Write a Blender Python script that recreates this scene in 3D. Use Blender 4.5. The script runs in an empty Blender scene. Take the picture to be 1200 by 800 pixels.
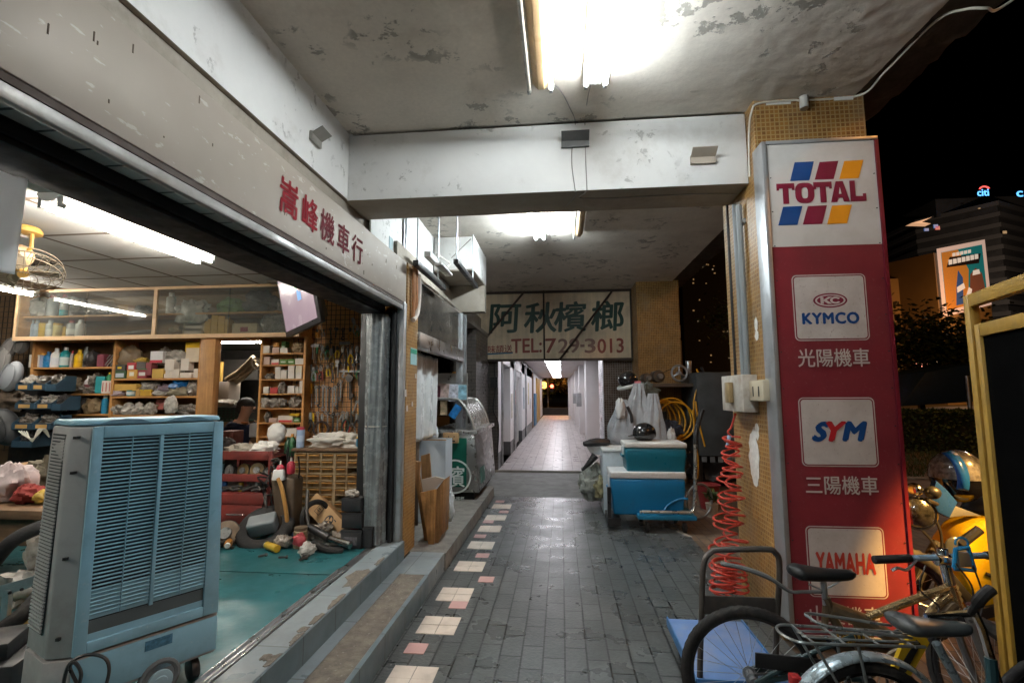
import bpy, bmesh, math, random
from mathutils import Vector, Matrix
random.seed(7)
SC = bpy.context.scene
COL = SC.collection
PI = math.pi

# ------------------------------------------------------------ camera
FPX = 579.0
CAMX = Vector((0.9951, 0.0967, -0.0045)); CAMD = Vector((-0.0139, 0.104, -0.9945)); CAMF = Vector((-0.0980, 0.9899, 0.1049))
CAMF.normalize(); CAMD = (CAMD - CAMF * CAMD.dot(CAMF)).normalized(); CAMX = CAMD.cross(CAMF).normalized()
CAMO = Vector((0, 0, 1.5))
cam = bpy.data.cameras.new('camera'); camo = bpy.data.objects.new('camera', cam); COL.objects.link(camo)
M_ = Matrix((CAMX, -CAMD, -CAMF)).transposed().to_4x4(); M_.translation = CAMO
camo.matrix_world = M_
cam.sensor_width = 36; cam.lens = 36 * FPX / 1200; cam.clip_start = 0.05; cam.clip_end = 3000
SC.camera = camo

# ------------------------------------------------------------ night sky, exposure
w = bpy.data.worlds.new('World'); SC.world = w; w.use_nodes = True
nt = w.node_tree; bg = nt.nodes['Background']
sky = nt.nodes.new('ShaderNodeTexSky'); sky.sky_type = 'NISHITA'; sky.sun_disc = False
sky.sun_elevation = math.radians(-7); sky.sun_rotation = math.radians(200)
nt.links.new(sky.outputs[0], bg.inputs[0]); bg.inputs[1].default_value = 0.03
vs = SC.view_settings
SC.display_settings.display_device = 'sRGB'
vs.view_transform = 'Standard'; vs.look = 'None'; vs.exposure = 0.33; vs.gamma = 1.0; vs.use_curve_mapping = False
cy = SC.cycles
cy.use_denoising = True
try: cy.denoiser = 'OPENIMAGEDENOISE'
except Exception: pass
cy.max_bounces = 7; cy.diffuse_bounces = 4; cy.glossy_bounces = 4; cy.transmission_bounces = 6; cy.transparent_max_bounces = 10
cy.sample_clamp_indirect = 6.0; cy.caustics_reflective = False; cy.caustics_refractive = False
SC.render.engine = 'CYCLES'
def lamp(name, kind, loc, energy, col, size=0.1, rot=None, spot=None, label=None, cat=None):
    l = bpy.data.lights.new(name, kind); l.energy = energy; l.color = col
    if kind == 'AREA': l.shape = 'RECTANGLE'; l.size, l.size_y = size
    else: l.shadow_soft_size = size
    if spot: l.spot_size = math.radians(spot); l.spot_blend = .4
    o = bpy.data.objects.new(name, l); COL.objects.link(o); o.location = loc
    if rot is not None: o.rotation_euler = Vector(rot).to_track_quat('-Z', 'Y').to_euler()
    return o

# ------------------------------------------------------------ pixel of the photograph -> point of the place
def ray(px, py): return CAMX * (px - 600) + CAMD * (py - 400) + CAMF * FPX
def P(px, py, x=None, y=None, z=None):
    r = ray(px, py)
    if x is not None: t = (x - CAMO.x) / r.x
    elif y is not None: t = (y - CAMO.y) / r.y
    else: t = (z - CAMO.z) / r.z
    return CAMO + r * t
def PXM(y): return y / FPX           # metres per pixel at depth y (roughly)

# ------------------------------------------------------------ materials
MATS = {}
def _n(nt, t, **k):
    n = nt.nodes.new(t)
    for a, b in k.items(): setattr(n, a, b)
    return n
def mixc(nt, f, a, b, mode='MIX'):
    m = _n(nt, 'ShaderNodeMix', data_type='RGBA', blend_type=mode)
    for i, v in ((0, f), (6, a), (7, b)):
        if hasattr(v, 'is_linked') or hasattr(v, 'links'): nt.links.new(v, m.inputs[i])
        else:
            m.inputs[i].default_value = v if i == 0 else (tuple(v) + (1,) if len(v) == 3 else v)
    return m.outputs[2]
def ramp(nt, src, a, b, ca=0.0, cb=1.0):
    r = _n(nt, 'ShaderNodeMapRange'); r.inputs[1].default_value = a; r.inputs[2].default_value = b
    r.inputs[3].default_value = ca; r.inputs[4].default_value = cb; nt.links.new(src, r.inputs[0]); return r.outputs[0]
def noise(nt, co, scale, detail=4, rough=.55, dist=0.0):
    n = _n(nt, 'ShaderNodeTexNoise'); n.inputs['Scale'].default_value = scale; n.inputs['Detail'].default_value = detail
    n.inputs['Roughness'].default_value = rough; n.inputs['Distortion'].default_value = dist
    nt.links.new(co, n.inputs['Vector']); return n.outputs[0]
def mat(name, c=(.5, .5, .5), rough=.5, metal=0.0, var=.18, vs=6.0, bump=0.0, bs=40.0, dirt=None, brick=None,
        emit=None, estr=0.0, alpha=1.0, trans=0.0, coat=0.0, scratch=None, spec=.5, uv=False, rv=.12, ior=1.45, peel=None, aniso=None):
    """dirt=(colour, amount, scale); brick=(w,h,mortar,colour2,mortarcol,offset); peel=(colour,threshold,scale)"""
    if name in MATS: return MATS[name]
    m = bpy.data.materials.new(name); m.use_nodes = True; nt = m.node_tree
    b = nt.nodes['Principled BSDF']; L = nt.links.new
    tc = _n(nt, 'ShaderNodeTexCoord')
    oi = _n(nt, 'ShaderNodeObjectInfo')
    ad = _n(nt, 'ShaderNodeVectorMath', operation='MULTIPLY_ADD')
    L(oi.outputs['Random'], ad.inputs[0]); ad.inputs[1].default_value = (17, 23, 31); L(tc.outputs['Object'], ad.inputs[2])
    co = ad.outputs[0]
    col = None; h = None
    if brick:
        bw, bh, mo, c2, mc, off = brick
        t = _n(nt, 'ShaderNodeTexBrick'); t.offset = off; t.offset_frequency = 2; t.squash = 1
        L(tc.outputs['UV'], t.inputs['Vector'])
        t.inputs['Color1'].default_value = (*c, 1); t.inputs['Color2'].default_value = (*c2, 1); t.inputs['Mortar'].default_value = (*mc, 1)
        t.inputs['Scale'].default_value = 1; t.inputs['Brick Width'].default_value = bw; t.inputs['Row Height'].default_value = bh
        t.inputs['Mortar Size'].default_value = mo; t.inputs['Mortar Smooth'].default_value = .15; t.inputs['Bias'].default_value = 0
        col = t.outputs[0]; h = ramp(nt, t.outputs[1], 0, 1, 1, 0)
    v = noise(nt, co, vs, 5)
    vr = ramp(nt, v, .25, .75, 1 - var, 1 + var)
    if col is None:
        rgb = _n(nt, 'ShaderNodeRGB'); rgb.outputs[0].default_value = (*c, 1); col = rgb.outputs[0]
    sc = _n(nt, 'ShaderNodeVectorMath', operation='SCALE'); L(col, sc.inputs[0]); L(vr, sc.inputs['Scale']); col = sc.outputs[0]
    rsrc = ramp(nt, noise(nt, co, vs * 2.3, 4), .3, .7, max(.02, rough - rv), min(1, rough + rv))
    if dirt:
        dc, am, ds = dirt
        k = ramp(nt, noise(nt, co, ds, 7, .68, .15), .60 - am * .4, .86, 0, .85)
        col = mixc(nt, k, col, dc)
        rm = _n(nt, 'ShaderNodeMath', operation='MAXIMUM'); L(rsrc, rm.inputs[0])
        k2 = _n(nt, 'ShaderNodeMath', operation='MULTIPLY'); L(k, k2.inputs[0]); k2.inputs[1].default_value = .75; L(k2.outputs[0], rm.inputs[1]); rsrc = rm.outputs[0]
    if scratch:
        s2 = _n(nt, 'ShaderNodeMapping'); s2.inputs['Scale'].default_value = scratch[1]; L(co, s2.inputs[0])
        k = ramp(nt, noise(nt, s2.outputs[0], scratch[2], 3, .6), .64, .68, 0, scratch[3])
        col = mixc(nt, k, col, scratch[0])
    if peel:
        pc, th, ps = peel
        big = noise(nt, co, ps * .28, 2); fine = noise(nt, co, ps, 9, .7, .3)
        mm = _n(nt, 'ShaderNodeMath', operation='MULTIPLY'); L(ramp(nt, big, .505, .58), mm.inputs[0]); L(ramp(nt, fine, th, th + .03), mm.inputs[1])
        col = mixc(nt, mm.outputs[0], col, pc)
        h = ramp(nt, mm.outputs[0], 0, 1, 1, 0)
    if aniso:
        mp = _n(nt, 'ShaderNodeMapping'); mp.inputs['Scale'].default_value = aniso[0]; L(co, mp.inputs[0])
        k = ramp(nt, noise(nt, mp.outputs[0], aniso[1], 4, .6), .3, .7, 1 - aniso[2], 1 + aniso[2])
        s3 = _n(nt, 'ShaderNodeVectorMath', operation='SCALE'); L(col, s3.inputs[0]); L(k, s3.inputs['Scale']); col = s3.outputs[0]
    L(col, b.inputs['Base Color']); L(rsrc, b.inputs['Roughness'])
    b.inputs['Metallic'].default_value = metal; b.inputs['IOR'].default_value = ior
    b.inputs['Specular IOR Level'].default_value = spec
    if coat: b.inputs['Coat Weight'].default_value = coat; b.inputs['Coat Roughness'].default_value = .08
    if trans: b.inputs['Transmission Weight'].default_value = trans
    if alpha < 1: b.inputs['Alpha'].default_value = alpha
    if emit: b.inputs['Emission Color'].default_value = (*emit, 1); b.inputs['Emission Strength'].default_value = estr
    if bump or brick or peel:
        hh = None
        if bump:
            nb = noise(nt, co, bs, 6, .6)
            mu = _n(nt, 'ShaderNodeMath', operation='MULTIPLY'); L(nb, mu.inputs[0]); mu.inputs[1].default_value = bump; hh = mu.outputs[0]
        if h is not None:
            mu = _n(nt, 'ShaderNodeMath', operation='MULTIPLY'); L(h, mu.inputs[0]); mu.inputs[1].default_value = .3
            if hh is None: hh = mu.outputs[0]
            else:
                a2 = _n(nt, 'ShaderNodeMath', operation='ADD'); L(hh, a2.inputs[0]); L(mu.outputs[0], a2.inputs[1]); hh = a2.outputs[0]
        bp = _n(nt, 'ShaderNodeBump'); bp.inputs['Strength'].default_value = .6; bp.inputs['Distance'].default_value = .01
        L(hh, bp.inputs['Height']); L(bp.outputs[0], b.inputs['Normal'])
    MATS[name] = m
    return m
def paint(c, rough=.45, **k):
    return mat('paint_%d_%d_%d_%d' % (c[0] * 999, c[1] * 999, c[2] * 999, rough * 100) + ''.join(sorted(k)), c, rough, **k)

# ------------------------------------------------------------ mesh builder
WLOC = {}
def rz(a): return Matrix.Rotation(a, 3, 'Z')
def basis(u, v, w): return Matrix((Vector(u), Vector(v), Vector(w))).transposed()
class MB:
    def __init__(s): s.v = []; s.f = []; s.m = []; s.mi = 0
    def add(s, vs, fs, mi=None):
        o = len(s.v); s.v += [Vector(a) for a in vs]
        for f in fs: s.f.append([i + o for i in f]); s.m.append(s.mi if mi is None else mi)
        return s
    def box(s, c, size, R=None, mi=None, taper=None):
        c = Vector(c); hx, hy, hz = [a / 2 for a in size]; vs = []
        for z in (-1, 1):
            k = taper if (taper and z > 0) else 1
            for x, y in ((-1, -1), (1, -1), (1, 1), (-1, 1)):
                p = Vector((x * hx * k, y * hy * k, z * hz)); vs.append(c + (R @ p if R else p))
        return s.add(vs, [(3, 2, 1, 0), (4, 5, 6, 7), (0, 1, 5, 4), (1, 2, 6, 5), (2, 3, 7, 6), (3, 0, 4, 7)], mi)
    def bx(s, x0, x1, y0, y1, z0, z1, mi=None):
        return s.box(((x0 + x1) / 2, (y0 + y1) / 2, (z0 + z1) / 2), (abs(x1 - x0), abs(y1 - y0), abs(z1 - z0)), None, mi)
    def frame(s, d, hint=None):
        d = Vector(d).normalized(); h = Vector(hint) if hint else (Vector((0, 0, 1)) if abs(d.z) < .9 else Vector((1, 0, 0)))
        u = h.cross(d).normalized(); return u, d.cross(u)
    def cyl(s, a, b, r0, r1=None, n=14, mi=None, cap=True):
        a = Vector(a); b = Vector(b); r1 = r0 if r1 is None else r1; u, w_ = s.frame(b - a)
        vs = [a + (u * math.cos(2 * PI * i / n) + w_ * math.sin(2 * PI * i / n)) * r0 for i in range(n)]
        vs += [b + (u * math.cos(2 * PI * i / n) + w_ * math.sin(2 * PI * i / n)) * r1 for i in range(n)]
        fs = [(i, (i + 1) % n, n + (i + 1) % n, n + i) for i in range(n)]
        if cap: fs += [tuple(range(n - 1, -1, -1)), tuple(range(n, 2 * n))]
        return s.add(vs, fs, mi)
    def tube(s, pts, r, n=8, closed=False, mi=None, flat=1.0):
        pts = [Vector(p) for p in pts]; N = len(pts); rs = r if isinstance(r, (list, tuple)) else [r] * N
        vs = []; u = None
        for i, p in enumerate(pts):
            d = (pts[(i + 1) % N] - pts[i - 1]) if closed else (pts[min(i + 1, N - 1)] - pts[max(i - 1, 0)])
            if d.length < 1e-9: d = Vector((0, 0, 1))
            d.normalize()
            if u is None: u, w_ = s.frame(d)
            else:
                u = (u - d * u.dot(d))
                if u.length < 1e-6: u, w_ = s.frame(d)
                u.normalize(); w_ = d.cross(u)
            vs += [p + (u * math.cos(2 * PI * k / n) + w_ * math.sin(2 * PI * k / n) * flat) * rs[i] for k in range(n)]
        fs = []
        for i in range(N if closed else N - 1):
            j = (i + 1) % N
            fs += [(i * n + k, i * n + (k + 1) % n, j * n + (k + 1) % n, j * n + k) for k in range(n)]
        if not closed: fs += [tuple(range(n - 1, -1, -1)), tuple(range((N - 1) * n, N * n))]
        return s.add(vs, fs, mi)
    def lathe(s, prof, o=(0, 0, 0), R=None, n=20, mi=None, capb=True, capt=True, arc=2 * PI):
        o = Vector(o); vs = []; full = abs(arc - 2 * PI) < 1e-6; K = n if full else n + 1
        for r, z in prof:
            for i in range(K):
                p = Vector((r * math.cos(arc * i / n), r * math.sin(arc * i / n), z)); vs.append(o + (R @ p if R else p))
        fs = []
        for j in range(len(prof) - 1):
            for i in range(n):
                i2 = (i + 1) % K; fs.append((j * K + i, j * K + i2, (j + 1) * K + i2, (j + 1) * K + i))
        if full:
            if capb and prof[0][0] > 1e-6: fs.append(tuple(range(K - 1, -1, -1)))
            if capt and prof[-1][0] > 1e-6: fs.append(tuple(range((len(prof) - 1) * K, len(prof) * K)))
        return s.add(vs, fs, mi)
    def prism(s, poly, o, u, v, t, mi=None):
        """poly in (u,v), extruded by vector t"""
        o = Vector(o); u = Vector(u); v = Vector(v); t = Vector(t); n = len(poly)
        a = sum(poly[i][0] * poly[(i + 1) % n][1] - poly[(i + 1) % n][0] * poly[i][1] for i in range(n))
        if (a > 0) != (u.cross(v).dot(t) > 0): poly = poly[::-1]
        vs = [o + u * p[0] + v * p[1] for p in poly]; vs += [q + t for q in vs]
        return s.add(vs, [tuple(range(n - 1, -1, -1)), tuple(range(n, 2 * n))] + [(i, (i + 1) % n, n + (i + 1) % n, n + i) for i in range(n)], mi)
    def sphere(s, c, r, nu=16, nv=10, R=None, mi=None, zmin=-1, zmax=1, jit=0, seed=0):
        c = Vector(c); r = (r, r, r) if not hasattr(r, '__len__') else r; rd = random.Random(seed); vs = []
        t0 = math.acos(max(-1, min(1, zmax))); t1 = math.acos(max(-1, min(1, zmin)))
        for j in range(nv + 1):
            th = t0 + (t1 - t0) * j / nv
            for i in range(nu):
                ph = 2 * PI * i / nu; k = 1 + (rd.uniform(-jit, jit) if jit else 0)
                p = Vector((r[0] * math.sin(th) * math.cos(ph) * k, r[1] * math.sin(th) * math.sin(ph) * k, r[2] * math.cos(th) * k))
                vs.append(c + (R @ p if R else p))
        fs = [(j * nu + i, (j + 1) * nu + i, (j + 1) * nu + (i + 1) % nu, j * nu + (i + 1) % nu) for j in range(nv) for i in range(nu)]
        return s.add(vs, fs, mi)
    def torus(s, c, R_, r, axis, n=32, m=10, mi=None, flat=1.0, arc=(0, 2 * PI)):
        axis = Vector(axis).normalized(); u, v = s.frame(axis); c = Vector(c); full = abs(arc[1] - arc[0] - 2 * PI) < 1e-6
        K = n if full else n + 1; vs = []
        for i in range(K):
            a = arc[0] + (arc[1] - arc[0]) * i / n; d = u * math.cos(a) + v * math.sin(a)
            vs += [c + d * (R_ + r * math.cos(2 * PI * k / m)) + axis * (r * flat * math.sin(2 * PI * k / m)) for k in range(m)]
        fs = []
        for i in range(n):
            j = (i + 1) % K
            fs += [(i * m + k, j * m + k, j * m + (k + 1) % m, i * m + (k + 1) % m) for k in range(m)]
        return s.add(vs, fs, mi)
    def sheet(s, fn, nu, nv, mi=None):
        vs = [fn(i / nu, j / nv) for j in range(nv + 1) for i in range(nu + 1)]; K = nu + 1
        return s.add(vs, [(j * K + i, j * K + i + 1, (j + 1) * K + i + 1, (j + 1) * K + i) for j in range(nv) for i in range(nu)], mi)
    def build(s, name, mats, parent=None, bevel=0.0, smooth=35, solid=0.0, segs=2, recalc=True):
        if not isinstance(mats, (list, tuple)): mats = [mats]
        off = WLOC.get(parent.name, Vector()) if parent else Vector()
        me = bpy.data.meshes.new(name); me.from_pydata([tuple(a - off) for a in s.v], [], s.f)
        for m in mats: me.materials.append(m)
        me.polygons.foreach_set('material_index', s.m)
        bm = bmesh.new(); bm.from_mesh(me)
        if recalc: bmesh.ops.recalc_face_normals(bm, faces=bm.faces)
        if bevel:
            ed = [e for e in bm.edges if len(e.link_faces) == 2 and e.calc_face_angle(0) > math.radians(40)]
            bmesh.ops.bevel(bm, geom=ed, offset=bevel, segments=segs, affect='EDGES', profile=.5, clamp_overlap=True)
        uvl = bm.loops.layers.uv.new('UVMap')
        for f in bm.faces:
            n = f.normal; k = max(range(3), key=lambda q: abs(n[q]))
            for l in f.loops:
                c = l.vert.co + off
                l[uvl].uv = (c.y, c.z) if k == 0 else ((c.x, c.z) if k == 1 else (c.y, c.x))
        bm.to_mesh(me); bm.free()
        me.polygons.foreach_set('use_smooth', [True] * len(me.polygons))
        me.set_sharp_from_angle(angle=math.radians(smooth))
        o = bpy.data.objects.new(name, me); COL.objects.link(o)
        if parent: o.parent = parent
        WLOC[o.name] = off
        if solid:
            md = o.modifiers.new('thickness', 'SOLIDIFY'); md.thickness = solid; md.offset = 0
        return o
def thing(name, label, cat, loc=(0, 0, 0), group=None, kind=None):
    o = bpy.data.objects.new(name, None); COL.objects.link(o); o.location = loc; o.empty_display_size = .1
    WLOC[o.name] = Vector(loc); return tag(o, label, cat, group, kind)
def tag(o, label=None, cat=None, group=None, kind=None):
    if label: o['label'] = label
    if cat: o['category'] = cat
    if group: o['group'] = group
    if kind: o['kind'] = kind
    return o
KIDS = {}
def dup(root, delta=(0, 0, 0), rotz=0.0, label=None, scale=None):
    """a copy of a thing with copies of its parts and sub-parts"""
    def cp(o, par):
        c = o.copy(); COL.objects.link(c); WLOC[c.name] = WLOC.get(o.name, Vector()).copy()
        if par: c.parent = par
        for ch in o.children: cp(ch, c)
        return c
    r = cp(root, None); r.location = root.location + Vector(delta); r.rotation_euler = (0, 0, rotz)
    if scale: r.scale = scale
    if label: r['label'] = label
    return r
def bez(pts, n=8):
    """Catmull-Rom through the points"""
    pts = [Vector(p) for p in pts]; out = []
    for i in range(len(pts) - 1):
        p0 = pts[max(i - 1, 0)]; p1 = pts[i]; p2 = pts[i + 1]; p3 = pts[min(i + 2, len(pts) - 1)]
        for k in range(n):
            t = k / n; out.append(.5 * ((2 * p1) + (p2 - p0) * t + (2 * p0 - 5 * p1 + 4 * p2 - p3) * t * t + (3 * p1 - p0 - 3 * p2 + p3) * t ** 3))
    return out + [pts[-1]]
def text(name, body, o, u, v, height, m, parent=None, depth=.002, bold=0.0, align='CENTER', sx=1.0, shear=0.0, space=1.0):
    """lettering as a thin mesh: o = centre of the line, u = reading direction, v = up"""
    off = WLOC.get(parent.name, Vector()) if parent else Vector()
    cu = bpy.data.curves.new(name, 'FONT'); cu.body = body; cu.size = 1; cu.align_x = 'LEFT'; cu.shear = shear
    cu.space_character = space; cu.resolution_u = 3
    t = bpy.data.objects.new(name, cu); COL.objects.link(t)
    bpy.context.view_layer.update()
    me = bpy.data.meshes.new_from_object(t.evaluated_get(bpy.context.evaluated_depsgraph_get()))
    bpy.data.objects.remove(t)
    xs = [q.co.x for q in me.vertices] or [0, 1]; ys = [q.co.y for q in me.vertices] or [0, 1]
    k = height / max(1e-6, max(ys) - min(ys)); cx = (min(xs) + max(xs)) / 2 if align == 'CENTER' else min(xs); cyy = (min(ys) + max(ys)) / 2
    u = Vector(u).normalized(); v = Vector(v).normalized(); n = u.cross(v)
    for q in me.vertices:
        q.co = Vector(o) - off + u * ((q.co.x - cx) * k * sx) + v * ((q.co.y - cyy) * k) + n * depth
    if bold:
        n0 = len(me.vertices); bm = bmesh.new(); src = [q.co.copy() for q in me.vertices]; fc = [tuple(p_.vertices) for p_ in me.polygons]
        d = bold * height * .9; vv = []; ff = []
        for i_, (a_, c_) in enumerate(((0, 0), (1, 0), (-1, 0), (0, .8), (0, -.8), (.7, .6), (-.7, -.6))):
            ff += [tuple(k_ + len(vv) for k_ in f_) for f_ in fc]; vv += [q + u * (a_ * d) + v * (c_ * d) + n * (.00012 * i_) for q in src]
        bm.free(); me = bpy.data.meshes.new(name); me.from_pydata(vv, [], ff)
    me.materials.clear(); me.materials.append(m)
    for p_ in me.polygons: p_.material_index = 0
    ob = bpy.data.objects.new(name, me); COL.objects.link(ob)
    if parent: ob.parent = parent
    WLOC[ob.name] = off
    if not bold: md = ob.modifiers.new('thickness', 'SOLIDIFY'); md.thickness = depth * .8; md.offset = -1
    return ob
# ------------------------------------------------------------ shared materials
CREAM = mat('aged_cream_plaster', (.70, .65, .575), .7, var=.10, vs=2.0, bump=.5, bs=14, peel=((.33, .31, .27), .545, 7.0), dirt=((.40, .34, .27), .25, 1.3), aniso=((1, 1, 1), 40, .05))
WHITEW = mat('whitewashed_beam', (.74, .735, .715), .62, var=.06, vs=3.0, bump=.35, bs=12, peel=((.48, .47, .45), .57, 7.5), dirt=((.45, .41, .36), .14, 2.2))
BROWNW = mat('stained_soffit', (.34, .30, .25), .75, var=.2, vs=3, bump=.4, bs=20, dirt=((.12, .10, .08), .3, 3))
CONC = mat('worn_concrete', (.20, .185, .165), .85, var=.25, vs=9, bump=1.2, bs=60, dirt=((.08, .07, .06), .4, 7))
DCONC = mat('dark_broken_concrete', (.07, .06, .05), .9, var=.35, vs=10, bump=2.0, bs=18)
TAN = mat('tan_mosaic', (.30, .14, .026), .42, brick=(.030, .030, .0042, (.17, .07, .013), (.36, .235, .10), 0.0), var=.22, vs=5, dirt=((.26, .20, .13), .22, 3.0), spec=.4)
BRMOS = mat('brown_mosaic', (.115, .07, .05), .3, brick=(.045, .045, .006, (.09, .055, .04), (.24, .20, .17), 0.0), var=.2, vs=4)
WMOS = mat('white_mosaic', (.72, .72, .76), .3, brick=(.045, .045, .005, (.66, .66, .70), (.45, .45, .47), 0.0), var=.06, vs=3)
DTILE = mat('dark_wall_tile', (.10, .085, .075), .35, brick=(.20, .06, .006, (.085, .07, .06), (.05, .045, .04), .5), var=.2)
STEEL = mat('brushed_steel', (.55, .56, .57), .34, metal=1.0, var=.12, vs=4, dirt=((.25, .22, .19), .22, 4), scratch=((.75, .75, .75), (1, 6, 1), 9, .25))
GALV = mat('galvanised', (.46, .48, .50), .42, metal=.9, var=.15, vs=9, dirt=((.22, .19, .16), .25, 6))
DARKM = mat('dark_metal', (.035, .037, .04), .45, metal=.6, var=.25, dirt=((.09, .06, .04), .3, 8))
BLACKP = mat('black_plastic', (.018, .018, .019), .38, var=.2)
RUBBER = mat('black_rubber', (.017, .016, .016), .75, var=.3, vs=20, bump=.4, bs=60, dirt=((.08, .07, .055), .1, 9), spec=.3)
CHROME = mat('worn_chrome', (.72, .72, .72), .14, metal=1.0, var=.08, vs=20, dirt=((.25, .18, .12), .18, 22))
WOODL = mat('shelf_wood', (.50, .245, .08), .5, var=.14, vs=4, aniso=((1, 14, 14), 3, .16), dirt=((.18, .10, .05), .2, 5))
WOODLV = mat('post_wood', (.44, .225, .085), .5, var=.14, vs=4, aniso=((14, 14, 1), 3, .2), dirt=((.17, .10, .06), .25, 5))
WOODD = mat('dark_wood', (.15, .085, .045), .55, var=.2, vs=5, aniso=((1, 12, 12), 3, .25), dirt=((.05, .035, .025), .3, 6))
CARD = mat('cardboard', (.44, .27, .13), .8, var=.12, vs=6, bump=.2, bs=50, dirt=((.24, .14, .07), .25, 7))
WPAINT = mat('white_enamel', (.74, .74, .72), .35, var=.06, dirt=((.42, .38, .32), .15, 6))
TUBEM = mat('lit_tube', (.9, .9, .9), .5, emit=(.90, .97, 1.0), estr=128.0)
TUBE2 = mat('lit_tube_far', (.9, .9, .9), .5, emit=(.86, .96, 1.0), estr=300.0)
TUBES = mat('lit_tube_shop', (.9, .9, .9), .5, emit=(1.0, .93, .82), estr=135.0)
DEADT = mat('dead_tube', (.72, .70, .66), .3, var=.08)
GLASSP = mat('dusty_glass', (.75, .78, .77), .08, alpha=.06, var=.2, vs=3, spec=.9)
def add_translucent(m, c, f):
    nt = m.node_tree; b = nt.nodes['Principled BSDF']; o = [n for n in nt.nodes if n.type == 'OUTPUT_MATERIAL'][0]; t = nt.nodes.new('ShaderNodeBsdfTranslucent'); t.inputs[0].default_value = (*c, 1); x = nt.nodes.new('ShaderNodeMixShader'); x.inputs[0].default_value = f
    nt.links.new(b.outputs[0], x.inputs[1]); nt.links.new(t.outputs[0], x.inputs[2]); nt.links.new(x.outputs[0], o.inputs[0]); return m
def clear_glass(m, refl):
    nt = m.node_tree; b = nt.nodes['Principled BSDF']; o = [n for n in nt.nodes if n.type == 'OUTPUT_MATERIAL'][0]; t = nt.nodes.new('ShaderNodeBsdfTransparent'); g = nt.nodes.new('ShaderNodeBsdfGlossy'); g.inputs['Roughness'].default_value = .03; x = nt.nodes.new('ShaderNodeMixShader'); x.inputs[0].default_value = refl; y = nt.nodes.new('ShaderNodeMixShader'); y.inputs[0].default_value = .05
    t.inputs[0].default_value = (.86, .88, .86, 1); b.inputs['Alpha'].default_value = 1
    nt.links.new(t.outputs[0], x.inputs[1]); nt.links.new(g.outputs[0], x.inputs[2]); nt.links.new(x.outputs[0], y.inputs[1]); nt.links.new(b.outputs[0], y.inputs[2]); nt.links.new(y.outputs[0], o.inputs[0])
clear_glass(GLASSP, .10)
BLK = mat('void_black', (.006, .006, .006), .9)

# ------------------------------------------------------------ ground, roads, floors
b = MB(); b.bx(-400, 400, -120, 900, -.6, -.16)
tag(b.build('ground', mat('night_ground', (.05, .048, .045), .9, var=.3, vs=.5, bump=.3)), kind='structure')
FLOOR = mat('slate_paver', (.100, .106, .105), .31, brick=(.25, .125, .006, (.068, .074, .074), (.022, .024, .024), .5), var=.2, vs=1.6, bump=.5, bs=45, rv=.10,
            aniso=((14, 40, 1), 2, .22))
b = MB(); b.bx(-1.015, 1.33, -5, 7.40, -.15, 0)
cf = tag(b.build('corridor_floor', FLOOR), kind='structure')
b = MB(); pk = MB()
x0 = -.94
def tl(mb, i, y):
    mb.bx(x0 + i * .125 + .002, x0 + (i + 1) * .125 - .002, y + .002, y + .121, -.01, .004)
for y in (2.60, 2.72, 3.21, 3.335, 3.71, 3.835, 4.32, 4.445, 4.93, 5.05, 5.53, 5.655, 6.03, 6.155, 6.64, 6.76):
    tl(b, 0, y); tl(b, 1, y)
b2 = MB()
for y in (1.6, 1.72, 2.1, 2.22): tl(b, 0, y); tl(b, 1, y)
for i, y in ((0, 2.97), (1, 3.59), (2, 4.09), (1, 4.68), (0, 5.30), (0, 5.9), (1, 6.4), (0, 7.0)): tl(pk, i, y)
b.build('cream_inlay_tile', mat('cream_tile', (.66, .57, .49), .4, var=.12, vs=7, dirt=((.40, .33, .27), .2, 9), bump=.2), cf)
pk.build('pink_inlay_tile', mat('pink_tile', (.55, .33, .31), .4, var=.12, vs=7, dirt=((.34, .24, .21), .2, 9)), cf)
DRAIN = mat('cement_slab', (.17, .17, .16), .7, var=.22, vs=4, bump=.6, bs=30, dirt=((.09, .085, .08), .35, 3))
b = MB(); b.bx(-1.9, 1.36, 7.405, 9.66, -.15, -.004)
tag(b.build('drain_slab', DRAIN), kind='structure')
b = MB(); b.bx(-1.235, 3.2, 9.70, 34, -.15, .03); b.mi = 1; b.bx(-1.9, 3.2, 9.665, 9.74, -.15, .034)
tag(b.build('far_walkway', [mat('pink_walk_tile', (.38, .345, .34), .36, brick=(.2, .2, .008, (.33, .295, .29), (.19, .175, .17), 0.0), var=.10, vs=2, dirt=((.30, .27, .26), .15, 1.2), bump=.2),
                            mat('step_edge_stone', (.27, .25, .22), .6, var=.2)]), kind='structure')
PAVE = mat('plaza_brick', (.15, .10, .065), .55, brick=(.2, .1, .006, (.11, .075, .05), (.05, .04, .035), .5), var=.3, vs=3, bump=.3)
b = MB(); b.bx(1.335, 9, -6, 33.9, -.16, -.006)
tag(b.build('pavement', PAVE), kind='structure')
# entrance steps: two treads of chipped blue-grey tile
STEPT = mat('blue_step_tile', (.235, .275, .295), .38, brick=(.60, .30, .004, (.20, .24, .26), (.09, .10, .105), 0.0), var=.10, vs=3, dirt=((.12, .12, .11), .45, 3.5))
RISER = mat('riser_tile', (.12, .165, .19), .4, brick=(.36, .30, .004, (.10, .145, .165), (.05, .06, .065), 0.0), var=.14, vs=4, dirt=((.10, .10, .10), .25, 4))
CHIP = mat('chipped_concrete', (.16, .138, .112), .9, var=.45, vs=16, bump=1.8, bs=70, dirt=((.06, .05, .042), .7, 9), scratch=((.30, .28, .25), (1, 1, 1), 40, .6))
b = MB()
b.mi = 1; b.bx(-1.31, -1.015, -5, 3.80, -.15, .146); b.mi = 0; b.bx(-1.31, -1.235, -5, 3.80, .1461, .150)
b.mi = 0; b.bx(-1.31, -1.015, 3.80, 4.32, -.15, .150)
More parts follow.
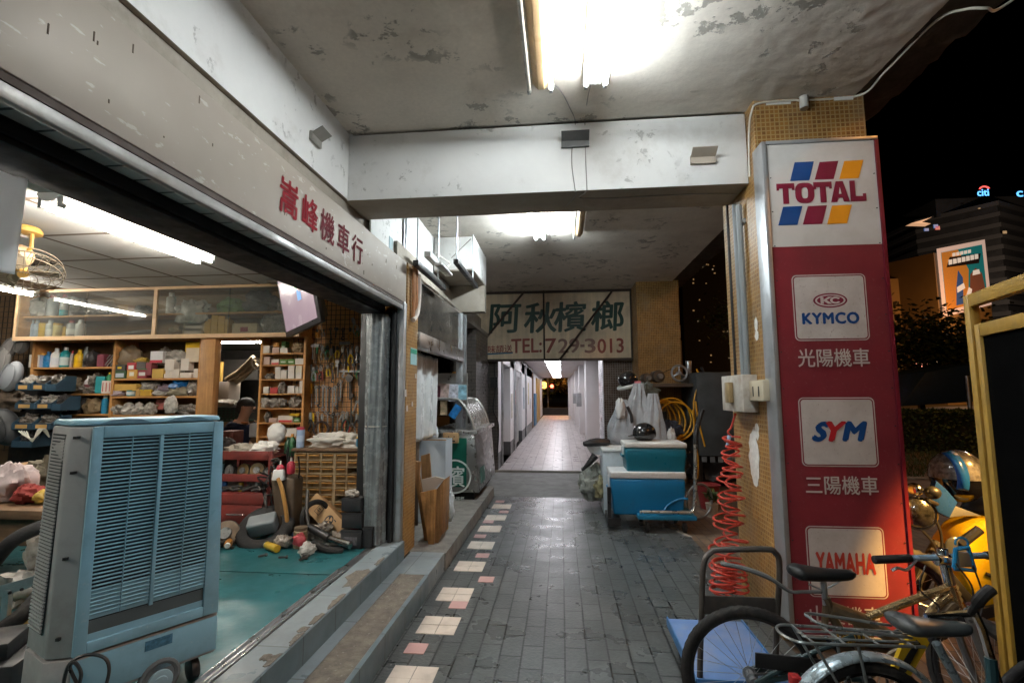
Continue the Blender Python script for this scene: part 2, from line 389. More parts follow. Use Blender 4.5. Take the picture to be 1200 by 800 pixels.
b.mi = 2; b.bx(-1.235, -1.04, -5, 3.797, .1461, .1485)
b.mi = 3; b.bx(-1.9, -1.005, 4.322, 7.40, -.15, .145)
b.mi = 1; b.bx(-1.49, -1.312, -5, 4.14, -.15, .288); b.mi = 0; b.bx(-1.486, -1.318, -5, 4.14, .2881, .292)
st = tag(b.build('entrance_steps', [STEPT, RISER, CHIP, CONC], bevel=.002, segs=1), kind='structure')
# chips where the tile edge has broken away (thin irregular mortar patches)
rd = random.Random(3); b = MB()
def chip(cx, cy_, lx, ly, z, seed, edge=None):
    r = random.Random(seed); n = 18; pl = []
    for i in range(n):
        a = 2 * PI * i / n; k = r.uniform(.65, 1.1)
        X = cx + lx * math.cos(a) * k; Y = cy_ + ly * math.sin(a) * k
        if edge is not None: X = min(X, edge)
        pl.append((X, Y))
    b.prism(pl, (0, 0, z), (1, 0, 0), (0, 1, 0), (0, 0, .0025))
for (cx, y, lx, ly) in ((-1.335, 3.30, .11, .19), (-1.325, 2.93, .035, .12), (-1.33, 2.70, .03, .08), (-1.325, 2.48, .028, .07), (-1.345, 2.58, .03, .035), (-1.325, 2.28, .04, .06), (-1.375, 2.30, .03, .03), (-1.322, 3.62, .03, .1)):
    chip(cx, y, lx, ly, .2922, int(y * 100), -1.3185)
b.build('mortar_chip', CHIP, st)
for (y, h, l) in ((3.3, .06, .2), (2.93, .035, .16), (3.6, .03, .1), (2.6, .02, .1)):
    pass
# shop floor
SFLOOR = mat('teal_floor_paint', (.015, .098, .112), .40, var=.22, vs=2.5, bump=.25, bs=18, rv=.16, dirt=((.04, .05, .045), .15, 3.2), scratch=((.12, .17, .165), (1, 3, 1), 2.2, .4))
b = MB(); b.bx(-9, -1.565, -3, 3.36, -.1, .280); b.bx(-9, -1.565, 3.375, 4.9, -.1, .280); b.bx(-9, -2.95, 4.9, 8.5, -.1, .280); b.mi = 1; b.bx(-9, -1.565, 3.36, 3.375, -.1, .276)
tag(b.build('shop_floor', [SFLOOR, DARKM]), kind='structure')
b = MB(); b.bx(-1.563, -1.492, -3, 3.45, -.1, .278); b.bx(-1.500, -1.494, -3, 3.45, .27, .296); b.bx(-1.562, -1.556, -3, 3.45, .27, .296); b.bx(-1.534, -1.526, -3, 3.45, .27, .290); b.bx(-1.563, -1.492, 3.45, 4.1, -.1, .284)
b.build('shutter_track', STEEL, st)

# ------------------------------------------------------------ arcade building (ceilings, beams, party walls)
ZC = 3.49
arc = thing('arcade_building', 'old concrete street arcade with peeling cream ceiling and whitewashed beams', 'building', (0, 3, 0))
rd = random.Random(11)
def ceil_fn(x0, x1, y0, y1, seed):
    from mathutils import noise as N
    def f(a, c):
        x = x0 + (x1 - x0) * a; y = y0 + (y1 - y0) * c
        k = max(0, min(1, (x - .3) / 1.2))
        n = N.noise(Vector((x * 3 + seed, y * 3, 1))) * .3 + N.noise(Vector((x * 13 + seed, y * 13, 5))) * .35 + N.noise(Vector((x * 34, y * 34, 9))) * .4
        r = N.ridged_multi_fractal(Vector((x * 2.6 + seed, y * 2.6, 3)), 1, 2.2, 4, 1, 2)
        return Vector((x, y, ZC - (.003 + .006 * k) * n - .007 * k * max(0, r - 1.1)))
    return f
b = MB(); b.sheet(ceil_fn(-1.60, 2.0, -4.5, 3.48, 2), 150, 330); b.mi = 0
b.sheet(ceil_fn(-1.60, 2.0, 3.90, 9.70, 8), 120, 180)
b.bx(-1.62, 2.0, -4.5, 9.7, ZC + .03, ZC + .25)
b.build('ceiling', CREAM, arc, recalc=False, smooth=60)
for p in bpy.data.objects['ceiling'].data.polygons: pass
b = MB(); b.sheet(lambda a, c: Vector((2.0 + .34 * a, -4.5 + 14.2 * c, ZC + .015 + .045 * a + random.Random(int(a * 9) * 999 + int(c * 300)).uniform(-.02, .02))), 6, 200)
b.bx(2.0, 2.34, -4.5, 9.7, ZC + .09, ZC + .4)
b.build('slab_edge', DCONC, arc, recalc=False)
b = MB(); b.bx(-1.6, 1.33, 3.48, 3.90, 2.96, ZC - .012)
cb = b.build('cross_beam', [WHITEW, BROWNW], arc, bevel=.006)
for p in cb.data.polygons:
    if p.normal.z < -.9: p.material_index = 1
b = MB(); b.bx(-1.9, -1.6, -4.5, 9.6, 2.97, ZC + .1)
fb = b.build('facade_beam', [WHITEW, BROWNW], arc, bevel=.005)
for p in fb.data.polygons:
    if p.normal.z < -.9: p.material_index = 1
# wall behind the gap over the fascia, wall between the shops
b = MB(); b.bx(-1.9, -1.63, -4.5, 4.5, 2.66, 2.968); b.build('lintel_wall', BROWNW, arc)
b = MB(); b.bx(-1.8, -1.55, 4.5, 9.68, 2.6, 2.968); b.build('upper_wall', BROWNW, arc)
b = MB(); b.bx(-1.60, -1.585, 3.92, 5.5, 2.60, ZC - .01); b.build('white_wall_panel', WHITEW, arc)
# scars and wires stay with the beam
wire = mat('grey_wire', (.30, .28, .26), .6); 
b = MB()
b.tube(bez([(-.03, 2.93, 3.44), (.03, 3.1, 3.48), (.09, 3.3, 3.483), (.13, 3.475, 3.478), (.105, 3.474, 3.30), (.10, 3.474, 3.15), (.12, 3.474, 2.97), (.125, 3.55, 2.955), (.06, 3.75, 2.955)]), .004, 5)
b.tube(bez([(.22, 2.95, 3.46), (.205, 3.2, 3.484), (.20, 3.472, 3.476), (.20, 3.473, 3.2), (.205, 3.473, 2.965), (.21, 3.62, 2.954), (1.0, 3.62, 2.954), (1.31, 3.66, 2.955)]), .004, 5)
b.build('beam_wire', wire, arc)

# fluorescent fittings -------------------------------------------------------
def tube_fixture(name, label, c, L, along='y', tubes=((-.055, True), (.055, True)), body=(.17, .05), bodym=None, tm=None, group=None):
    """c = centre of the housing's top"""
    t = thing(name, label, 'lamp', c, group)
    cx, cy_, cz = c; ax = Vector((0, 1, 0)) if along == 'y' else Vector((1, 0, 0)); sd = Vector((1, 0, 0)) if along == 'y' else Vector((0, 1, 0))
    C = Vector(c); bw, bh = body; b = MB()
    pr = [(-bw / 2, 0), (-bw / 2, -bh * .35), (-bw * .18, -bh), (bw * .18, -bh), (bw / 2, -bh * .35), (bw / 2, 0)]
    b.prism(pr, C - ax * L / 2, sd, (0, 0, 1), ax * L)
    hs = b.build('housing', bodym or WPAINT, t, bevel=.003)
    for dx, on in tubes:
        z = -bh - .018 if abs(dx) > bw * .2 else -bh - .02
        a = C + sd * dx + Vector((0, 0, z)) - ax * (L / 2 - .03); e = C + sd * dx + Vector((0, 0, z)) + ax * (L / 2 - .03)
        b = MB(); b.cyl(a, e, .0135, n=10); b.build('tube', (tm or TUBEM) if on else DEADT, t)
        for q, s in ((a, -1), (e, 1)):
            b = MB(); b.cyl(q - ax * s * .012, q + ax * s * .012, .0145, n=10); b.box(q + ax * s * .016 + Vector((0, 0, .016)), (.022 if along == 'y' else .014, .014 if along == 'y' else .022, .06))
            b.build('lamp_holder', mat('lamp_holder_grey', (.35, .36, .36), .5), t)
    return t
tube_fixture('ceiling_lamp', 'bright twin tube lamp under the cream ceiling nearest the camera', (.235, 2.30, ZC - .04), 1.24, tubes=((-.058, True), (.058, True)), body=(.15, .05))
tube_fixture('ceiling_lamp', 'old beige single lamp casing with one dead tube beside the bright twin tubes', (-.10, 2.33, ZC - .01), 1.24, tubes=((-.075, False), (.062, True)), body=(.11, .07),
             bodym=mat('aged_beige_enamel', (.52, .38, .22), .45, var=.15, dirt=((.25, .14, .06), .3, 8)), tm=mat('weak_tube', (.9, .9, .9), .5, emit=(1, .95, .86), estr=20.0))
tube_fixture('ceiling_lamp', 'lit bare tube under the second ceiling bay beyond the cross beam', (-.24, 5.50, ZC - .015), 1.0, tubes=((-.05, True), (.05, True)), body=(.06, .05), tm=TUBE2)
tube_fixture('ceiling_lamp', 'beige dead lamp casing on the second ceiling bay', (.24, 5.45, ZC - .015), 1.0, tubes=((-.06, False),), body=(.10, .07), bodym=MATS['aged_beige_enamel'])
tube_fixture('ceiling_lamp', 'twin tube lamp in the arcade bay behind the viewer', (.2, -1.6, ZC - .01), 1.24, tubes=((-.058, True), (.058, True)), body=(.15, .05))

# ------------------------------------------------------------ main pillar and far pillars
p = thing('tiled_pillar', 'near arcade pillar clad in tan mosaic carrying the tall sign', 'pillar', (1.7, 3.65, 0))
b = MB(); b.bx(1.335, 2.05, 3.35, 4.06, -.15, ZC + .02); b.build('mosaic_cladding', TAN, p, bevel=.004, segs=1)
b = MB()
for (x, z, l) in ((1.42, 3.465, .16), (1.86, 3.468, .12)): b.bx(x, x + l, 3.343, 3.352, z - .012, z + .012)
b.build('plaster_smear', WHITEW, p)
rr = random.Random(5); b = MB()
def blotch(mb, c, ry, rz_, n=26, x=1.3335, seed=0, t=-.002):
    r = random.Random(seed); pl = [(c[0] + ry * math.cos(2 * PI * i / n) * r.uniform(.72, 1.08), c[1] + rz_ * math.sin(2 * PI * i / n) * r.uniform(.8, 1.05)) for i in range(n)]
    mb.prism(pl, (x, 0, 0), (0, 1, 0), (0, 0, 1), (t, 0, 0))
c1 = P(884, 535, x=1.333); blotch(b, (c1.y, c1.z), .10, .20, seed=2)
c1 = P(887, 505, x=1.333); blotch(b, (c1.y, c1.z), .04, .06, seed=5)
c1 = P(886, 380, x=1.333); blotch(b, (c1.y, c1.z), .03, .05, seed=4); c1 = P(887, 393, x=1.333); blotch(b, (c1.y, c1.z), .035, .035, seed=6)
b.build('white_paint_smear', mat('white_smear', (.66, .64, .60), .6, var=.2, vs=30), p)
p = thing('tiled_pillar', 'far arcade pillar of tan mosaic right of the hanging green lettered sign', 'pillar', (1.7, 9.3, 0))
b = MB(); b.bx(1.36, 2.10, 8.9, 9.69, -.15, ZC + .02); b.build('mosaic_cladding', TAN, p, bevel=.004, segs=1)
p = thing('tiled_pillar', 'slim tan mosaic pier between the two shopfronts', 'pillar', (-1.5, 4.3, 0))
b = MB(); b.bx(-1.75, -1.335, 4.17, 4.50, .14, 2.66); b.build('mosaic_cladding', TAN, p, bevel=.003, segs=1)
# the next house of the row and the walkway under it
nb = thing('next_arcade_building', 'brightly lit white arcade continuing beyond the lettered sign', 'building', (0, 20, 0))
WW2 = mat('white_wall_far', (.66, .65, .66), .5, var=.06, vs=1.5, dirt=((.5, .5, .52), .15, 1))
b = MB(); b.bx(-1.9, 2.3, 9.72, 34, 2.56, 2.8); b.build('ceiling', mat('white_ceiling_far', (.66, .62, .62), .7), nb)
b = MB(); b.bx(-2.2, -1.24, 9.70, 9.74, -.1, 2.56); b.bx(-2.2, -1.26, 9.68, 9.699, -.1, 2.2); b.build('dark_tile_wall', DTILE, nb)
yl = [9.74, 10.6, 12.05, 12.5, 13.94, 14.3, 16.45, 17.0, 21.0, 34.0]
b = MB()
for y0, y1 in ((9.74, 10.35), (12.05, 13.4), (15.6, 16.9), (17.3, 21.0)): b.bx(-1.6, -1.24, y0, y1, .35, 2.56)
b.bx(-1.6, -1.24, 9.74, 21, 2.15, 2.56); b.bx(-1.6, -1.3, 21, 34, .03, 2.56)
b.build('white_wall', WW2, nb)
for y0, y1 in ((9.74, 10.35), (12.05, 13.4), (15.6, 16.9), (17.3, 21.0)): b = MB(); b.bx(-1.6, -1.235, y0, y1, .03, .35); b.build('dark_plinth', mat('dark_plinth', (.06, .06, .06), .4), nb)
for k, (y, z0, z1, x) in enumerate(((12.2, .9, 1.5, -1.228), (13.1, 1.2, 1.6, -1.228), (16.2, 1.0, 1.7, -1.228), (18.5, 1.1, 1.9, -1.228), (19.6, .9, 1.3, -1.228))): b = MB(); b.bx(x - .01, x, y, y + .35, z0, z1); b.build('wall_poster', mat('poster_%d' % k, ((.5, .46, .40), (.30, .12, .10), (.16, .25, .30), (.5, .42, .2), (.4, .4, .42))[k], .5, var=.5, vs=9), nb)
for y in (10.2, 12.9, 17.2): b = MB(); b.cyl((-1.215, y, .05), (-1.215, y, 2.54), .022, n=8); b.build('downpipe', GALV, nb)
b = MB(); b.cyl((-1.2, 9.8, 2.46), (-1.2, 33, 2.46), .02, n=8); b.build('cable_pipe', GALV, nb)
for k, y in enumerate((15.9, 20.6)): b = MB(); b.box((.55, y, 1.3), (.16, .3, .42)); b.build('meter_box', mat('meter_grey', (.3, .31, .32), .5, var=.2), nb, bevel=.01)
b = MB(); b.bx(-1.6, -1.5, 10.35, 12.05, .03, 2.15); b.build('black_doorway_slab', BLK, nb)  # black slab stands in for the darkness inside the doorway
b = MB()
for k in range(42): b.box((-1.36, 14.5, .06 + k * .05), (.03, 2.2, .044))
b.build('shutter_door', mat('roller_grey', (.42, .43, .42), .45, metal=.4), nb)
b = MB(); b.bx(-1.30, -1.285, 13.4, 15.6, 2.0, 2.15); b.cyl((-1.25, 13.5, .05), (-1.25, 13.5, 2.1), .03); b.build('door_frame', GALV, nb)
b = MB(); b.bx(-1.36, -1.24, 21.6, 22.4, .03, 2.4); b.build('brown_panel', WOODD, nb)
b = MB(); b.bx(-1.36, -1.22, 23.2, 24.6, .03, 1.5); b.build('blue_panel', paint((.05, .16, .30)), nb)
b = MB(); b.bx(-1.36, -1.24, 25.5, 29, .03, 2.3); b.build('yellow_panel', paint((.45, .25, .05)), nb)
for i, (y, x) in enumerate(((9.70, .80), (14.3, .70), (18.6, .66), (23.4, .62), (28.5, .58))):
    b = MB(); b.bx(x if i else .8, 1.6, y, y + (1.1 if i == 0 else .9), -.1, 2.56)
    pl = b.build('column', WMOS if i == 0 else WW2, nb, bevel=.01)
b = MB(); b.bx(.815, 2.3, 9.66, 9.698, -.1, 2.5); b.build('brown_mosaic_wall', BRMOS, nb)
for x in (.45, -1.7): b = MB(); b.bx(x, x + .3, 33.6, 34, .03, 2.56); b.build('end_pier', WW2, nb)
LV = mat('louvre_lamp', (.9, .9, .95), .5, emit=(.95, .94, 1.0), estr=17.0)
g0 = None
for k, y in enumerate((10.4, 12.4, 14.4, 16.4, 18.4, 20.4, 22.4, 24.4, 26.4, 28.4, 30.4, 32.4)):
    if g0 is None:
        g0 = thing('recessed_lamp', 'glowing louvred ceiling lamp in the white walkway', 'lamp', (-.27, y, 2.55), 'louvred lamps along the walkway ceiling')
        b = MB(); b.bx(-.53, -.01, y - .38, y + .38, 2.552, 2.565); b.build('diffuser', LV, g0)
        b = MB(); b.bx(-.56, -.53, y - .41, y + .41, 2.535, 2.565); b.bx(-.01, .02, y - .41, y + .41, 2.535, 2.565)
        for q in (-.405, 0, .395): b.bx(-.53, -.01, y + q, y + q + .012, 2.535, 2.551)
        b.build('frame', WPAINT, g0)
    else: dup(g0, (0, y - 10.4, 0))
# ------------------------------------------------------------ shopfront: fascia, shutter, jamb
FASC = mat('worn_steel_fascia', (.33, .285, .24), .58, metal=.15, var=.10, vs=1.6, dirt=((.34, .30, .25), .2, 1.4), scratch=((.66, .64, .62), (1, 2, 6), 6, .35), rv=.08)
RED = mat('faded_red_letter', (.19, .016, .022), .8, spec=.08, var=.15, vs=14)
f = thing('shop_fascia', 'long scuffed metal fascia with red painted shop characters above the open workshop', 'shop sign', (-1.34, 2, 2.29))
b = MB(); b.bx(-1.62, -1.345, -4.3, 4.16, 2.292, 2.655); b.build('fascia_box', FASC, f, bevel=.004)
rd = random.Random(21); b = MB()
for k in range(26):
    y = rd.uniform(.7, 3.9); z = rd.uniform(2.33, 2.62); l = rd.choice((.004, .006, .012, .03)); b.box((-1.3445, y, z), (.002, .004, l), None)
b.build('dent_mark', mat('rust_speck', (.10, .07, .05), .8), f)
MUTED = mat('faded_purple_letter', (.12, .026, .032), .8, spec=.08, var=.2, vs=14)
for i, ch in enumerate('嵩峰機車行'):
    a = (2.265, 2.475, 2.675, 2.89, 3.10)[i]
    text('shop_character', ch, (-1.344, a, 2.475 - .004 * i), (0, 1, 0), (0, 0, 1), .178, RED if i < 2 else MUTED, f, .002, bold=.022, sx=.95)
s = thing('roller_shutter', 'rolled up steel shutter with guide rail and dark housing under the fascia', 'shutter', (-1.5, 2, 2.2))
b = MB(); b.bx(-1.50, -1.35, -4.3, 4.1, 2.268, 2.290); b.build('brown_gap_strip', mat('brown_gap', (.06, .04, .03), .7), s)
b = MB(); b.bx(-1.378, -1.350, -4.3, 4.1, 2.224, 2.266); b.build('guide_rail', mat('dull_rail', (.24, .235, .225), .45, metal=.6, var=.25, dirt=((.08, .06, .05), .3, 5)), s, bevel=.004)
b = MB(); b.bx(-1.50, -1.380, -4.3, 4.1, 2.255, 2.262)
SOF = mat('slatted_soffit', (.50, .48, .45), .45, metal=.5, brick=(.11, .5, .006, (.44, .42, .40), (.05, .05, .05), 0.0))
b.build('slatted_soffit', SOF, s)
b = MB(); b.bx(-1.74, -1.503, -4.3, 4.1, 2.21, 2.288); b.build('housing', mat('dark_blue_housing', (.006, .010, .014), .6, var=.3, spec=.25), s, bevel=.01)
b = MB(); b.bx(-1.72, -1.51, -4.2, 4.08, 2.19, 2.2095); b.build('shutter_slat', MATS['dark_blue_housing'], s, bevel=.004)
j = thing('door_jamb', 'dark steel shutter channels with a grey post at the end of the workshop opening', 'door frame', (-1.45, 4.1, .29))
b = MB(); b.bx(-1.40, -1.338, 4.10, 4.165, .14, 2.29); b.build('grey_post', GALV, j, bevel=.003)
b = MB()
b.bx(-1.432, -1.402, 4.06, 4.164, .293, 2.21); b.bx(-1.75, -1.4325, 4.162, 4.168, .285, 2.21)
b.build('channel', mat('black_channel', (.009, .010, .011), .6), j, bevel=.002)
def strip_curtain(name, label, pts, z0, z1, m, amp, seed, cat='curtain', tie=None):
    rd = random.Random(seed); ph = [rd.uniform(0, 6) for _ in range(4)]; A = Vector(pts[0]); B = Vector(pts[1]); d = (B - A); n = Vector((-d.y, d.x, 0)).normalized()
    def fn(a, c):
        z = z0 + (z1 - z0) * c; w = amp * (math.sin(a * 19 + ph[0] + c) + .5 * math.sin(a * 41 + ph[1] - 2 * c)) * (1 - .3 * c)
        k = 1
        if tie: k = 1 - tie[1] * math.exp(-((c - tie[0]) / .12) ** 2)
        return A + d * (.5 + (a - .5) * k) + n * w + Vector((0, 0, z - A.z))
    b = MB(); b.sheet(fn, 70, 24); o = b.build(name, m, smooth=80, solid=.003); tag(o, label, cat); return o
CLEAR = mat('cloudy_plastic', (.62, .64, .64), .28, alpha=.85, var=.06, vs=3, spec=.6)
GREYP = mat('grey_plastic_sheet', (.15, .17, .178), .25, var=.25, vs=7, spec=.7, dirt=((.11, .11, .10), .3, 5), aniso=((14, 14, 1), 4, .3))
t = thing('rolled_strip_curtain', 'rolled grey plastic door curtain standing beside the shutter channels', 'curtain', (-1.545, 4.05, .29))
b = MB(); rd = random.Random(4); n = 40; prof = []
cc = Vector((-1.545, 4.05, 0)); ring = []
for i in range(n):
    a = 2 * PI * i / n; ring.append(.082 + .010 * math.sin(a * 5) + .006 * math.sin(a * 11 + 1))
vs = []
for kz in range(9):
    z = .297 + (2.17 - .297) * kz / 8
    for i in range(n):
        a = 2 * PI * i / n + .05 * kz; r = ring[i] * (1 - .05 * math.sin(kz * 1.3))
        if kz == 4: r *= .93
        vs.append(cc + Vector((r * math.cos(a) * 1.1, r * math.sin(a), z)))
b.add(vs, [(k * n + i, k * n + (i + 1) % n, (k + 1) * n + (i + 1) % n, (k + 1) * n + i) for k in range(8) for i in range(n)] + [tuple(8 * n + i for i in range(n))])
b.build('plastic_roll', GREYP, t, smooth=70)
b = MB(); b.torus((cc.x, cc.y, 1.235), .088, .004, (0, 0, 1), 24, 6); b.build('tie_string', mat('string', (.5, .48, .42), .8), t)
strip_curtain('plastic_curtain', 'cloudy plastic strip curtain bunched at the near end of the workshop opening', ((-1.80, .90, 0), (-1.72, 1.37, 0)), 1.88, 2.25, add_translucent(mat('white_film', (.85, .86, .88), .55, var=.05), (.9, .92, .95), .6), .02, 5)

# ------------------------------------------------------------ workshop room
YW = 5.05
room = thing('motorcycle_workshop', 'open fronted motorcycle repair workshop with tiled ceiling and wooden shelving wall', 'workshop', (-5, 2, .28))
WALLS = mat('grimy_shop_wall', (.30, .27, .22), .8, var=.2, vs=2, dirt=((.12, .10, .08), .4, 2))
b = MB(); b.bx(-9, -3.84, YW, YW + .1, .28, 2.9); b.build('shelf_wall', mat('dark_ply_wall', (.16, .10, .055), .6, var=.2), room)
b = MB(); b.bx(-3.06, -1.77, YW - .13, YW + .1, .28, 2.9); b.bx(-3.84, -3.06, YW, YW + .1, 2.14, 2.9); b.build('tool_wall', mat('orange_ply_wall', (.62, .31, .12), .6, var=.2, vs=3, dirt=((.24, .12, .06), .2, 3)), room)
b = MB(); b.bx(-9.1, -9, -3, 8.5, .28, 2.9); b.build('back_wall', WALLS, room)
b = MB(); b.bx(-9, -1.76, -3.1, -3, .28, 2.9); b.build('near_wall', WALLS, room)
CEIL = mat('shop_ceiling_tile', (.56, .55, .53), .75, brick=(.61, .61, .018, (.52, .51, .49), (.15, .11, .08), 0.0), var=.08, vs=2, dirt=((.38, .33, .27), .2, 1.5))
b = MB(); b.bx(-4.3, -1.76, -3, YW, 2.62, 2.64); b.bx(-9, -4.3, -3, 3.25, 2.62, 2.64); b.bx(-5.2, -4.3, 3.85, YW, 2.62, 2.64); b.build('suspended_ceiling', CEIL, room)
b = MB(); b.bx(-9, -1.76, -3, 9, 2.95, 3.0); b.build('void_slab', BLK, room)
b = MB()
for k, (x, y, r) in enumerate(((-4.75, 3.6, .2), (-5.5, 3.5, -.1))): b.box((x, y, 2.66 + .03 * k), (.58, .55, .016), Matrix.Rotation(r, 3, 'X'))
b.build('loose_ceiling_tile', CEIL, room)
# room behind
b = MB(); b.bx(-9, -2.92, 8.4, 8.5, .28, 2.9); b.bx(-2.97, -2.92, YW + .1, 8.4, .28, 2.9); b.build('rear_wall', mat('rear_dark_wall', (.05, .045, .04), .8), room)
b = MB(); b.bx(-9, -2.97, YW + .1, 8.4, 2.29, 2.32); b.build('rear_ceiling', WALLS, room)
tube_fixture('shop_lamp', 'long bright twin tube lamp on the workshop ceiling near the opening', (-2.80, 2.98, 2.615), 1.24, tubes=((-.06, True), (.06, True)), body=(.15, .05), tm=TUBES)
tube_fixture('shop_lamp', 'bright tube lamp deep in the workshop by the open ceiling void', (-5.45, 3.95, 2.60), 1.24, tubes=((0, True),), body=(.08, .045), tm=TUBES)
tube_fixture('shop_lamp', 'tube lamp glowing inside the back room above the mechanic', (-4.15, 6.4, 2.285), 1.24, along='x', tubes=((0, True),), body=(.08, .045), tm=TUBES)
tube_fixture('shop_lamp', 'tube lamp over the near end of the workshop out of sight behind the fascia', (-3.6, .3, 2.615), 1.24, tubes=((-.06, True), (.06, True)), body=(.15, .05), tm=TUBES)

# ------------------------------------------------------------ wooden furniture of the end wall
def rc(px0, py0, px1, py1, Y):
    a = P(px0, (py0 + py1) / 2, y=Y); c = P(px1, (py0 + py1) / 2, y=Y); mx = (px0 + px1) / 2
    return a.x, c.x, P(mx, py1, y=Y).z, P(mx, py0, y=Y).z
YC = 4.64
x0 = P(18, 370, y=YC).x; x1 = P(352, 365, y=YC).x; zt = 2.615; zb = P(150, 396, y=YC).z
cab = thing('wall_cabinet', 'long wooden wall cabinet with sliding glass doors full of bottles and bags', 'cabinet', ((x0 + x1) / 2, 4.85, zb))
b = MB(); t_ = .022
b.bx(x0, x1, YC + .02, YW, zb, zb + t_); b.bx(x0, x1, YC + .02, YW, zt - t_, zt - .003); b.bx(x0, x0 + t_, YC + .02, YW, zb, zt - .003); b.bx(x1 - t_, x1, YC + .02, YW, zb, zt - .003)
b.build('carcass', WOODL, cab, bevel=.002, segs=1)
b = MB(); b.bx(x0 + .02, x1 - .02, YW - .03, YW - .01, zb, zt); b.build('back_panel', mat('cab_back', (.28, .17, .08), .6, var=.2), cab)
zm = P(150, 369, y=YC + .06).z
b = MB(); b.bx(x0 + t_, x1 - t_, YC + .06, YW - .03, zm - .009, zm + .009); b.build('shelf', WOODL, cab)
FR = mat('pale_frame_wood', (.60, .40, .23), .45, var=.12, aniso=((1, 14, 14), 3, .12)); b = MB()
b.bx(x0, x1, YC - .01, YC + .018, zb - .012, zb + .03); b.bx(x0, x1, YC - .01, YC + .018, zt - .034, zt - .004)
xd = P(182, 365, y=YC).x; b.bx(xd - .02, xd + .02, YC - .012, YC + .016, zb + .03, zt - .034); b.bx(x0, x0 + .025, YC - .01, YC + .018, zb + .03, zt - .034)
b.build('door_frame', FR, cab, bevel=.002, segs=1)
for (pa, pb, dy) in ((19, 101, .004), (99, 181, .012), (183, 270, .004), (266, 350, .012)):
    b = MB(); b.bx(P(pa, 365, y=YC).x + .01, P(pb, 365, y=YC).x - .01, YC + dy - .006, YC + dy - .003, zb + .026, zt - .03); b.build('glass_door', GLASSP, cab)
YF = 4.76
def zat(px, py, Y=YF): return P(px, py, y=Y).z
def xat(px, Y=YF, py=440): return P(px, py, y=Y).x
su = thing('shelf_unit', 'open wooden shelving packed with bottles and parts beneath the glass cabinet', 'shelving', (xat(130), 4.9, .28))
xa, xm, xb = xat(36), xat(132), xat(233)
for x in (xa, xm, xb): b = MB(); b.bx(x - .014, x + .014, YF, YW - .002, .28, zb - .003); b.build('upright', WOODL, su, bevel=.002, segs=1)
LB = [zat(85, 430), zat(85, 461), zat(85, 485), zat(85, 510), zat(85, 540)]; RB = [zat(185, 443), zat(185, 464), zat(185, 486), zat(185, 512)]
for z in LB: b = MB(); b.bx(xa + .015, xm - .015, YF + .004, YW - .003, z - .018, z); b.build('shelf', WOODL, su)
for z in RB: b = MB(); b.bx(xm + .015, xb - .015, YF + .004, YW - .003, z - .018, z); b.build('shelf', WOODL, su)
po = MB(); a = xat(235, 4.68); c = xat(252, 4.68); po.bx(a, c, 4.66, 4.75, .28, zb - .015)
tag(po.build('wooden_post', WOODLV, bevel=.004), 'square wooden post beside the doorway to the back room', 'post')
rs = thing('parts_shelf', 'tall narrow wooden shelf of small parts boxes right of the back room doorway', 'shelving', (xat(330), 4.85, .28))
ra, rb_ = xat(305), xat(356); b = MB()
for x in (ra, rb_): b.bx(x - .012, x + .012, YF, 4.915, .28, zb - .002)
b.bx(ra, rb_, 4.90, 4.917, .28, zb - .002); b.build('case', WOODL, rs, bevel=.002, segs=1)
SB = [zat(330, q) for q in (413.5, 427, 444, 461, 478, 495, 511.5, 520)]
for z in SB: b = MB(); b.bx(ra + .013, rb_ - .013, YF + .003, 4.898, z - .013, z); b.build('shelf', WOODL, rs)

# ------------------------------------------------------------ small goods
CANM = {}
def bottle(px0, px1, pyt, z, col, label, Y=None, capc=(.75, .75, .72), style='can', band=None, cat='bottle', name='spray_can'):
    Y = Y or YF + .07; pyb = 0
    xa, xb = P(px0, pyt, y=Y).x, P(px1, pyt, y=Y).x; r = (xb - xa) / 2; x = (xa + xb) / 2; zt = P((px0 + px1) / 2, pyt, y=Y).z; h = max(.05, zt - z)
    t = thing(name, label, cat, (x, Y, z)); m = paint(col, .3, var=.08); b = MB()
    if style == 'can': pr = [(r * .94, 0), (r, .006), (r, h * .74), (r * .97, h * .77), (r * .62, h * .82), (r * .60, h * .83)]; cp = (r * .60, .83, r * .55)
    elif style == 'jug': pr = [(r * .95, 0), (r, .008), (r, h * .62), (r * .9, h * .70), (r * .38, h * .84), (r * .36, h * .86)]; cp = (r * .42, .86, r * .40)
    elif style == 'tub': pr = [(r * .92, 0), (r, .006), (r, h * .86), (r * 1.02, h * .87)]; cp = (r * 1.04, .87, r * 1.04)
    else: pr = [(r * .95, 0), (r, .006), (r, h * .68), (r * .55, h * .82), (r * .5, h * .85)]; cp = (r * .56, .85, r * .5)
    b.lathe(pr, (x, Y, z + .001), n=16); b.build('body', m, t)
    b = MB(); b.cyl((x, Y, z + h * cp[1]), (x, Y, z + h), cp[0], cp[2], 14); b.build('cap', paint(capc, .35), t)
    if band:
        b = MB(); b.lathe([(r * 1.012, h * band[1]), (r * 1.012, h * band[2])], (x, Y, z), n=16, capb=False, capt=False); b.build('paper_label', paint(band[0], .5), t)
    return t
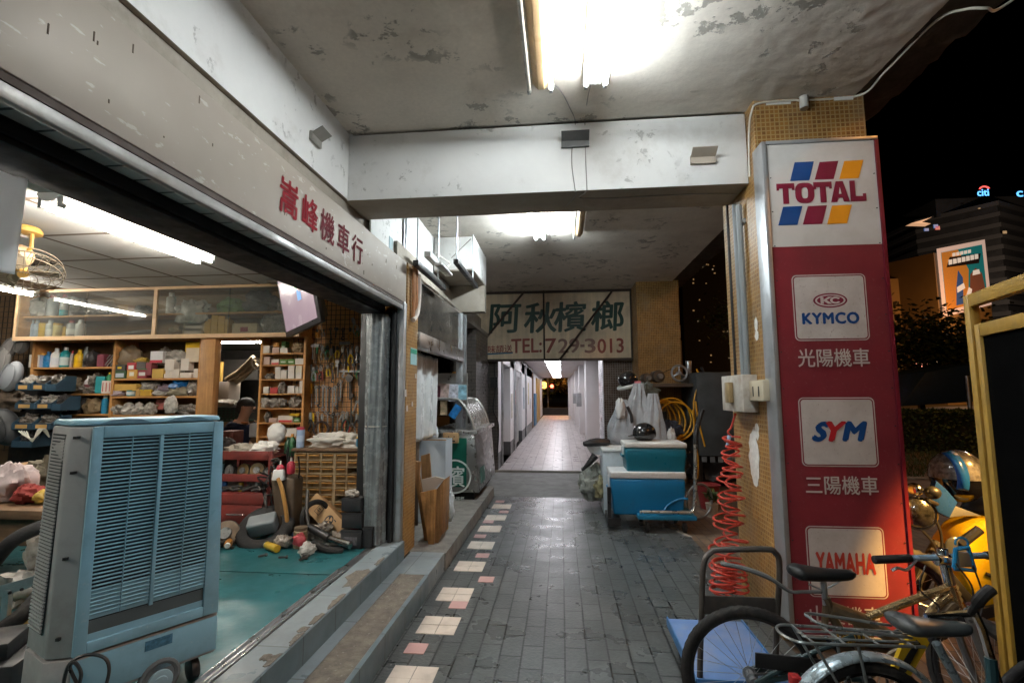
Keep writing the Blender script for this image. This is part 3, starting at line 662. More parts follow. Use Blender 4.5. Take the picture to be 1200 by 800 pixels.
def pbox(px0, px1, pyt, z, col, label, Y=None, d=.09, lab=None, name='parts_box', cat='box', rot=0.0, lid=False):
    Y = Y or YF + .012
    xa, xb = P(px0, pyt, y=Y).x, P(px1, pyt, y=Y).x; h = max(.015, P((px0 + px1) / 2, pyt, y=Y).z - z); x = (xa + xb) / 2; w = xb - xa
    t = thing(name, label, cat, (x, Y + d / 2, z)); R = rz(rot); C = Vector((x, Y + d / 2, z))
    b = MB(); b.box(C + Vector((0, 0, h / 2 + .001)), (w, d, h), R); b.build('carton', mat('box_%d_%d_%d' % tuple(int(q * 99) for q in col), col, .7, var=.1, vs=9), t, bevel=.002, segs=1)
    if lab:
        b = MB(); b.box(C + R @ Vector((0, -d / 2 - .0012, h * lab[2])), (w * lab[1], .002, h * lab[3]), R); b.build('paper_label', paint(lab[0], .6), t)
    if lid:
        b = MB(); b.box(C + Vector((0, 0, h + .004)), (w * 1.03, d * 1.03, .012), R); b.build('lid', paint(lid, .6), t)
    return t
def crumple(c, r, seed, m, name, label, cat='bag', group=None, nu=30, nv=18, sharp=.35):
    from mathutils import noise as N
    b = MB(); vs = []; c = Vector(c)
    for jv in range(nv + 1):
        th = PI * jv / nv
        for i in range(nu):
            ph = 2 * PI * i / nu; d = Vector((math.sin(th) * math.cos(ph), math.sin(th) * math.sin(ph), math.cos(th)))
            k = 1 + sharp * (N.noise(d * 2.1 + Vector((seed, 0, 0))) + .6 * N.noise(d * 5.3 + Vector((0, seed, 0))))
            p = Vector((d.x * r[0] * k, d.y * r[1] * k, d.z * r[2] * k)); p.z = max(p.z, -r[2] * .78); vs.append(c + p)
    b.add(vs, [(j_ * nu + i, (j_ + 1) * nu + i, (j_ + 1) * nu + (i + 1) % nu, j_ * nu + (i + 1) % nu) for j_ in range(nv) for i in range(nu)])
    o = b.build(name, m, smooth=48); return tag(o, label, cat, group)
def bagpx(px0, px1, pyt, z, m, label, seed, Y=None, dy=.09, name='plastic_bag', cat='bag', sharp=.35):
    Y = Y or YF + .1
    xa, xb = P(px0, pyt, y=Y).x, P(px1, pyt, y=Y).x; h = max(.03, P((px0 + px1) / 2, pyt, y=Y).z - z)
    return crumple(((xa + xb) / 2, Y, z + h * .43), ((xb - xa) / 2, dy, h * .56), seed, m, name, label, cat, sharp=sharp)
BAGC = mat('clear_bag_of_parts', (.20, .175, .15), .28, var=.6, vs=26, spec=.7, dirt=((.10, .085, .07), .5, 16))
BAGW = mat('pale_bag', (.38, .35, .31), .35, var=.45, vs=22, dirt=((.30, .26, .22), .35, 12))
BAGD = mat('dark_bag', (.055, .05, .05), .35, var=.6, vs=20)
BAGY = mat('brown_paper_bag', (.28, .20, .11), .7, var=.3, vs=14)
SILV = mat('dull_part_metal', (.35, .34, .33), .4, metal=.8, var=.3, vs=20, dirt=((.10, .08, .06), .35, 20))
w_, bl, ye, gr, te = (.74, .74, .72), (.02, .17, .38), (.70, .40, .02), (.03, .20, .10), (.02, .26, .28)
# behind the glass, lower row of the left door
z0 = zb + t_ + .001; Yk = YC + .14
for i, (a, c, pt, col, cp, lb) in enumerate((
    (27, 36, 374, (.40, .50, .62), (.75, .76, .78), 'pale blue spray can, first at the left end of the glass cabinet'), (37.5, 41, 375, (.42, .50, .62), (.72, .74, .76), 'slim pale blue can second from the left behind the cabinet glass'),
    (41.5, 47, 375, (.44, .52, .64), (.74, .76, .78), 'pale blue can touching the yellow tin behind cabinet glass'), (47.5, 55, 379, (.70, .45, .03), (.65, .40, .02), 'yellow tin between pale blue cans in the glass cabinet'),
    (56, 63.5, 375, (.60, .62, .62), (.70, .72, .72), 'white and yellow bottle right of the yellow tin behind glass'), (64.5, 73, 379, (.72, .62, .30), (.60, .35, .05), 'cream tin with yellow lid behind the left cabinet glass'),
    (74.5, 80, 383, (.55, .36, .06), (.45, .28, .05), 'short ochre tin at the middle of the left cabinet door'), (80.5, 89, 375, (.50, .50, .50), (.35, .05, .05), 'silver bottle with dark red cap behind the cabinet glass'),
    (91, 100, 375, (.74, .74, .72), (.72, .72, .70), 'white squeeze bottle beside the edge of the sliding glass door'))):
    bottle(a, c, pt, z0, col, lb, Yk, cp, 'can' if i not in (3, 5, 6) else 'tub', ((.78, .78, .76), .2, .5) if i in (4, 7) else None)
z1 = zm + .010; Yu = YC + .16
bottle(58.5, 67.5, 345, z1, (.52, .54, .56), 'grey spray can with red nozzle on the cabinet upper shelf', Yu, (.5, .04, .03))
bottle(73, 80, 345, z1, (.74, .75, .76), 'white and red spray can with teal foot on the cabinet upper shelf', Yu, (.55, .04, .04), band=((.02, .30, .33), .02, .3))
bottle(84, 88.5, 348, z1, (.42, .40, .38), 'thin grey tube standing right of the red nozzled cans', Yu, (.4, .38, .36), 'tub')
bagpx(39, 58, 349, z1, BAGC, 'clear bag of fittings left of the cans on cabinet upper shelf', 3, Yu)
crumple(Vector(((P(48, 365, y=Yu).x), Yu - .02, z1 + .045)), (.075, .05, .05), 8, BAGW, 'filter_element', 'pale round filter in front of the clear bag in the cabinet', 'filter', sharp=.08)
bagpx(89, 101, 350, z1, BAGC, 'grey bag pressed against the sliding glass on the upper shelf', 9, Yu)
pbox(138, 150, 357, z1, (.50, .30, .13), 'tan box on the upper cabinet shelf behind the second glass', Yu - .04)
pbox(150, 158, 358, z1, (.38, .22, .13), 'reddish brown box beside the tan box in the cabinet', Yu - .04)
bagpx(104, 126, 356, z1, BAGC, 'murky bag left of the tan box behind the second glass', 14, Yu); bagpx(160, 178, 358, z1, BAGC, 'murky bag right of the reddish brown box in the cabinet', 15, Yu)
t = thing('drum_brake_lining', 'thin curved metal linings lying flat on the cabinet floor', 'metal parts', (P(155, 388, y=Yk).x, Yk, z0))
for k in range(9):
    b = MB(); xx = P(133 + 4.6 * k, 388, y=Yk).x; b.tube(bez([(xx - .1, Yk - .05, z0 + .004 + .006 * k), (xx, Yk, z0 + .02 + .006 * k), (xx + .12, Yk + .03, z0 + .045 + .003 * k)], 4), .006, 5, flat=2.5); b.build('metal_strip', SILV, t)
# right half of the cabinet
bagpx(208, 244, 352, z1 - .10, BAGW, 'crumpled white bag spilling over the cabinet shelf edge', 21, YC + .10, .05, sharp=.5)
bottle(197, 206, 343, z1, (.66, .62, .56), 'white capped bottle left of the crumpled bag in cabinet', Yu, (.8, .78, .75)); pbox(186, 196, 352, z1, (.36, .25, .15), 'brown box at the frame behind the third glass', Yu)
bagpx(256, 290, 350, z1, mat('green_bag', (.14, .22, .06), .4, var=.4, vs=18), 'green bag on the upper shelf of the right cabinet door', 23, Yu)
bagpx(289, 325, 341, z1, BAGD, 'big black crumpled bag on the upper shelf at the right cabinet end', 24, Yu, .10)
bagpx(327, 345, 348, z1, BAGC, 'grey bag right of the big black bag in the cabinet', 25, Yu)
for i, (a, c, pt, bt, lb) in enumerate(((214, 238, 385, 391, 'flat pale carton at the bottom of a pile behind the cabinet glass'), (215, 240, 378.5, 385, 'flat carton in the middle of the pile behind the glass'), (217, 239, 371, 378.5, 'flat carton on top of the pile behind the glass'))):
    pbox(a, c, pt, z0 + (0, .05, .1)[i], (.52, .38, .22), lb, Yk - .03, lab=((.6, .5, .4), .8, .5, .4))
bagpx(202, 213, 381, z0, BAGY, 'brown paper bag left of the carton pile in the cabinet', 27, Yk)
for i, (a, c, pt, lb) in enumerate(((240, 247, 374, 'yellow carton right of the carton pile in the cabinet'), (248, 255.5, 369, 'tall yellow carton second in the yellow row'), (256, 263.5, 370, 'yellow carton third in the row behind the glass'), (264, 268, 374, 'narrow ochre carton at the end of the yellow row'))):
    pbox(a, c, pt, z0, (.52, .30, .06), lb, Yk - .03)
pbox(272, 301, 379, z0, (.55, .42, .27), 'long low carton printed with stripes behind the rightmost glass', Yk - .04, lab=((.30, .05, .08), .3, .5, .4)); bagpx(308, 340, 368, z0, BAGC, 'clear bag of glinting parts at the right end of cabinet floor', 31, Yk)
# shelf unit, left bay
z = LB[0] + .001
bottle(37.5, 48.5, 416, z, (.66, .62, .55), 'squat white tub first on the top open shelf', None, (.62, .58, .52), 'tub')
bottle(48.5, 53.5, 414, z, (.30, .36, .52), 'blue and orange tin beside the squat white tub', None, (.7, .35, .05), 'tub'); bottle(53.5, 62, 412, z, bl, 'bright blue oil bottle on the top open shelf', None, (.02, .10, .25), 'jug', ((.02, .09, .25), .42, .46))
bottle(62.5, 72, 408, z, w_, 'tall white bottle with white cap on the top open shelf', None, (.72, .72, .7), 'jug', ((.60, .62, .66), .1, .5))
bottle(73, 82.5, 407, z, te, 'teal bottle with pale nozzle right of the tall white bottle', None, (.6, .62, .6), 'jug', ((.45, .52, .52), .1, .5)); bottle(83.5, 87, 411, z, (.40, .33, .32), 'thin can with dark red cap behind the yellow bottle', None, (.4, .03, .04))
bottle(89.5, 98.5, 410, z, (.72, .43, .01), 'yellow bottle with spout on the top open shelf', None, (.70, .42, .01), 'jug', ((.45, .25, .01), .3, .33)); bottle(99.5, 104, 406, z, (.16, .18, .18), 'thin dark spray can right of the yellow bottle', None, (.25, .27, .26))
bagpx(105, 115, 411, z, BAGD, 'dark bag leaning behind the dark spray can', 41); pbox(114, 122, 415, z, (.20, .04, .06), 'small maroon box among wire hangers', None, .08)
t = thing('chain_set', 'row of thin metal links hung at the end of top shelf', 'metal parts', (xat(124), YF + .05, z))
for k in range(5): b = MB(); xx = xat(114 + 3.6 * k); b.tube([(xx, YF + .03, z + .004), (xx + .07, YF + .06, z + .13)], .006, 5); b.build('link_bar', SILV, t)
z = LB[1] + .001
bagpx(58, 96, 441, z, mat('brown_packing', (.20, .155, .10), .55, var=.6, vs=30, dirt=((.06, .05, .04), .4, 20)), 'heap of brown wrapped parts on the second shelf', 42, None, .12, sharp=.5)
bottle(101, 108.5, 440, z, (.66, .62, .62), 'white conical bottle with dark label on second shelf', None, (.6, .58, .56), 'jug', ((.20, .05, .06), .3, .5)); bagpx(96, 116, 450, z, BAGC, 'grey packet lying at the foot of the conical bottle', 43)
pbox(112, 121, 441, z, te, 'teal box leaning beside white cartons on second shelf', None, .1, rot=.2); bagpx(110, 120, 437, z + .08, BAGC, 'dull bag above the teal box', 44)
for k, lb in enumerate(('white upright carton, first of three at the second shelf end', 'white upright carton, middle of three at the second shelf end', 'white upright carton against the upright on the second shelf')): pbox(119.3 + 4 * k, 123 + 4 * k, 446, z, (.70, .62, .56), lb, None, .08, lab=((.5, .15, .12), .3, .5, .7))
bottle(126, 131.5, 436, z + .06, (.05, .30, .14), 'green bottle with yellow cap above the white cartons', None, (.65, .45, .03), 'jug')
z = LB[2] + .001
pbox(70, 80, 472, z, (.14, .03, .05), 'maroon carton with white label on the third shelf', None, .08, lab=((.65, .6, .58), .8, .45, .5)); bagpx(80, 103, 466, z, BAGD, 'black tangled parts right of the maroon carton', 46, sharp=.5)
bagpx(103, 119, 466, z, BAGY, 'olive paper bag on the third shelf', 47); bottle(121, 127, 463, z, (.03, .24, .42), 'blue spray can with white cap at the end of third shelf', None, (.7, .72, .74))
# right bay
z = RB[0] + .001; h1 = .075
bagpx(140, 168, 405, z + .10, mat('brown_sleeve', (.17, .12, .07), .5, var=.3, vs=14), 'rolled brown gasket bundle arching over boxes', 51, None, .08, 'gasket_roll', 'gasket', .2)
pbox(134, 147, 427.5, z + h1, (.05, .05, .045), 'black box with yellow mark on top of the left stack', None, lab=((.65, .45, .02), .35, .55, .3)); pbox(134, 147.5, 434, z, (.04, .09, .04), 'dark green box at the bottom left of the right shelves', None, lab=((.45, .5, .55), .7, .4, .5))
pbox(149, 160.5, 433, z, (.62, .34, .08), 'orange carton with white sticker on the parts shelf', None, lab=((.72, .68, .6), .45, .5, .45)); pbox(149, 159, 425, z + h1 + .01, (.45, .05, .06), 'red and white box on the orange carton', None, lab=((.7, .68, .66), .6, .4, .5))
pbox(161.5, 172, 433, z, (.30, .04, .06), 'dark red box right of the orange carton', None, lab=((.62, .6, .58), .7, .5, .4), lid=(.05, .14, .05)); pbox(160, 170.5, 424, z + h1 + .02, (.12, .10, .09), 'dark carton on the dark red box', None)
pbox(171, 177.5, 425, z + .03, (.26, .06, .07), 'narrow maroon box right of the dark carton', None); pbox(178.5, 191.5, 432, z, (.60, .38, .09), 'open ochre carton with folded flap', None)
pbox(176.5, 191, 411.5, z + .16, (.68, .66, .66), 'white box with red base high on the right shelves', None, .1, lab=((.45, .04, .06), 1.0, .12, .24))
bagpx(155, 176, 419, z + .13, mat('ochre_bits', (.42, .28, .05), .5, var=.4, vs=30), 'ochre cable bundle under the gasket roll', 53, None, .06)
bagpx(197, 218, 410, z + .16, BAGW, 'grey white bag heaped high on the right shelves', 54, None, .08); bagpx(188, 200, 408, z + .14, BAGC, 'dull clear bag beside the white and red box', 55, None, .07)
pbox(218, 236, 407.5, z + .165, (.66, .54, .40), 'cream carton under the yellow packets', None, .1); pbox(217.5, 235, 401, z + .27, (.68, .42, .02), 'yellow packets lying on the cream carton', YF + .02, .09)
for k, (a, c, pt, zz, lb) in enumerate(((193.5, 204.5, 421, .08, 'white cube carton on top of two small ones'), (212, 221.5, 420, .075, 'white cube carton standing apart near the post'), (194, 200, 432, .03, 'small white carton under the left cube'), (201, 210, 432.5, 0, 'white carton on the board below the left cube'), (192, 200.5, 438, 0, 'low pale carton left of the white carton'), (211, 224, 436.5, 0, 'low striped carton below the right cube'), (227, 235.5, 432, 0, 'pale carton beside the shelf upright'))):
    pbox(a, c, pt, z + zz, (.68, .60, .52), lb, YF + .008 + .002 * k, .08)
z = RB[1] + .001
pbox(131, 160, 450, z + .055, (.60, .36, .08), 'long orange carton raised on the middle right shelf', None, .09); bottle(150, 158.5, 457, z, te, 'teal tin with white band on the middle right shelf', YF + .04, (.02, .25, .22), 'tub', ((.68, .70, .68), .2, .8))
pbox(159, 164, 456, z, (.46, .27, .08), 'small brown carton beside the teal tin', None); pbox(164.5, 177, 457.5, z, (.56, .32, .04), 'ochre wrapped packet beside the small brown carton', None, lid=(.66, .42, .03)); bagpx(130, 146, 457, z, mat('mauve_bag', (.34, .26, .28), .4, var=.2), 'mauve packet left of the teal tin', 56, YF + .04, .04)
bagpx(167, 190, 446, z + .02, BAGC, 'clear bag of bolts on the middle right shelf', 57); bagpx(186, 204, 450, z + .03, mat('purple_bag', (.14, .10, .12), .4, var=.5, vs=20), 'purplish bag in the middle of the shelf', 58); bagpx(178, 197, 457, z, BAGW, 'pale bag in front of the purplish bag', 59, YF + .04, .04)
bagpx(203, 224, 444, z + .05, mat('blue_bag', (.01, .09, .25), .35, var=.3, vs=18), 'bright blue bag at the back of middle right shelf', 60); bagpx(199, 223, 453, z, mat('olive_bag', (.25, .22, .15), .5, var=.25), 'olive cloth bag in front of the blue bag', 61, YF + .04, .05); bagpx(222, 236, 445, z, BAGC, 'tall clear bag beside the post on the middle shelf', 62)
z = RB[2] + .001
for i, (a, c, pt, m, lb) in enumerate(((133, 143, 474, BAGW, 'pale bag first on the lowest visible right shelf'), (141, 158, 473, BAGW, 'fat pale bag second on the lowest visible shelf'), (157, 171, 473, BAGW, 'knotted pale bag third on the lowest visible shelf'), (170, 183, 472, BAGW, 'pale bag with brown stain near the shelf middle'), (208, 234, 474, BAGC, 'heap of small loose parts at the right of lowest shelf'))): bagpx(a, c, pt, z, m, lb, 70 + i, YF + .06, .06, sharp=.45)
bagpx(193.5, 209, 464, z + .02, mat('hanging_clear', (.50, .47, .43), .25, var=.5, vs=24, spec=.8), 'clear bag of washers hanging over the shelf edge', 77, YF - .02, .03, sharp=.25); pbox(183, 192, 468, z + .05, (.44, .14, .12), 'faded red packet behind the pale bags', YF + .1, .05)
# parts shelf right of the doorway
cols = {'w': (.66, .60, .54), 'g': (.10, .20, .05), 'r': (.42, .05, .05), 'y': (.66, .44, .03), 'o': (.55, .28, .08), 'p': (.52, .36, .30), 'd': (.06, .06, .07), 'b': (.05, .22, .36)}
rows = [(0, [(308, 316, 405, 'w', 'white carton at the left end of the top narrow shelf'), (319, 327, 407, 'p', 'beige carton on the top narrow shelf'), (320, 325, 402, 'o', 'orange packet on the beige carton'), (328, 337, 407.5, 'w', 'flat white carton on the top narrow shelf'), (330, 335, 400, 'g', 'green tin behind the flat white carton')]),
 (1, [(309, 316, 418, 'p', 'dull packet left on the second narrow shelf'), (318, 327, 421, 'w', 'white and red carton on the second narrow shelf'), (328, 336, 421, 'g', 'green striped box on the second narrow shelf'), (337, 345, 421, 'g', 'second green striped box beside the first'), (346, 356, 420, 'w', 'crumpled white and green packet on the second narrow shelf')]),
 (2, [(322.5, 328.5, 436, 'w', 'small white carton, left of the third narrow shelf'), (329, 336, 433.5, 'w', 'white carton beside the taller pair on third narrow shelf'), (337.5, 345, 435, 'w', 'white carton under another on the third narrow shelf'), (346.5, 353.5, 436, 'w', 'cream carton at the right end of third narrow shelf')]),
 (3, [(308.5, 315, 453, 'w', 'pale carton at the left of the fourth narrow shelf'), (316.5, 325, 454, 'r', 'red and white box on the fourth narrow shelf'), (337, 345, 452, 'w', 'white carton right of dark bits on fourth narrow shelf'), (346, 350, 453, 'w', 'thin white carton on the fourth narrow shelf'), (351, 356, 446, 'w', 'tall white carton at the end of fourth narrow shelf')]),
 (5, [(315, 325, 490, 'p', 'pinkish carton on the sixth narrow shelf'), (326, 343, 487, 'w', 'flat white and red carton on the sixth narrow shelf'), (339, 350, 484.5, 'y', 'yellow carton stacked above the flat white one'), (344, 351, 489.5, 'g', 'green carton under the yellow one')]),
 (6, [(314, 322, 509, 'y', 'yellow packet on the seventh narrow shelf'), (327, 335, 507, 'r', 'red packet on the seventh narrow shelf'), (332, 347, 502, 'w', 'white packet across the seventh narrow shelf')])]
for si, its in rows:
    z = SB[si] + .001
    for k, (a, c, pt, ck, lb) in enumerate(its):
        zz = z
        if 'on the beige' in lb or 'stacked above' in lb: zz = z + .065
        if 'behind the flat' in lb: zz = z
        pbox(a, c, pt, zz, cols[ck], lb, YF + .008 + .012 * (k % 2) + (.05 if 'behind' in lb else 0), .07, lab=(((.5, .06, .06), .9, .2, .3) if 'red' in lb and ck == 'w' else ((.55, .6, .5), .7, .5, .25) if ck == 'g' else None))
pbox(337.5, 345, 427.5, SB[2] + .066, (.66, .60, .54), 'upper carton of a white pair on the third narrow shelf', YF + .01, .07); pbox(322.5, 328.5, 430, SB[2] + .06, (.66, .6, .54), 'upper small white carton on the third narrow shelf', YF + .01, .07); pbox(346.5, 354, 428, SB[2] + .066, (.62, .56, .44), 'cream upper carton at the end of the third narrow shelf', YF + .01, .07)
for i, (si, a, c, pt, m, lb) in enumerate(((0, 344, 356, 401, BAGY, 'tan bag at the right end of the top narrow shelf'), (2, 312, 322, 437, BAGC, 'clear bag at the left of the third narrow shelf'), (3, 326, 337, 448, BAGC, 'dark clear bag on the fourth narrow shelf'), (4, 307, 317, 465, BAGW, 'white bag on the fifth narrow shelf'), (4, 316, 336, 466, BAGC, 'wide clear bag of parts on the fifth narrow shelf'), (4, 340, 354, 464, BAGC, 'twisted clear bag at the end of the fifth narrow shelf'), (5, 312, 318, 482, BAGC, 'clear bag on the sixth narrow shelf'), (6, 320, 332, 501, BAGY, 'brownish bag on the seventh narrow shelf'))): bagpx(a, c, pt, SB[si] + .001, m, lb, 90 + i, YF + .06, .05, sharp=.45)
# ------------------------------------------------------------ tool wall
YT = 4.915
g = thing('wire_grid_panel', 'black wire grid over the orange plywood wall behind the hand tools', 'grid panel', (-2.3, 4.88, 1.2)); b = MB()
xg0, xg1 = -2.78, -1.80; zg0, zg1 = 1.02, 2.56; s_ = .05
for k in range(int((xg1 - xg0) / s_) + 1): b.box((xg0 + k * s_, YT - .022, (zg0 + zg1) / 2), (.005, .005, zg1 - zg0))
for k in range(int((zg1 - zg0) / s_) + 1): b.box(((xg0 + xg1) / 2, YT - .028, zg0 + k * s_), (xg1 - xg0, .005, .005))
b.build('grid_wire', mat('grid_black', (.02, .02, .02), .5, metal=.3), g)
STL = mat('tool_steel', (.36, .36, .35), .35, metal=.6, var=.25, vs=20, dirt=((.07, .06, .05), .3, 18)); DST = mat('dark_tool_steel', (.07, .065, .06), .45, metal=.6, var=.3, vs=20)
YTL = YT - .045
TG = 'hand tools hanging on the wire grid'
def tool(kind, px0, py0, px1, py1, label, c=None, m=None, wdt=.012):
    """a hand tool hanging from (px0,py0) to (px1,py1)"""
    a = P(px0, py0, y=YTL); e = P(px1, py1, y=YTL); d = (e - a); L = d.length; d.normalize(); sd = Vector((0, -1, 0)).cross(d).normalized(); F = Vector((0, -.006, 0))
    t = thing(kind, label, {'combination_wrench': 'wrench', 'pliers': 'pliers', 'screwdriver': 'screwdriver', 'hammer': 'hammer', 'ratchet_tool': 'tool', 'locking_pliers': 'pliers', 'scissors': 'scissors'}[kind], tuple(a)); m = m or STL
    def quadstrip(mb, p, q, w0, w1, th=.008):
        u = (q - p).normalized(); s = Vector((0, -1, 0)).cross(u).normalized()
        mb.prism([(0, -w0), (1, -w1), (1, w1), (0, w0)], p - Vector((0, th / 2, 0)), q - p, s, (0, th, 0))
    if kind == 'combination_wrench':
        b = MB(); quadstrip(b, a + d * .012, e - d * .02, wdt * .55, wdt * .42); b.build('shank', m, t)
        b = MB(); b.torus(a + d * .006, wdt * .95, wdt * .42, (0, 1, 0), 14, 6); b.build('ring_end', m, t)
        b = MB(); b.torus(e - d * .008, wdt * 1.1, wdt * .5, (0, 1, 0), 14, 6, arc=(-2.2, 2.2)); b.build('open_end', m, t)
    elif kind in ('pliers', 'locking_pliers', 'scissors'):
        pv = a + d * L * .36; hm = paint(c or (.6, .38, .02), .4)
        for s in (-1, 1):
            b = MB(); b.tube(bez([pv, pv + sd * s * L * .13 + d * L * .2, pv + sd * s * L * .17 + d * L * .42, e + sd * s * L * .10], 5), wdt * .45, 6); b.build('handle', hm, t)
            b = MB(); b.tube([pv, pv - d * L * .16 + sd * s * L * .05, a + sd * s * .006], [wdt * .7, wdt * .6, wdt * .25], 6); b.build('jaw', m, t)
    elif kind == 'screwdriver':
        b = MB(); b.cyl(a, a + d * L * .42, wdt * .8, wdt * .65, 10); b.build('handle', paint(c or (.5, .03, .03), .35), t)
        b = MB(); b.cyl(a + d * L * .42, e, wdt * .3, wdt * .25, 8); b.build('blade', m, t)
    elif kind == 'hammer':
        b = MB(); b.cyl(a + d * .02, e, wdt * .5, wdt * .7, 8); b.build('handle', WOODD, t)
        b = MB(); b.box(a, (.10, .028, .03)); b.build('head', m, t)
    else:
        b = MB(); b.cyl(a, e, wdt * .45, wdt * .6, 8); b.build('handle', m, t)
        b = MB(); b.cyl(a + Vector((0, -.02, 0)), a + Vector((0, .018, 0)), wdt * 1.2, n=12); b.build('ratchet_head', m, t)
    return t
Wr = (.010, .012)
for i, (x, y0, x1_, y1) in enumerate(((370.5, 453, 371, 473), (374, 453, 374, 476), (378.5, 452, 378, 480), (382.5, 453, 382, 484), (386, 454, 386, 485), (390, 455, 389.5, 488), (393, 453, 393.5, 474), (396.5, 450, 395.5, 478), (399.5, 446, 399, 468))):
    tool('combination_wrench', x, y0, x1_, y1, ('short bright wrench at the left of the hanging row', 'second wrench of the row, plain grey steel', 'third wrench of the row, slightly longer', 'fourth wrench of the row hanging straight', 'long grey wrench in the middle of the row', 'longest wrench of the row, sixth along', 'slim wrench just right of the longest one', 'pale wrench eighth in the row', 'shiny wrench last in the row and hung higher')[i], m=STL if i % 3 != 1 else DST, wdt=.014)
tool('screwdriver', 361, 449, 362, 479, 'orange handled screwdriver left of the wrench row', (.66, .28, .02)); tool('screwdriver', 365, 449, 365, 478, 'second orange handled screwdriver beside the first', (.66, .30, .02))
tool('screwdriver', 357.5, 478, 351, 490, 'red handled screwdriver slanting over the shelf edge', (.5, .04, .06)); tool('pliers', 388, 408, 388, 432, 'pliers with tan handles high on the tool grid', (.42, .26, .06), wdt=.016)
tool('pliers', 377, 404, 377, 424, 'open pliers with brown handles near the top of the grid', (.33, .2, .07)); tool('locking_pliers', 411, 409, 411, 426, 'pliers with bright yellow handles', (.72, .47, .01), wdt=.02)
tool('pliers', 429, 411, 430, 426, 'pliers with blue handle beside the plastic curtain', (.02, .2, .38), wdt=.018); tool('hammer', 404, 402, 402, 432, 'hammer hanging left of the yellow pliers', wdt=.016)
tool('hammer', 369, 405, 369, 425, 'small hammer near the television', wdt=.018); tool('ratchet_tool', 396, 424, 396, 442, 'ratchet handle with pale tip below the brown pliers', m=STL, wdt=.017)
tool('ratchet_tool', 384, 420, 385, 440, 'dark ratchet handle between pliers', m=DST, wdt=.015); tool('locking_pliers', 367, 430, 368, 446, 'silver locking pliers low by the shelf', (.35, .35, .35), wdt=.02)
tool('locking_pliers', 376, 428, 375, 446, 'dark red handled grips above the wrench row', (.20, .04, .03), wdt=.02); tool('screwdriver', 421, 436, 420, 474, 'long black handled tool right of the grid centre', (.03, .03, .03), wdt=.016)
tool('ratchet_tool', 410, 443, 411, 468, 'thick dark grease gun like handle in the grid centre', m=DST, wdt=.032); tool('screwdriver', 401, 486, 393, 502, 'slanting bright screwdriver low on the grid', (.35, .35, .35), wdt=.014)
tool('locking_pliers', 407, 482, 404, 505, 'dark green handled grips low on the grid', (.03, .06, .05), wdt=.024); tool('ratchet_tool', 412, 463, 411, 500, 'long grey bar hanging in the lower grid', m=DST, wdt=.018); tool('combination_wrench', 418, 470, 414, 484, 'bent spanner hanging below the long black tool', wdt=.012)
tool('screwdriver', 421, 479, 419, 496, 'orange hook handled tool by the plastic curtain', (.62, .30, .02), wdt=.012); tool('screwdriver', 429, 478, 427, 500, 'grey cutter hanging beside the plastic curtain', (.30, .32, .33), wdt=.016)
tool('scissors', 413, 372, 419, 392, 'pale tailor scissors hung high on the dim grid', (.30, .27, .20), wdt=.018); tool('pliers', 364, 483, 364, 505, 'black handled pliers below the orange screwdrivers', (.03, .03, .03), wdt=.02)
tool('combination_wrench', 423, 447, 424, 470, 'dark spanner right of the long black tool', m=DST, wdt=.014); tool('pliers', 418, 405, 418, 425, 'black handled pliers right of the yellow ones', (.03, .03, .035), wdt=.02)
b = MB(); c = P(376, 503, y=YTL)
for k in range(5): b.torus(c + Vector((.004 * k, -.004 * k, .005 * math.sin(k * 2))), .075 + .004 * (k % 3), .006, (.1 * math.sin(k), 1, .1 * math.cos(k * 2)), 28, 6)
tag(b.build('wire_coil', mat('coil_dark', (.05, .03, .025), .5)), 'dark coil of wire hanging at the bottom of the tool grid', 'coil')
b = MB(); c = P(431, 452, y=YTL)
for k in range(3): b.torus(c + Vector((0, -.006 * k, 0)), .05, .005, (.1 * k, 1, .1), 24, 6)
tag(b.build('wire_coil', mat('coil_dark', (.05, .03, .025), .5)), 'small dark coil half hidden behind the plastic curtain', 'coil')
b = MB(); b.bx(P(400, 434, y=YT).x, -1.80, YT - .05, YT - .03, P(420, 436, y=YT).z, P(420, 434, y=YT).z); tag(b.build('tool_rail', STL), 'thin steel rail across the right half of the tool grid', 'rail')

# television on a bracket
A = P(372, 372, y=4.05); B_ = P(336, 389, y=4.35); C_ = P(326, 331, y=4.30); U = (A - B_); V = (C_ - B_); Nn = U.cross(V).normalized()
if Nn.y > 0: Nn = -Nn
tv = thing('television', 'small flat television tilted on a bracket in the workshop corner', 'television', tuple(B_))
b = MB(); m_ = .06
b.prism([(-m_, -.10), (1 + m_ * 1.2, -.10), (1 + m_ * 1.2, 1.1), (-m_, 1.1)], B_ + Nn * -.002, U, V, Nn * -.05); b.prism([(.12, .05), (.88, .05), (.8, .9), (.2, .9)], B_ - Nn * .052, U, V, Nn * -.10)
b.build('casing', BLACKP, tv, bevel=.006)
b = MB(); b.prism([(0, 0), (1, 0), (1, 1.02), (0, 1.02)], B_, U, V, Nn * .004)
scr = mat('tv_screen', (.10, .08, .09), .18, emit=(.42, .30, .36), estr=.55, var=.3, vs=2.5); b.build('screen', scr, tv)
for nm, q, cc in (('green_patch', (.50, .70, .62, .86), (.05, .28, .10)), ('orange_patch', (.60, .62, .74, .82), (.50, .28, .18)), ('blue_patch', (.53, .46, .65, .66), (.10, .22, .42))):
    b = MB(); b.prism([(q[0], q[1]), (q[2], q[1]), (q[2], q[3]), (q[0], q[3])], B_ + Nn * .0042, U, V, Nn * .0015); b.build(nm, mat(nm, cc, .4, emit=cc, estr=.8), tv)
b = MB(); c = A - Nn * .15; b.tube([c + V * .4, Vector((-2.0, 4.6, 2.5)), Vector((-2.0, 4.88, 2.5))], .02, 8); b.build('wall_bracket', DARKM, tv)

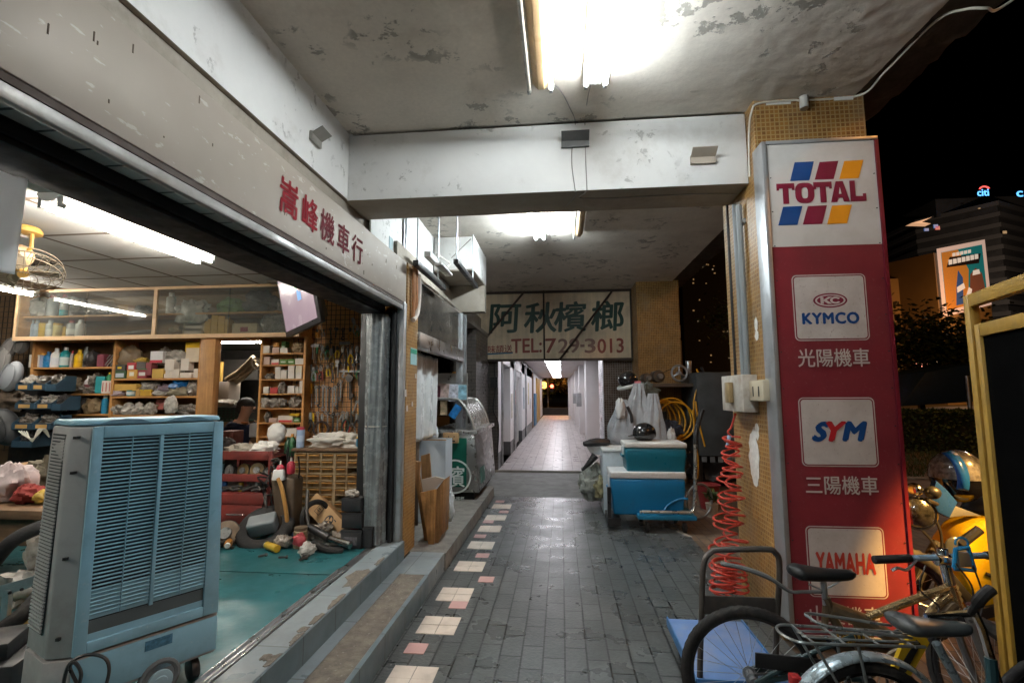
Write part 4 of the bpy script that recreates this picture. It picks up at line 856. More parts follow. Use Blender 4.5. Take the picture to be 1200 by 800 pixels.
# drawer organisers
OY = 4.45
def organiser(px0, px1, label, seed):
    r = random.Random(seed); x0, x1 = P(px0, 570, y=OY).x, P(px1, 570, y=OY).x; z0 = .40; z1 = P(390, 531, y=OY).z; nx, nz = 3, 9
    t = thing('parts_organiser', label, 'drawer cabinet', ((x0 + x1) / 2, OY + .12, z0)); b = MB(); FRM = mat('organiser_frame', (.33, .25, .15), .5, var=.2, dirt=((.12, .08, .05), .35, 10))
    b.bx(x0, x1, OY + .21, OY + .225, z0, z1); w = (x1 - x0) / nx; h = (z1 - z0) / nz
    for k in range(nx + 1): b.bx(x0 + k * w - .007, x0 + k * w + .007, OY, OY + .21, z0, z1)
    for k in range(nz + 1): b.bx(x0 - .006, x1 + .006, OY + .001, OY + .209, z0 + k * h - .005, z0 + k * h + .005)
    b.build('frame', FRM, t, bevel=.001, segs=1)
    AMB = mat('amber_drawer', (.26, .16, .07), .3, var=.35, vs=9, dirt=((.10, .06, .03), .4, 9)); LIP = mat('amber_lip', (.50, .25, .07), .35, var=.2)
    for i in range(nx):
        for k in range(nz):
            if (px0 > 380 and (i, k) in ((1, 6), (2, 5), (0, 2))): continue
            dy = r.choice((0, 0, 0, -.01, .012)); bb = MB(); X0, X1 = x0 + i * w + .009, x0 + (i + 1) * w - .009; Z0, Z1 = z0 + k * h + .007, z0 + (k + 1) * h - .007
            bb.bx(X0, X1, OY + .01 + dy, OY + .2, Z0, Z0 + .006); bb.bx(X0, X1, OY + .012 + dy, OY + .016 + dy, Z0 + .006, Z0 + (Z1 - Z0) * .72); bb.mi = 1; bb.bx(X0 + .004, X1 - .004, OY - .014 + dy, OY + .012 + dy, Z0 + (Z1 - Z0) * .70, Z0 + (Z1 - Z0) * .88)
            bb.build('drawer', [AMB, LIP], t)
    return t
organiser(344, 390.5, 'amber parts drawer cabinet on the left below the white rags', 1); organiser(392, 433, 'amber parts drawer cabinet with missing drawers beside the plastic curtain', 2)
b = MB(); b.bx(-2.52, -1.74, 4.43, 4.88, .29, .395); tag(b.build('low_plinth', WOODD, bevel=.004), 'low dark wooden plinth carrying the amber drawer cabinets', 'plinth')
b = MB(); b.bx(-2.50, -1.74, OY - .015, 4.90, .965 + .012, .99 + .012); tag(b.build('bench_board', WOODD, bevel=.003), 'narrow wooden board on top of the amber drawer cabinets', 'board'); ZB = 1.003
crumple((-2.13, 4.58, ZB + .055), (.24, .10, .075), 33, mat('white_rag', (.66, .63, .58), .85, var=.12, vs=10, bump=.5, bs=20), 'rag_pile', 'heap of white rags on the board above the amber drawers', 'rags', sharp=.45, nu=40, nv=24)
bottle(418, 425.5, 512, ZB, (.02, .22, .42), 'blue bottle with yellow cap beside the white rags', 4.55, (.7, .42, .02), 'tub'); bottle(348.5, 357, 500, ZB, (.36, .48, .68), 'pale blue spray can with red top left of the rags', 4.50, (.42, .05, .08), 'tub', ((.50, .60, .76), .3, .6))
for k, (x, c, lb) in enumerate(((338, (.02, .06, .03), 'dark green bottle behind the red capped oilers'), (343, (.03, .09, .04), 'green bottle with orange cap behind the oilers'))): bottle(x - 4, x + 4, 512 - 4 * k, .92, c, lb, 4.55, (.5, .2, .03) if k else (.02, .05, .03), 'jug')

# red tool cabinet
RC = mat('grimy_red_paint', (.17, .028, .022), .45, var=.25, vs=5, dirt=((.045, .03, .025), .38, 7)); rcx = thing('tool_trolley', 'grimy red steel tool cabinet with open trays and one deep drawer', 'tool cabinet', (-2.83, 4.4, .28))
x0, x1, y0, y1 = -3.12, -2.57, 4.22, 4.62; b = MB()
for x in (x0, x1): b.bx(x - .015, x + .015, y0, y0 + .03, .28, 1.0); b.bx(x - .015, x + .015, y1 - .03, y1, .28, 1.0)
b.bx(x0 + .015, x1 - .015, y1 - .012, y1, .34, .98); b.build('frame', RC, rcx, bevel=.003)
for z, h in ((.93, .07), (.74, .06)):
    b = MB(); b.bx(x0 + .016, x1 - .016, y0 + .004, y1 - .013, z, z + .012); b.bx(x0 + .016, x1 - .016, y0 - .004, y0 + .008, z - .005, z + h); b.build('tray', RC, rcx, bevel=.002)
b = MB(); b.bx(x0 + .016, x1 - .016, y0 + .005, y1 - .014, .34, .64); b.build('lower_case', RC, rcx, bevel=.003)
b = MB(); b.bx(x0 + .03, x1 - .03, y0 - .016, y0 + .003, .355, .535); dr = b.build('drawer', RC, rcx, bevel=.003)
b = MB(); b.bx(x0 + .03, x1 - .03, y0 - .016, y0 + .003, .545, .63); b.build('drawer', RC, rcx, bevel=.003)
b = MB(); b.tube(bez([(-2.93, y0 - .016, .46), (-2.92, y0 - .04, .462), (-2.78, y0 - .04, .462), (-2.77, y0 - .016, .46)], 5), .006, 6); b.build('handle', CHROME, dr)
rd = random.Random(8)
crumple((-2.93, 4.34, .99), (.13, .10, .06), 61, mat('grey_rag', (.30, .27, .22), .9, var=.3, vs=14), 'oily_rag', 'grey oily rag draped on the red cabinet top left', 'rag', sharp=.5); crumple((-2.72, 4.36, 1.0), (.12, .10, .07), 62, MATS['white_rag'], 'white_cloth', 'crumpled white cloth on the red cabinet top', 'rag', sharp=.5)
crumple((-2.70, 4.52, 1.13), (.085, .08, .10), 63, mat('white_sack', (.66, .64, .60), .6, var=.1), 'white_sack', 'small round white sack behind the crumpled cloth', 'sack', sharp=.15)
def gear_part(c, r, w, axis, label, name='engine_part', m=None, seed=0):
    t = thing(name, label, 'engine part', tuple(c)); ax = Vector(axis).normalized(); c = Vector(c); m = m or SILV
    b = MB(); b.cyl(c - ax * w / 2, c + ax * w / 2, r, n=18); b.build('housing', m, t, bevel=.004)
    b = MB(); b.cyl(c - ax * w * .8, c + ax * w * .8, r * .45, n=14); b.build('shaft', STL, t)
    b = MB(); b.torus(c + ax * w * .3, r * .95, r * .14, ax, 18, 6); b.build('rim', DST, t); return t
for k, (x, z, r, lb) in enumerate(((-3.0, .81, .055, 'round starter part at the left of the middle red tray'), (-2.87, .815, .06, 'brass coloured round part in the middle red tray'), (-2.74, .82, .065, 'large tan disc in the red cabinet tray'), (-2.64, .80, .045, 'small greasy gear at the right of the red tray'))):
    gear_part((x, 4.32, z), r, .05, (.2 * k - .3, -1, .2), lb, m=(SILV, mat('brassy', (.26, .17, .07), .45, metal=.6, var=.3), mat('tan_disc', (.36, .25, .12), .5, var=.3), DST)[k])
for k, (x, z, lb) in enumerate(((-3.0, .69, 'pale carton in the lower opening of the red cabinet'), (-2.76, .685, 'white box in the lower opening of the red cabinet'))): b = MB(); b.box((x, 4.38, z - .005), (.12, .1, .08), rz(.2)); tag(b.build('parts_box', paint((.45, .42, .38), .7), bevel=.002), lb, 'box')
t = thing('wrench_bundle', 'greasy black levers lying along the red cabinet opening', 'levers', (-2.85, 4.25, .66))
for k in range(5): b = MB(); b.tube(bez([(-3.1 + .09 * k, 4.24, .655), (-3.0 + .1 * k, 4.25, .68 + .01 * (k % 2)), (-2.92 + .09 * k, 4.23, .66 + .03 * (k % 3))], 5), .011, 6); b.build('lever', DST, t)
# leaning brown post, pedestal, oilers
t = thing('brown_pedestal', 'tall brown padded stand smeared with grease beside the red cabinet', 'stand', (-2.42, 4.18, .28)); b = MB()
q = [P(318, 552, y=4.15), P(347, 560, y=4.15), P(344, 640, y=4.15), P(328, 640, y=4.15)]
b.prism([(p.x, p.z) for p in q], (0, 4.12, 0), (1, 0, 0), (0, 0, 1), (0, .16, 0)); b.build('padded_panel', mat('brown_vinyl', (.075, .05, .032), .5, var=.3, vs=5, dirt=((.16, .12, .08), .2, 8)), t, bevel=.02, segs=3)
b = MB(); b.box(P(327, 556, y=4.10), (.11, .05, .09), None, taper=.8); b.build('white_cup', WPAINT, t, bevel=.01)
hp = bez([P(326, 560, y=4.08), P(331, 575, y=4.07), P(336, 605, y=4.08), P(337, 634, y=4.08)], 6); b = MB(); b.tube(hp, .017, 8); tag(b.build('tan_hose', mat('tan_hose', (.50, .25, .07), .45, var=.1)), 'tan rubber hose hanging down the brown stand', 'hose')
for k, (x, lb) in enumerate(((328.5, 'red oil squeezer on the left of the pair on brown stand'), (341, 'red oil squeezer on the right of the pair on brown stand'))):
    c = P(x, 553 if k == 0 else 549, y=4.12); t = thing('oil_can', lb, 'oil can', tuple(c)); b = MB(); b.lathe([(.03, 0), (.034, .01), (.034, .08), (.02, .10), (.012, .105)], c - Vector((0, 0, .04)), n=14); b.build('body', paint((.38, .03, .05), .35), t)
    b = MB(); b.cyl(c + Vector((0, 0, .065)), c + Vector((0, 0, .095)), .010, .007); b.build('nozzle', paint((.7, .68, .62)), t)
# chain and cable tangle
t = thing('cable_tangle', 'black tangle of cables and chains draped over the corner of red cabinet', 'cables', (-2.55, 4.2, .7)); rd = random.Random(12)
for k in range(14):
    b = MB(); c = P(rd.uniform(313, 330), rd.uniform(545, 598), y=4.17); pts = [c + Vector((rd.uniform(-.06, .06), rd.uniform(-.05, .03), rd.uniform(-.12, .09))) for _ in range(4)]; b.tube(bez(pts, 5), rd.uniform(.004, .009), 5); b.build('cable', DST if k % 2 else RUBBER, t)
for k in range(7):
    b = MB(); c = P(rd.uniform(333, 350), rd.uniform(522, 545), y=4.2); b.tube(bez([c, c + Vector((.01, .01, -.1)), c + Vector((rd.uniform(-.03, .03), 0, -.2))], 4), .007, 5); b.build('cable', RUBBER, t)

# floor clutter on the teal floor
def tyre_mesh(R_, r, c, axis, t, tread=True, lugd=.10):
    b = MB(); axis = Vector(axis).normalized(); u, v = b.frame(axis); n = 96; prof = [(-.62, -.55), (-.78, -.1), (-.72, .45), (-.5, .82), (-.2, .98), (.2, .98), (.5, .82), (.72, .45), (.78, -.1), (.62, -.55)]
    vs = []; c = Vector(c)
    for i in range(n):
        a = 2 * PI * i / n; d = u * math.cos(a) + v * math.sin(a)
        for j_, (h, q) in enumerate(prof):
            lug = (.0 if (i + (j_ % 2)) % 2 else lugd) if tread and 3 <= j_ <= 6 else 0
            vs.append(c + d * (R_ - r + r * (q - lug)) + axis * (r * h))
    m = len(prof); fs = [(i * m + k, i * m + k + 1, ((i + 1) % n) * m + k + 1, ((i + 1) % n) * m + k) for i in range(n) for k in range(m - 1)]
    fs += [(i * m + m - 1, i * m, ((i + 1) % n) * m, ((i + 1) % n) * m + m - 1) for i in range(n)]
    b.add(vs, fs); return b.build('tyre', RUBBER, t, smooth=50)
tc = P(308, 636, y=4.02); t = thing('tyre_on_floor', 'worn scooter tyre lying tilted on the teal floor', 'tyre', tuple(tc)); tyre_mesh(.232, .062, (tc.x, 4.05, .385), (.10, -.62, .80), t)
b = MB(); b.box((tc.x - .02, 4.04, .42), (.22, .14, .13), Matrix.Rotation(.5, 3, 'X') @ rz(.35)); tag(b.build('grey_cover', paint((.22, .24, .25), .45), bevel=.02, segs=3), 'grey moulded plastic cover resting inside the scooter tyre', 'plastic cover')
gear_part((-2.75, 3.95, .36), .10, .08, (.3, -.8, .4), 'rusty engine case left of the scooter tyre', m=mat('rusty_case', (.13, .09, .06), .6, metal=.4, var=.4, vs=16)); gear_part((-2.86, 4.0, .33), .08, .06, (.1, -.3, .9), 'flat clutch plate lying left of the tyre', m=SILV); gear_part((-2.80, 3.86, .32), .10, .035, (.05, .1, 1), 'blackened brake disc flat on the floor by the tyre', m=DST)
b = MB(); b.tube(bez([(-2.98, 3.9, .36), (-2.9, 3.85, .46), (-2.82, 3.83, .50)], 5), .010, 6); tag(b.build('lever', CHROME), 'bright brake lever sticking up beside the engine case', 'lever'); b = MB(); b.box((-2.62, 4.10, .36), (.12, .08, .12), rz(.4)); tag(b.build('carton', CARD, bevel=.004), 'small brown carton behind the scooter tyre', 'box')
# leaning carton
a0 = P(371, 577, y=4.33); a1 = P(409, 618, y=4.08); ax = (a1 - a0); L = ax.length; ax.normalize(); wv = (P(356, 594, y=4.28) - a0); wv = (wv - ax * wv.dot(ax)); W_ = wv.length; wv.normalize(); nn = ax.cross(wv).normalized()
if nn.y > 0: nn = -nn
t = thing('leaning_carton', 'long brown cardboard box leaning on the amber drawers with black printed marks', 'box', tuple(a0)); b = MB(); b.prism([(0, 0), (L, 0), (L, W_), (0, W_)], a0, ax, wv, -nn * .16); b.build('carton', CARD, t, bevel=.004)
b = MB(); c = a0 + ax * L * .60 + wv * W_ * .5 + nn * .0015
b.torus(c, .040, .006, nn, 24, 4, flat=.2)
for k in range(3): an = k * 2 * PI / 3; d = ax * math.cos(an) + wv * math.sin(an); b.prism([(0, 0), (.034, -.013), (.034, .013)], c - nn * .001, d, nn.cross(d), nn * .002)
c = a0 + ax * L * .30 + wv * W_ * .5 + nn * .001
for q in ((-.035, -.035, .07, .004), (-.035, .031, .07, .004), (-.035, -.035, .004, .07), (.031, -.035, .004, .07), (-.02, -.012, .03, .006), (-.02, .004, .036, .006)): b.prism([(q[0], q[1]), (q[0] + q[2], q[1]), (q[0] + q[2], q[1] + q[3]), (q[0], q[1] + q[3])], c, ax, wv, nn * .0015)
b.prism([(0, -.02), (.03, -.018), (.03, -.010), (0, -.012)], c + ax * .2 - wv * .02, ax, wv, nn * .0015); b.build('printed_mark', mat('ink', (.03, .03, .03), .7), t)
# silencer, cans, batteries
t = thing('exhaust_silencer', 'chrome and black exhaust silencer lying among the scrap', 'exhaust', (-2.05, 3.95, .4)); e0, e1 = P(362, 617, y=4.0), P(386, 630, y=3.92); e2 = P(411, 638, y=3.86); b = MB(); b.cyl(e0, e1, .030, .034, 16); b.build('black_sleeve', DARKM, t, bevel=.003); b = MB(); b.cyl(e1, e2, .022, .030, 16); b.build('chrome_tip', CHROME, t); b = MB(); b.tube(bez([e0, e0 + Vector((-.05, .05, .12)), e0 + Vector((-.10, .15, .26))], 5), .014, 8); b.build('header_pipe', DST, t)
b = MB(); b.tube(bez([P(366, 637, y=3.85), P(385, 644, y=3.82), P(402, 646, y=3.84)], 6), [.03] * 7 + [.028] * 5 + [.02], 10); tag(b.build('fork_gaiter', RUBBER), 'black ribbed rubber tube lying in front of the silencer', 'rubber tube')
def jar(px0, px1, pyt, pyb, Y, col, lid, label, z=.28):
    xa, xb = P(px0, pyb, y=Y).x, P(px1, pyb, y=Y).x; r = (xb - xa) / 2; h = P((px0 + px1) / 2, pyt, y=Y).z - z; c = ((xa + xb) / 2, Y, z); t = thing('jar', label, 'jar', c); b = MB(); b.lathe([(r * .95, .001), (r, .01), (r, h * .80), (r * .85, h * .86)], c, n=16); b.build('body', col, t); b = MB(); b.lathe([(r * .92, h * .86), (r * .95, h * .87), (r * .95, h), (r * .9, h)], c, n=16); b.build('lid', paint(lid, .4), t); return t
jar(409, 424, 617, 643, 4.0, mat('jar_of_bolts', (.20, .15, .10), .3, var=.6, vs=40), (.40, .03, .03), 'glass jar of bolts with red lid beside the batteries'); jar(411, 421, 612, 640, 4.12, paint((.03, .05, .12)), (.03, .06, .16), 'blue tin behind the red lidded jar')
jar(344, 359, 617, 646, 3.93, mat('rusty_tin', (.22, .17, .09), .5, var=.5, vs=20, dirt=((.40, .36, .30), .3, 12)), (.16, .12, .08), 'rusty paint tin with red stained label by the brown stand')
crumple((P(352, 640, y=3.86).x, 3.84, .36), (.05, .03, .05), 71, paint((.36, .05, .06)), 'red_wrapper', 'crumpled red wrapper against the rusty tin', 'wrapper'); crumple((P(363, 650, y=3.8).x, 3.76, .32), (.06, .05, .05), 72, mat('clear_cup', (.6, .58, .54), .15, alpha=.6, var=.3, vs=20), 'plastic_cup', 'crushed clear plastic cup on the teal floor', 'cup')
crumple((P(331, 648, y=3.9).x, 3.9, .33), (.07, .05, .05), 73, BAGC, 'plastic_bag', 'small clear bag beside the scooter tyre', 'bag'); crumple((P(372, 628, y=4.0).x, 4.05, .36), (.10, .08, .07), 74, mat('scrap_pile', (.22, .19, .16), .5, metal=.5, var=.6, vs=25), 'scrap_heap', 'heap of small scrap parts under the leaning carton', 'scrap', sharp=.6); crumple((P(395, 640, y=3.98).x, 4.0, .33), (.12, .08, .05), 75, MATS['scrap_pile'], 'scrap_heap', 'low heap of scrap in front of the leaning carton', 'scrap', sharp=.6)
b = MB(); c = P(370, 605, y=4.15); b.torus(c, .12, .022, (.8, -.5, .1), 28, 8, arc=(0, 3.6)); tag(b.build('inner_tube', RUBBER), 'black inner tube hanging behind the silencer', 'inner tube')
BAT = mat('battery_black', (.018, .018, .02), .4, var=.3)
def battery(x, y, z, w, d, h, label, mark=False):
    t = thing('battery', label, 'battery', (x, y, z)); b = MB(); b.bx(x - w / 2, x + w / 2, y - d / 2, y + d / 2, z + .001, z + h * .8); b.build('case', BAT, t, bevel=.004)
    b = MB(); b.bx(x - w / 2 - .003, x + w / 2 + .003, y - d / 2 - .003, y + d / 2 + .003, z + h * .8 + .0005, z + h * .93); b.build('lid', BAT, t, bevel=.003)
    for s in (-1, 1): b = MB(); b.cyl((x + s * w * .33, y, z + h * .93), (x + s * w * .33, y, z + h), .012, n=10); b.build('terminal', STL, t)
    if mark: b = MB(); b.bx(x - w * .35, x + w * .3, y - d / 2 - .002, y - d / 2 - .0004, z + h * .2, z + h * .6); b.build('paper_label', mat('battery_label', (.10, .10, .11), .5, var=.7, vs=60), t)
    return t
battery(-1.68, 3.98, .28, .17, .12, .155, 'black battery with grey label at the bottom of the stack', True); battery(-1.68, 3.98, .436, .165, .115, .13, 'black battery in the middle of the stack'); battery(-1.69, 3.98, .567, .16, .11, .11, 'black battery on top of the stack'); battery(-1.555, 4.0, .285, .08, .12, .17, 'narrow battery with red cap beside the battery stack')
crumple((-1.70, 3.97, .70), (.05, .035, .03), 76, BAGW, 'plastic_wrap', 'twist of white plastic on top of the battery stack', 'plastic wrap', sharp=.5)

# ------------------------------------------------------------ evaporative cooler
D = Vector((.53, .85, 0)).normalized(); Nf = Vector((D.y, -D.x, 0)); O_ = P(254, 790, z=.28); O_ = Vector((O_.x, O_.y, .28))
ec = thing('evaporative_cooler', 'large blue grey evaporative air cooler with louvred front at the edge of the workshop', 'air cooler', tuple(O_)); BLU = mat('cooler_pale_blue', (.24, .43, .53), .38, var=.05, vs=3, dirt=((.13, .20, .23), .3, 3.5), scratch=((.42, .5, .54), (1, 1, 1), 45, .25)); GRY = mat('cooler_grey', (.36, .355, .35), .4, var=.06, dirt=((.2, .18, .16), .3, 4))
DK = mat('cooler_dark', (.008, .013, .016), .5)
def E(s, n, z): return O_ + D * s + Nf * n + Vector((0, 0, z))
def ring(z, s0, s1, nf, nb, ch):
    nb *= .74; return [E(s0 + ch, nf, z), E(s1 - .02, nf, z), E(s1, nf - .02, z), E(s1, nb, z), E(s0 - .02, nb, z), E(s0, nf - ch * .8, z)]
def loft(mb, rings, capt=True, capb=True):
    n = len(rings[0]); o = len(mb.v); mb.add([p for r in rings for p in r], [(k * n + i, k * n + (i + 1) % n, (k + 1) * n + (i + 1) % n, (k + 1) * n + i) for k in range(len(rings) - 1) for i in range(n)] + ([tuple(range(n - 1, -1, -1))] if capb else []) + ([tuple((len(rings) - 1) * n + i for i in range(n))] if capt else []))
b = MB(); loft(b, [ring(.10, -.575, .0, 0, -.34, .068), ring(.262, -.572, -.002, -.002, -.34, .066)]); b.build('water_tank', GRY, ec, bevel=.008)
b = MB(); loft(b, [ring(.268, -.568, -.006, -.004, -.338, .062), ring(1.02, -.556, -.028, -.012, -.32, .056), ring(1.10, -.552, -.032, -.014, -.316, .053)]); b.build('body', GRY, ec, bevel=.008)
b = MB(); loft(b, [ring(1.104, -.554, -.030, -.012, -.318, .053), ring(1.125, -.548, -.036, -.018, -.31, .05)]); b.build('top_cover', BLU, ec, bevel=.008)
b = MB(); b.prism([(-.50, .115), (-.012, .115), (-.014, .255), (-.505, .255)], E(0, .004, 0), D, (0, 0, 1), Nf * .004); b.build('tank_front', BLU, ec, bevel=.004)
gx0, gx1, gz0, gz1 = -.465, -.075, .40, 1.055
b = MB()
for q in ([(-.505, .27), (gx0, .27), (gx0, 1.10), (-.497, 1.10)], [(gx1, .27), (-.012, .27), (-.035, 1.10), (gx1, 1.10)], [(gx0, .27), (gx1, .27), (gx1, gz0 - .09), (gx0, gz0 - .09)], [(gx0, gz1), (gx1, gz1), (gx1, 1.10), (gx0, 1.10)], [(-.277, gz0 - .02), (-.263, gz0 - .02), (-.263, gz1), (-.277, gz1)]):
    b.prism(q, E(0, -.006, 0), D, (0, 0, 1), Nf * .018)
b.build('front_frame', BLU, ec, bevel=.003)
b = MB(); b.prism([(gx0, gz0 - .09), (gx1, gz0 - .09), (gx1, gz1), (gx0, gz1)], E(0, -.0035, 0), D, (0, 0, 1), Nf * .002); b.build('dark_intake', DK, ec)
b = MB(); nl = 46
for k in range(nl):
    z = gz0 + (gz1 - gz0) * (k + .5) / nl
    for (u0, u1) in ((gx0, -.278), (-.262, gx1)): b.prism([(0, -.001), (.008, -.0032), (.008, -.0006), (0, .0018)], E(u0, -.001, z), Nf, (0, 0, 1), D * (u1 - u0))
for u in (-.37, -.168): b.prism([(u - .0015, gz0 - .01), (u + .0015, gz0 - .01), (u + .0015, gz1), (u - .0015, gz1)], E(0, .002, 0), D, (0, 0, 1), Nf * .007)
b.build('louvre_slat', BLU, ec)
b = MB()
for (u0, u1) in ((gx0, -.278), (-.262, gx1)): b.prism([(u0, gz0 - .012), (u1, gz0 - .012), (u1, gz0 + .095), (u0, gz0 + .095)], E(0, -.001, 0), D, (0, 0, 1), Nf * .0015)
b.build('lower_backing', BLU, ec)
b = MB(); b.prism([(gx0, gz0 - .062), (gx1, gz0 - .062), (gx1, gz0 - .018), (gx0, gz0 - .018)], E(0, -.0012, 0), D, (0, 0, 1), Nf * .002); b.prism([(gx0, gz0 - .09), (gx1, gz0 - .09), (gx1, gz0 - .064), (gx0, gz0 - .064)], E(0, -.0013, 0), D, (0, 0, 1), Nf * .002, mi=1)
b.build('drip_slot', [mat('slot_grey', (.07, .085, .09), .5), BLU], ec)
b = MB(); b.prism([(-.28, .205), (-.185, .205), (-.185, .243), (-.28, .243)], E(0, .0085, 0), D, (0, 0, 1), Nf * .0012); b.build('rating_plate', mat('rating_plate', (.06, .16, .24), .4, var=.5, vs=70), ec)
for u in (-.39, -.17): b = MB(); b.prism([(u - .085, 1.108), (u + .085, 1.108), (u + .05, 1.122), (u, 1.127), (u - .05, 1.122)], E(0, -.016, 0), D, (0, 0, 1), Nf * .003); b.build('top_handle', paint((.12, .2, .25), .4), ec)
# side grille
ST = (D * -.02 - Nf * .17).normalized(); SN = ST.cross(Vector((0, 0, 1))).normalized(); b = MB()
for k in range(56):
    z = .36 + .70 * k / 55; k_ = .02 * (z - .36) / .7; b.box(E(-.584 + k_, -.15, z), (.010, .125, .0065), basis(SN, ST, (0, 0, 1)))
b.build('side_slat', GRY, ec); b = MB(); b.prism([(0, 0), (.13, 0), (.13, 1), (0, 1)], E(-.577, -.085, .35), ST, Vector((0, 0, .72)) + D * .02, SN * .004); b.build('side_intake', DK, ec)
for z in (.34, .62, .93, 1.06): b = MB(); b.box(E(-.537, -.030, z), (.022, .012, .010), basis((D - Nf).normalized(), (D + Nf).normalized(), (0, 0, 1))); b.build('clip', BLACKP, ec)
for u in (-.08, -.54):
    for n in (-.05, -.29): b = MB(); c = E(u, n, .045); b.cyl(c - D * .016, c + D * .016, .045, n=18); b.build('castor', BLACKP, ec, bevel=.004)
b = MB(); b.torus(E(-.22, .0, .085), .062, .014, Nf, 22, 8, arc=(0, 2 * PI)); b.cyl(E(-.22, -.01, .085), E(-.22, .008, .085), .055, n=22); b.build('wheel_arch', mat('arch_grey', (.13, .14, .145), .5), ec); b = MB(); b.cyl(E(-.22, -.02, .07), E(-.22, .018, .07), .045, n=24); b.cyl(E(-.22, .017, .07), E(-.22, .024, .07), .025, n=16); b.build('wheel', paint((.30, .42, .47), .4), ec, bevel=.004)
b = MB(); pts = [P(66, 738, y=1.86), P(50, 745, y=1.80), P(50, 800, y=1.80), P(60, 840, y=1.8)]; b.tube(bez(pts, 8), .006, 6); b.build('power_cord', BLACKP, ec)
b = MB(); pts = [P(72, 815, y=1.70), P(80, 780, y=1.70), P(100, 767, y=1.72), P(122, 770, y=1.74), P(128, 785, y=1.74), P(122, 810, y=1.72)]; b.tube(bez(pts, 8), .006, 6); b.tube(bez([P(90, 800, y=1.70), P(82, 782, y=1.7), P(88, 776, y=1.7), P(95, 790, y=1.7), P(88, 815, y=1.7)], 8), .006, 6); tag(b.build('extension_cord', BLACKP), 'black power cord looped in front of the air cooler', 'cord')

rd = random.Random(77); bolt0 = None
for k in range(22):
    x, y = rd.uniform(-2.9, -1.75), rd.uniform(3.62, 4.1)
    if bolt0 is None:
        bolt0 = thing('loose_bolt', 'small dark bolt lying among the scrap on the teal floor', 'bolt', (x, y, .281), 'small bolts scattered on the teal floor'); b = MB(); b.cyl((x, y - .03, .292), (x, y + .02, .292), .007, n=8); b.build('shank', DST, bolt0); b = MB(); b.cyl((x, y + .02, .292), (x, y + .034, .292), .013, n=6); b.build('head', DST, bolt0); bp = (x, y)
    else: dup(bolt0, (x - bp[0], y - bp[1], 0), rd.uniform(0, 6))

ORD = 'first second third fourth fifth sixth seventh eighth ninth tenth eleventh twelfth thirteenth fourteenth'.split(); rd = random.Random(91)
for row, y0, y1, x0_, n_, nm in ((0, 405, 424, 361, 12, 'topmost'), (1, 484, 507, 361, 12, 'bottom'), (2, 428, 443, 364, 11, 'middle'), (3, 384, 398, 372, 9, 'high dim')):
    for k in range(n_):
        x = x0_ + k * (69 / n_) + rd.uniform(-1, 1); kd = rd.choice(('pliers', 'screwdriver', 'combination_wrench', 'ratchet_tool', 'locking_pliers')); nmc, c = rd.choice((('red', (.42, .04, .03)), ('yellow', (.62, .40, .02)), ('black', (.02, .02, .02)), ('green', (.03, .16, .06)), ('orange', (.60, .25, .03)), ('grey', (.28, .28, .27))))
        ln = (y1 - y0) * rd.uniform(.7, 1.25); lab = {'pliers': nmc + ' handled pliers', 'locking_pliers': nmc + ' handled wide grips', 'screwdriver': nmc + ' handled driver', 'combination_wrench': 'ring spanner', 'ratchet_tool': 'ratchet bar'}[kd]
        tool(kd, x, y0 + rd.uniform(-1.5, 1.5), x + rd.uniform(-1.2, 1.2), y0 + ln, '%s in %s place from the left of the %s tool row' % (lab, ORD[k], nm), c, rd.choice((STL, STL, DST)), .014 if kd != 'locking_pliers' else .018)
rd = random.Random(33)
for k in range(9):
    x = -3.02 + .052 * k; y = 4.27 + .1 * (k % 3); bottle(0, 1, 0, 0, (0, 0, 0), '', 1) if False else None
    h = rd.uniform(.06, .12); nmc, c = (('blue', (.03, .1, .3)), ('rusty', (.2, .1, .05)), ('white', (.6, .58, .54)), ('yellow', (.55, .36, .03)), ('green', (.04, .15, .07)), ('black', (.02, .02, .02)), ('silver', (.4, .4, .4)), ('tan', (.42, .28, .14)), ('maroon', (.2, .03, .05)))[k]
    t = thing('small_tin', 'small %s tin among the clutter on the red cabinet lower tray' % nmc, 'tin', (x, y, .641)); b = MB(); b.lathe([(.02, .0), (.022, .003), (.022, h * .85), (.017, h)], (x, y, .641), n=12); b.build('body', paint(c, .45), t)
for k, (px, py, r, nmc, c) in enumerate(((352, 632, .05, 'blue', (.02, .09, .22)), (391, 636, .04, 'white', (.55, .54, .5)), (318, 645, .035, 'yellow', (.5, .32, .03)), (401, 632, .03, 'green', (.03, .13, .06)), (268, 640, .05, 'orange', (.5, .2, .03)), (289, 632, .04, 'grey', (.3, .3, .3)))):
    p = P(px, py, z=.282); t = thing('spray_can', '%s spray can lying among the scrap on the teal floor' % nmc, 'spray can', tuple(p)); d = Vector((math.cos(k * 1.3), math.sin(k * 1.3), 0)) * .09; q = p + Vector((0, 0, .03)); b = MB(); b.cyl(q - d, q + d * .8, .029, n=14); b.build('body', paint(c, .35), t, bevel=.004); b = MB(); b.cyl(q + d * .82, q + d * 1.1, .022, .018, n=12); b.build('cap', paint((.6, .6, .58), .4), t)
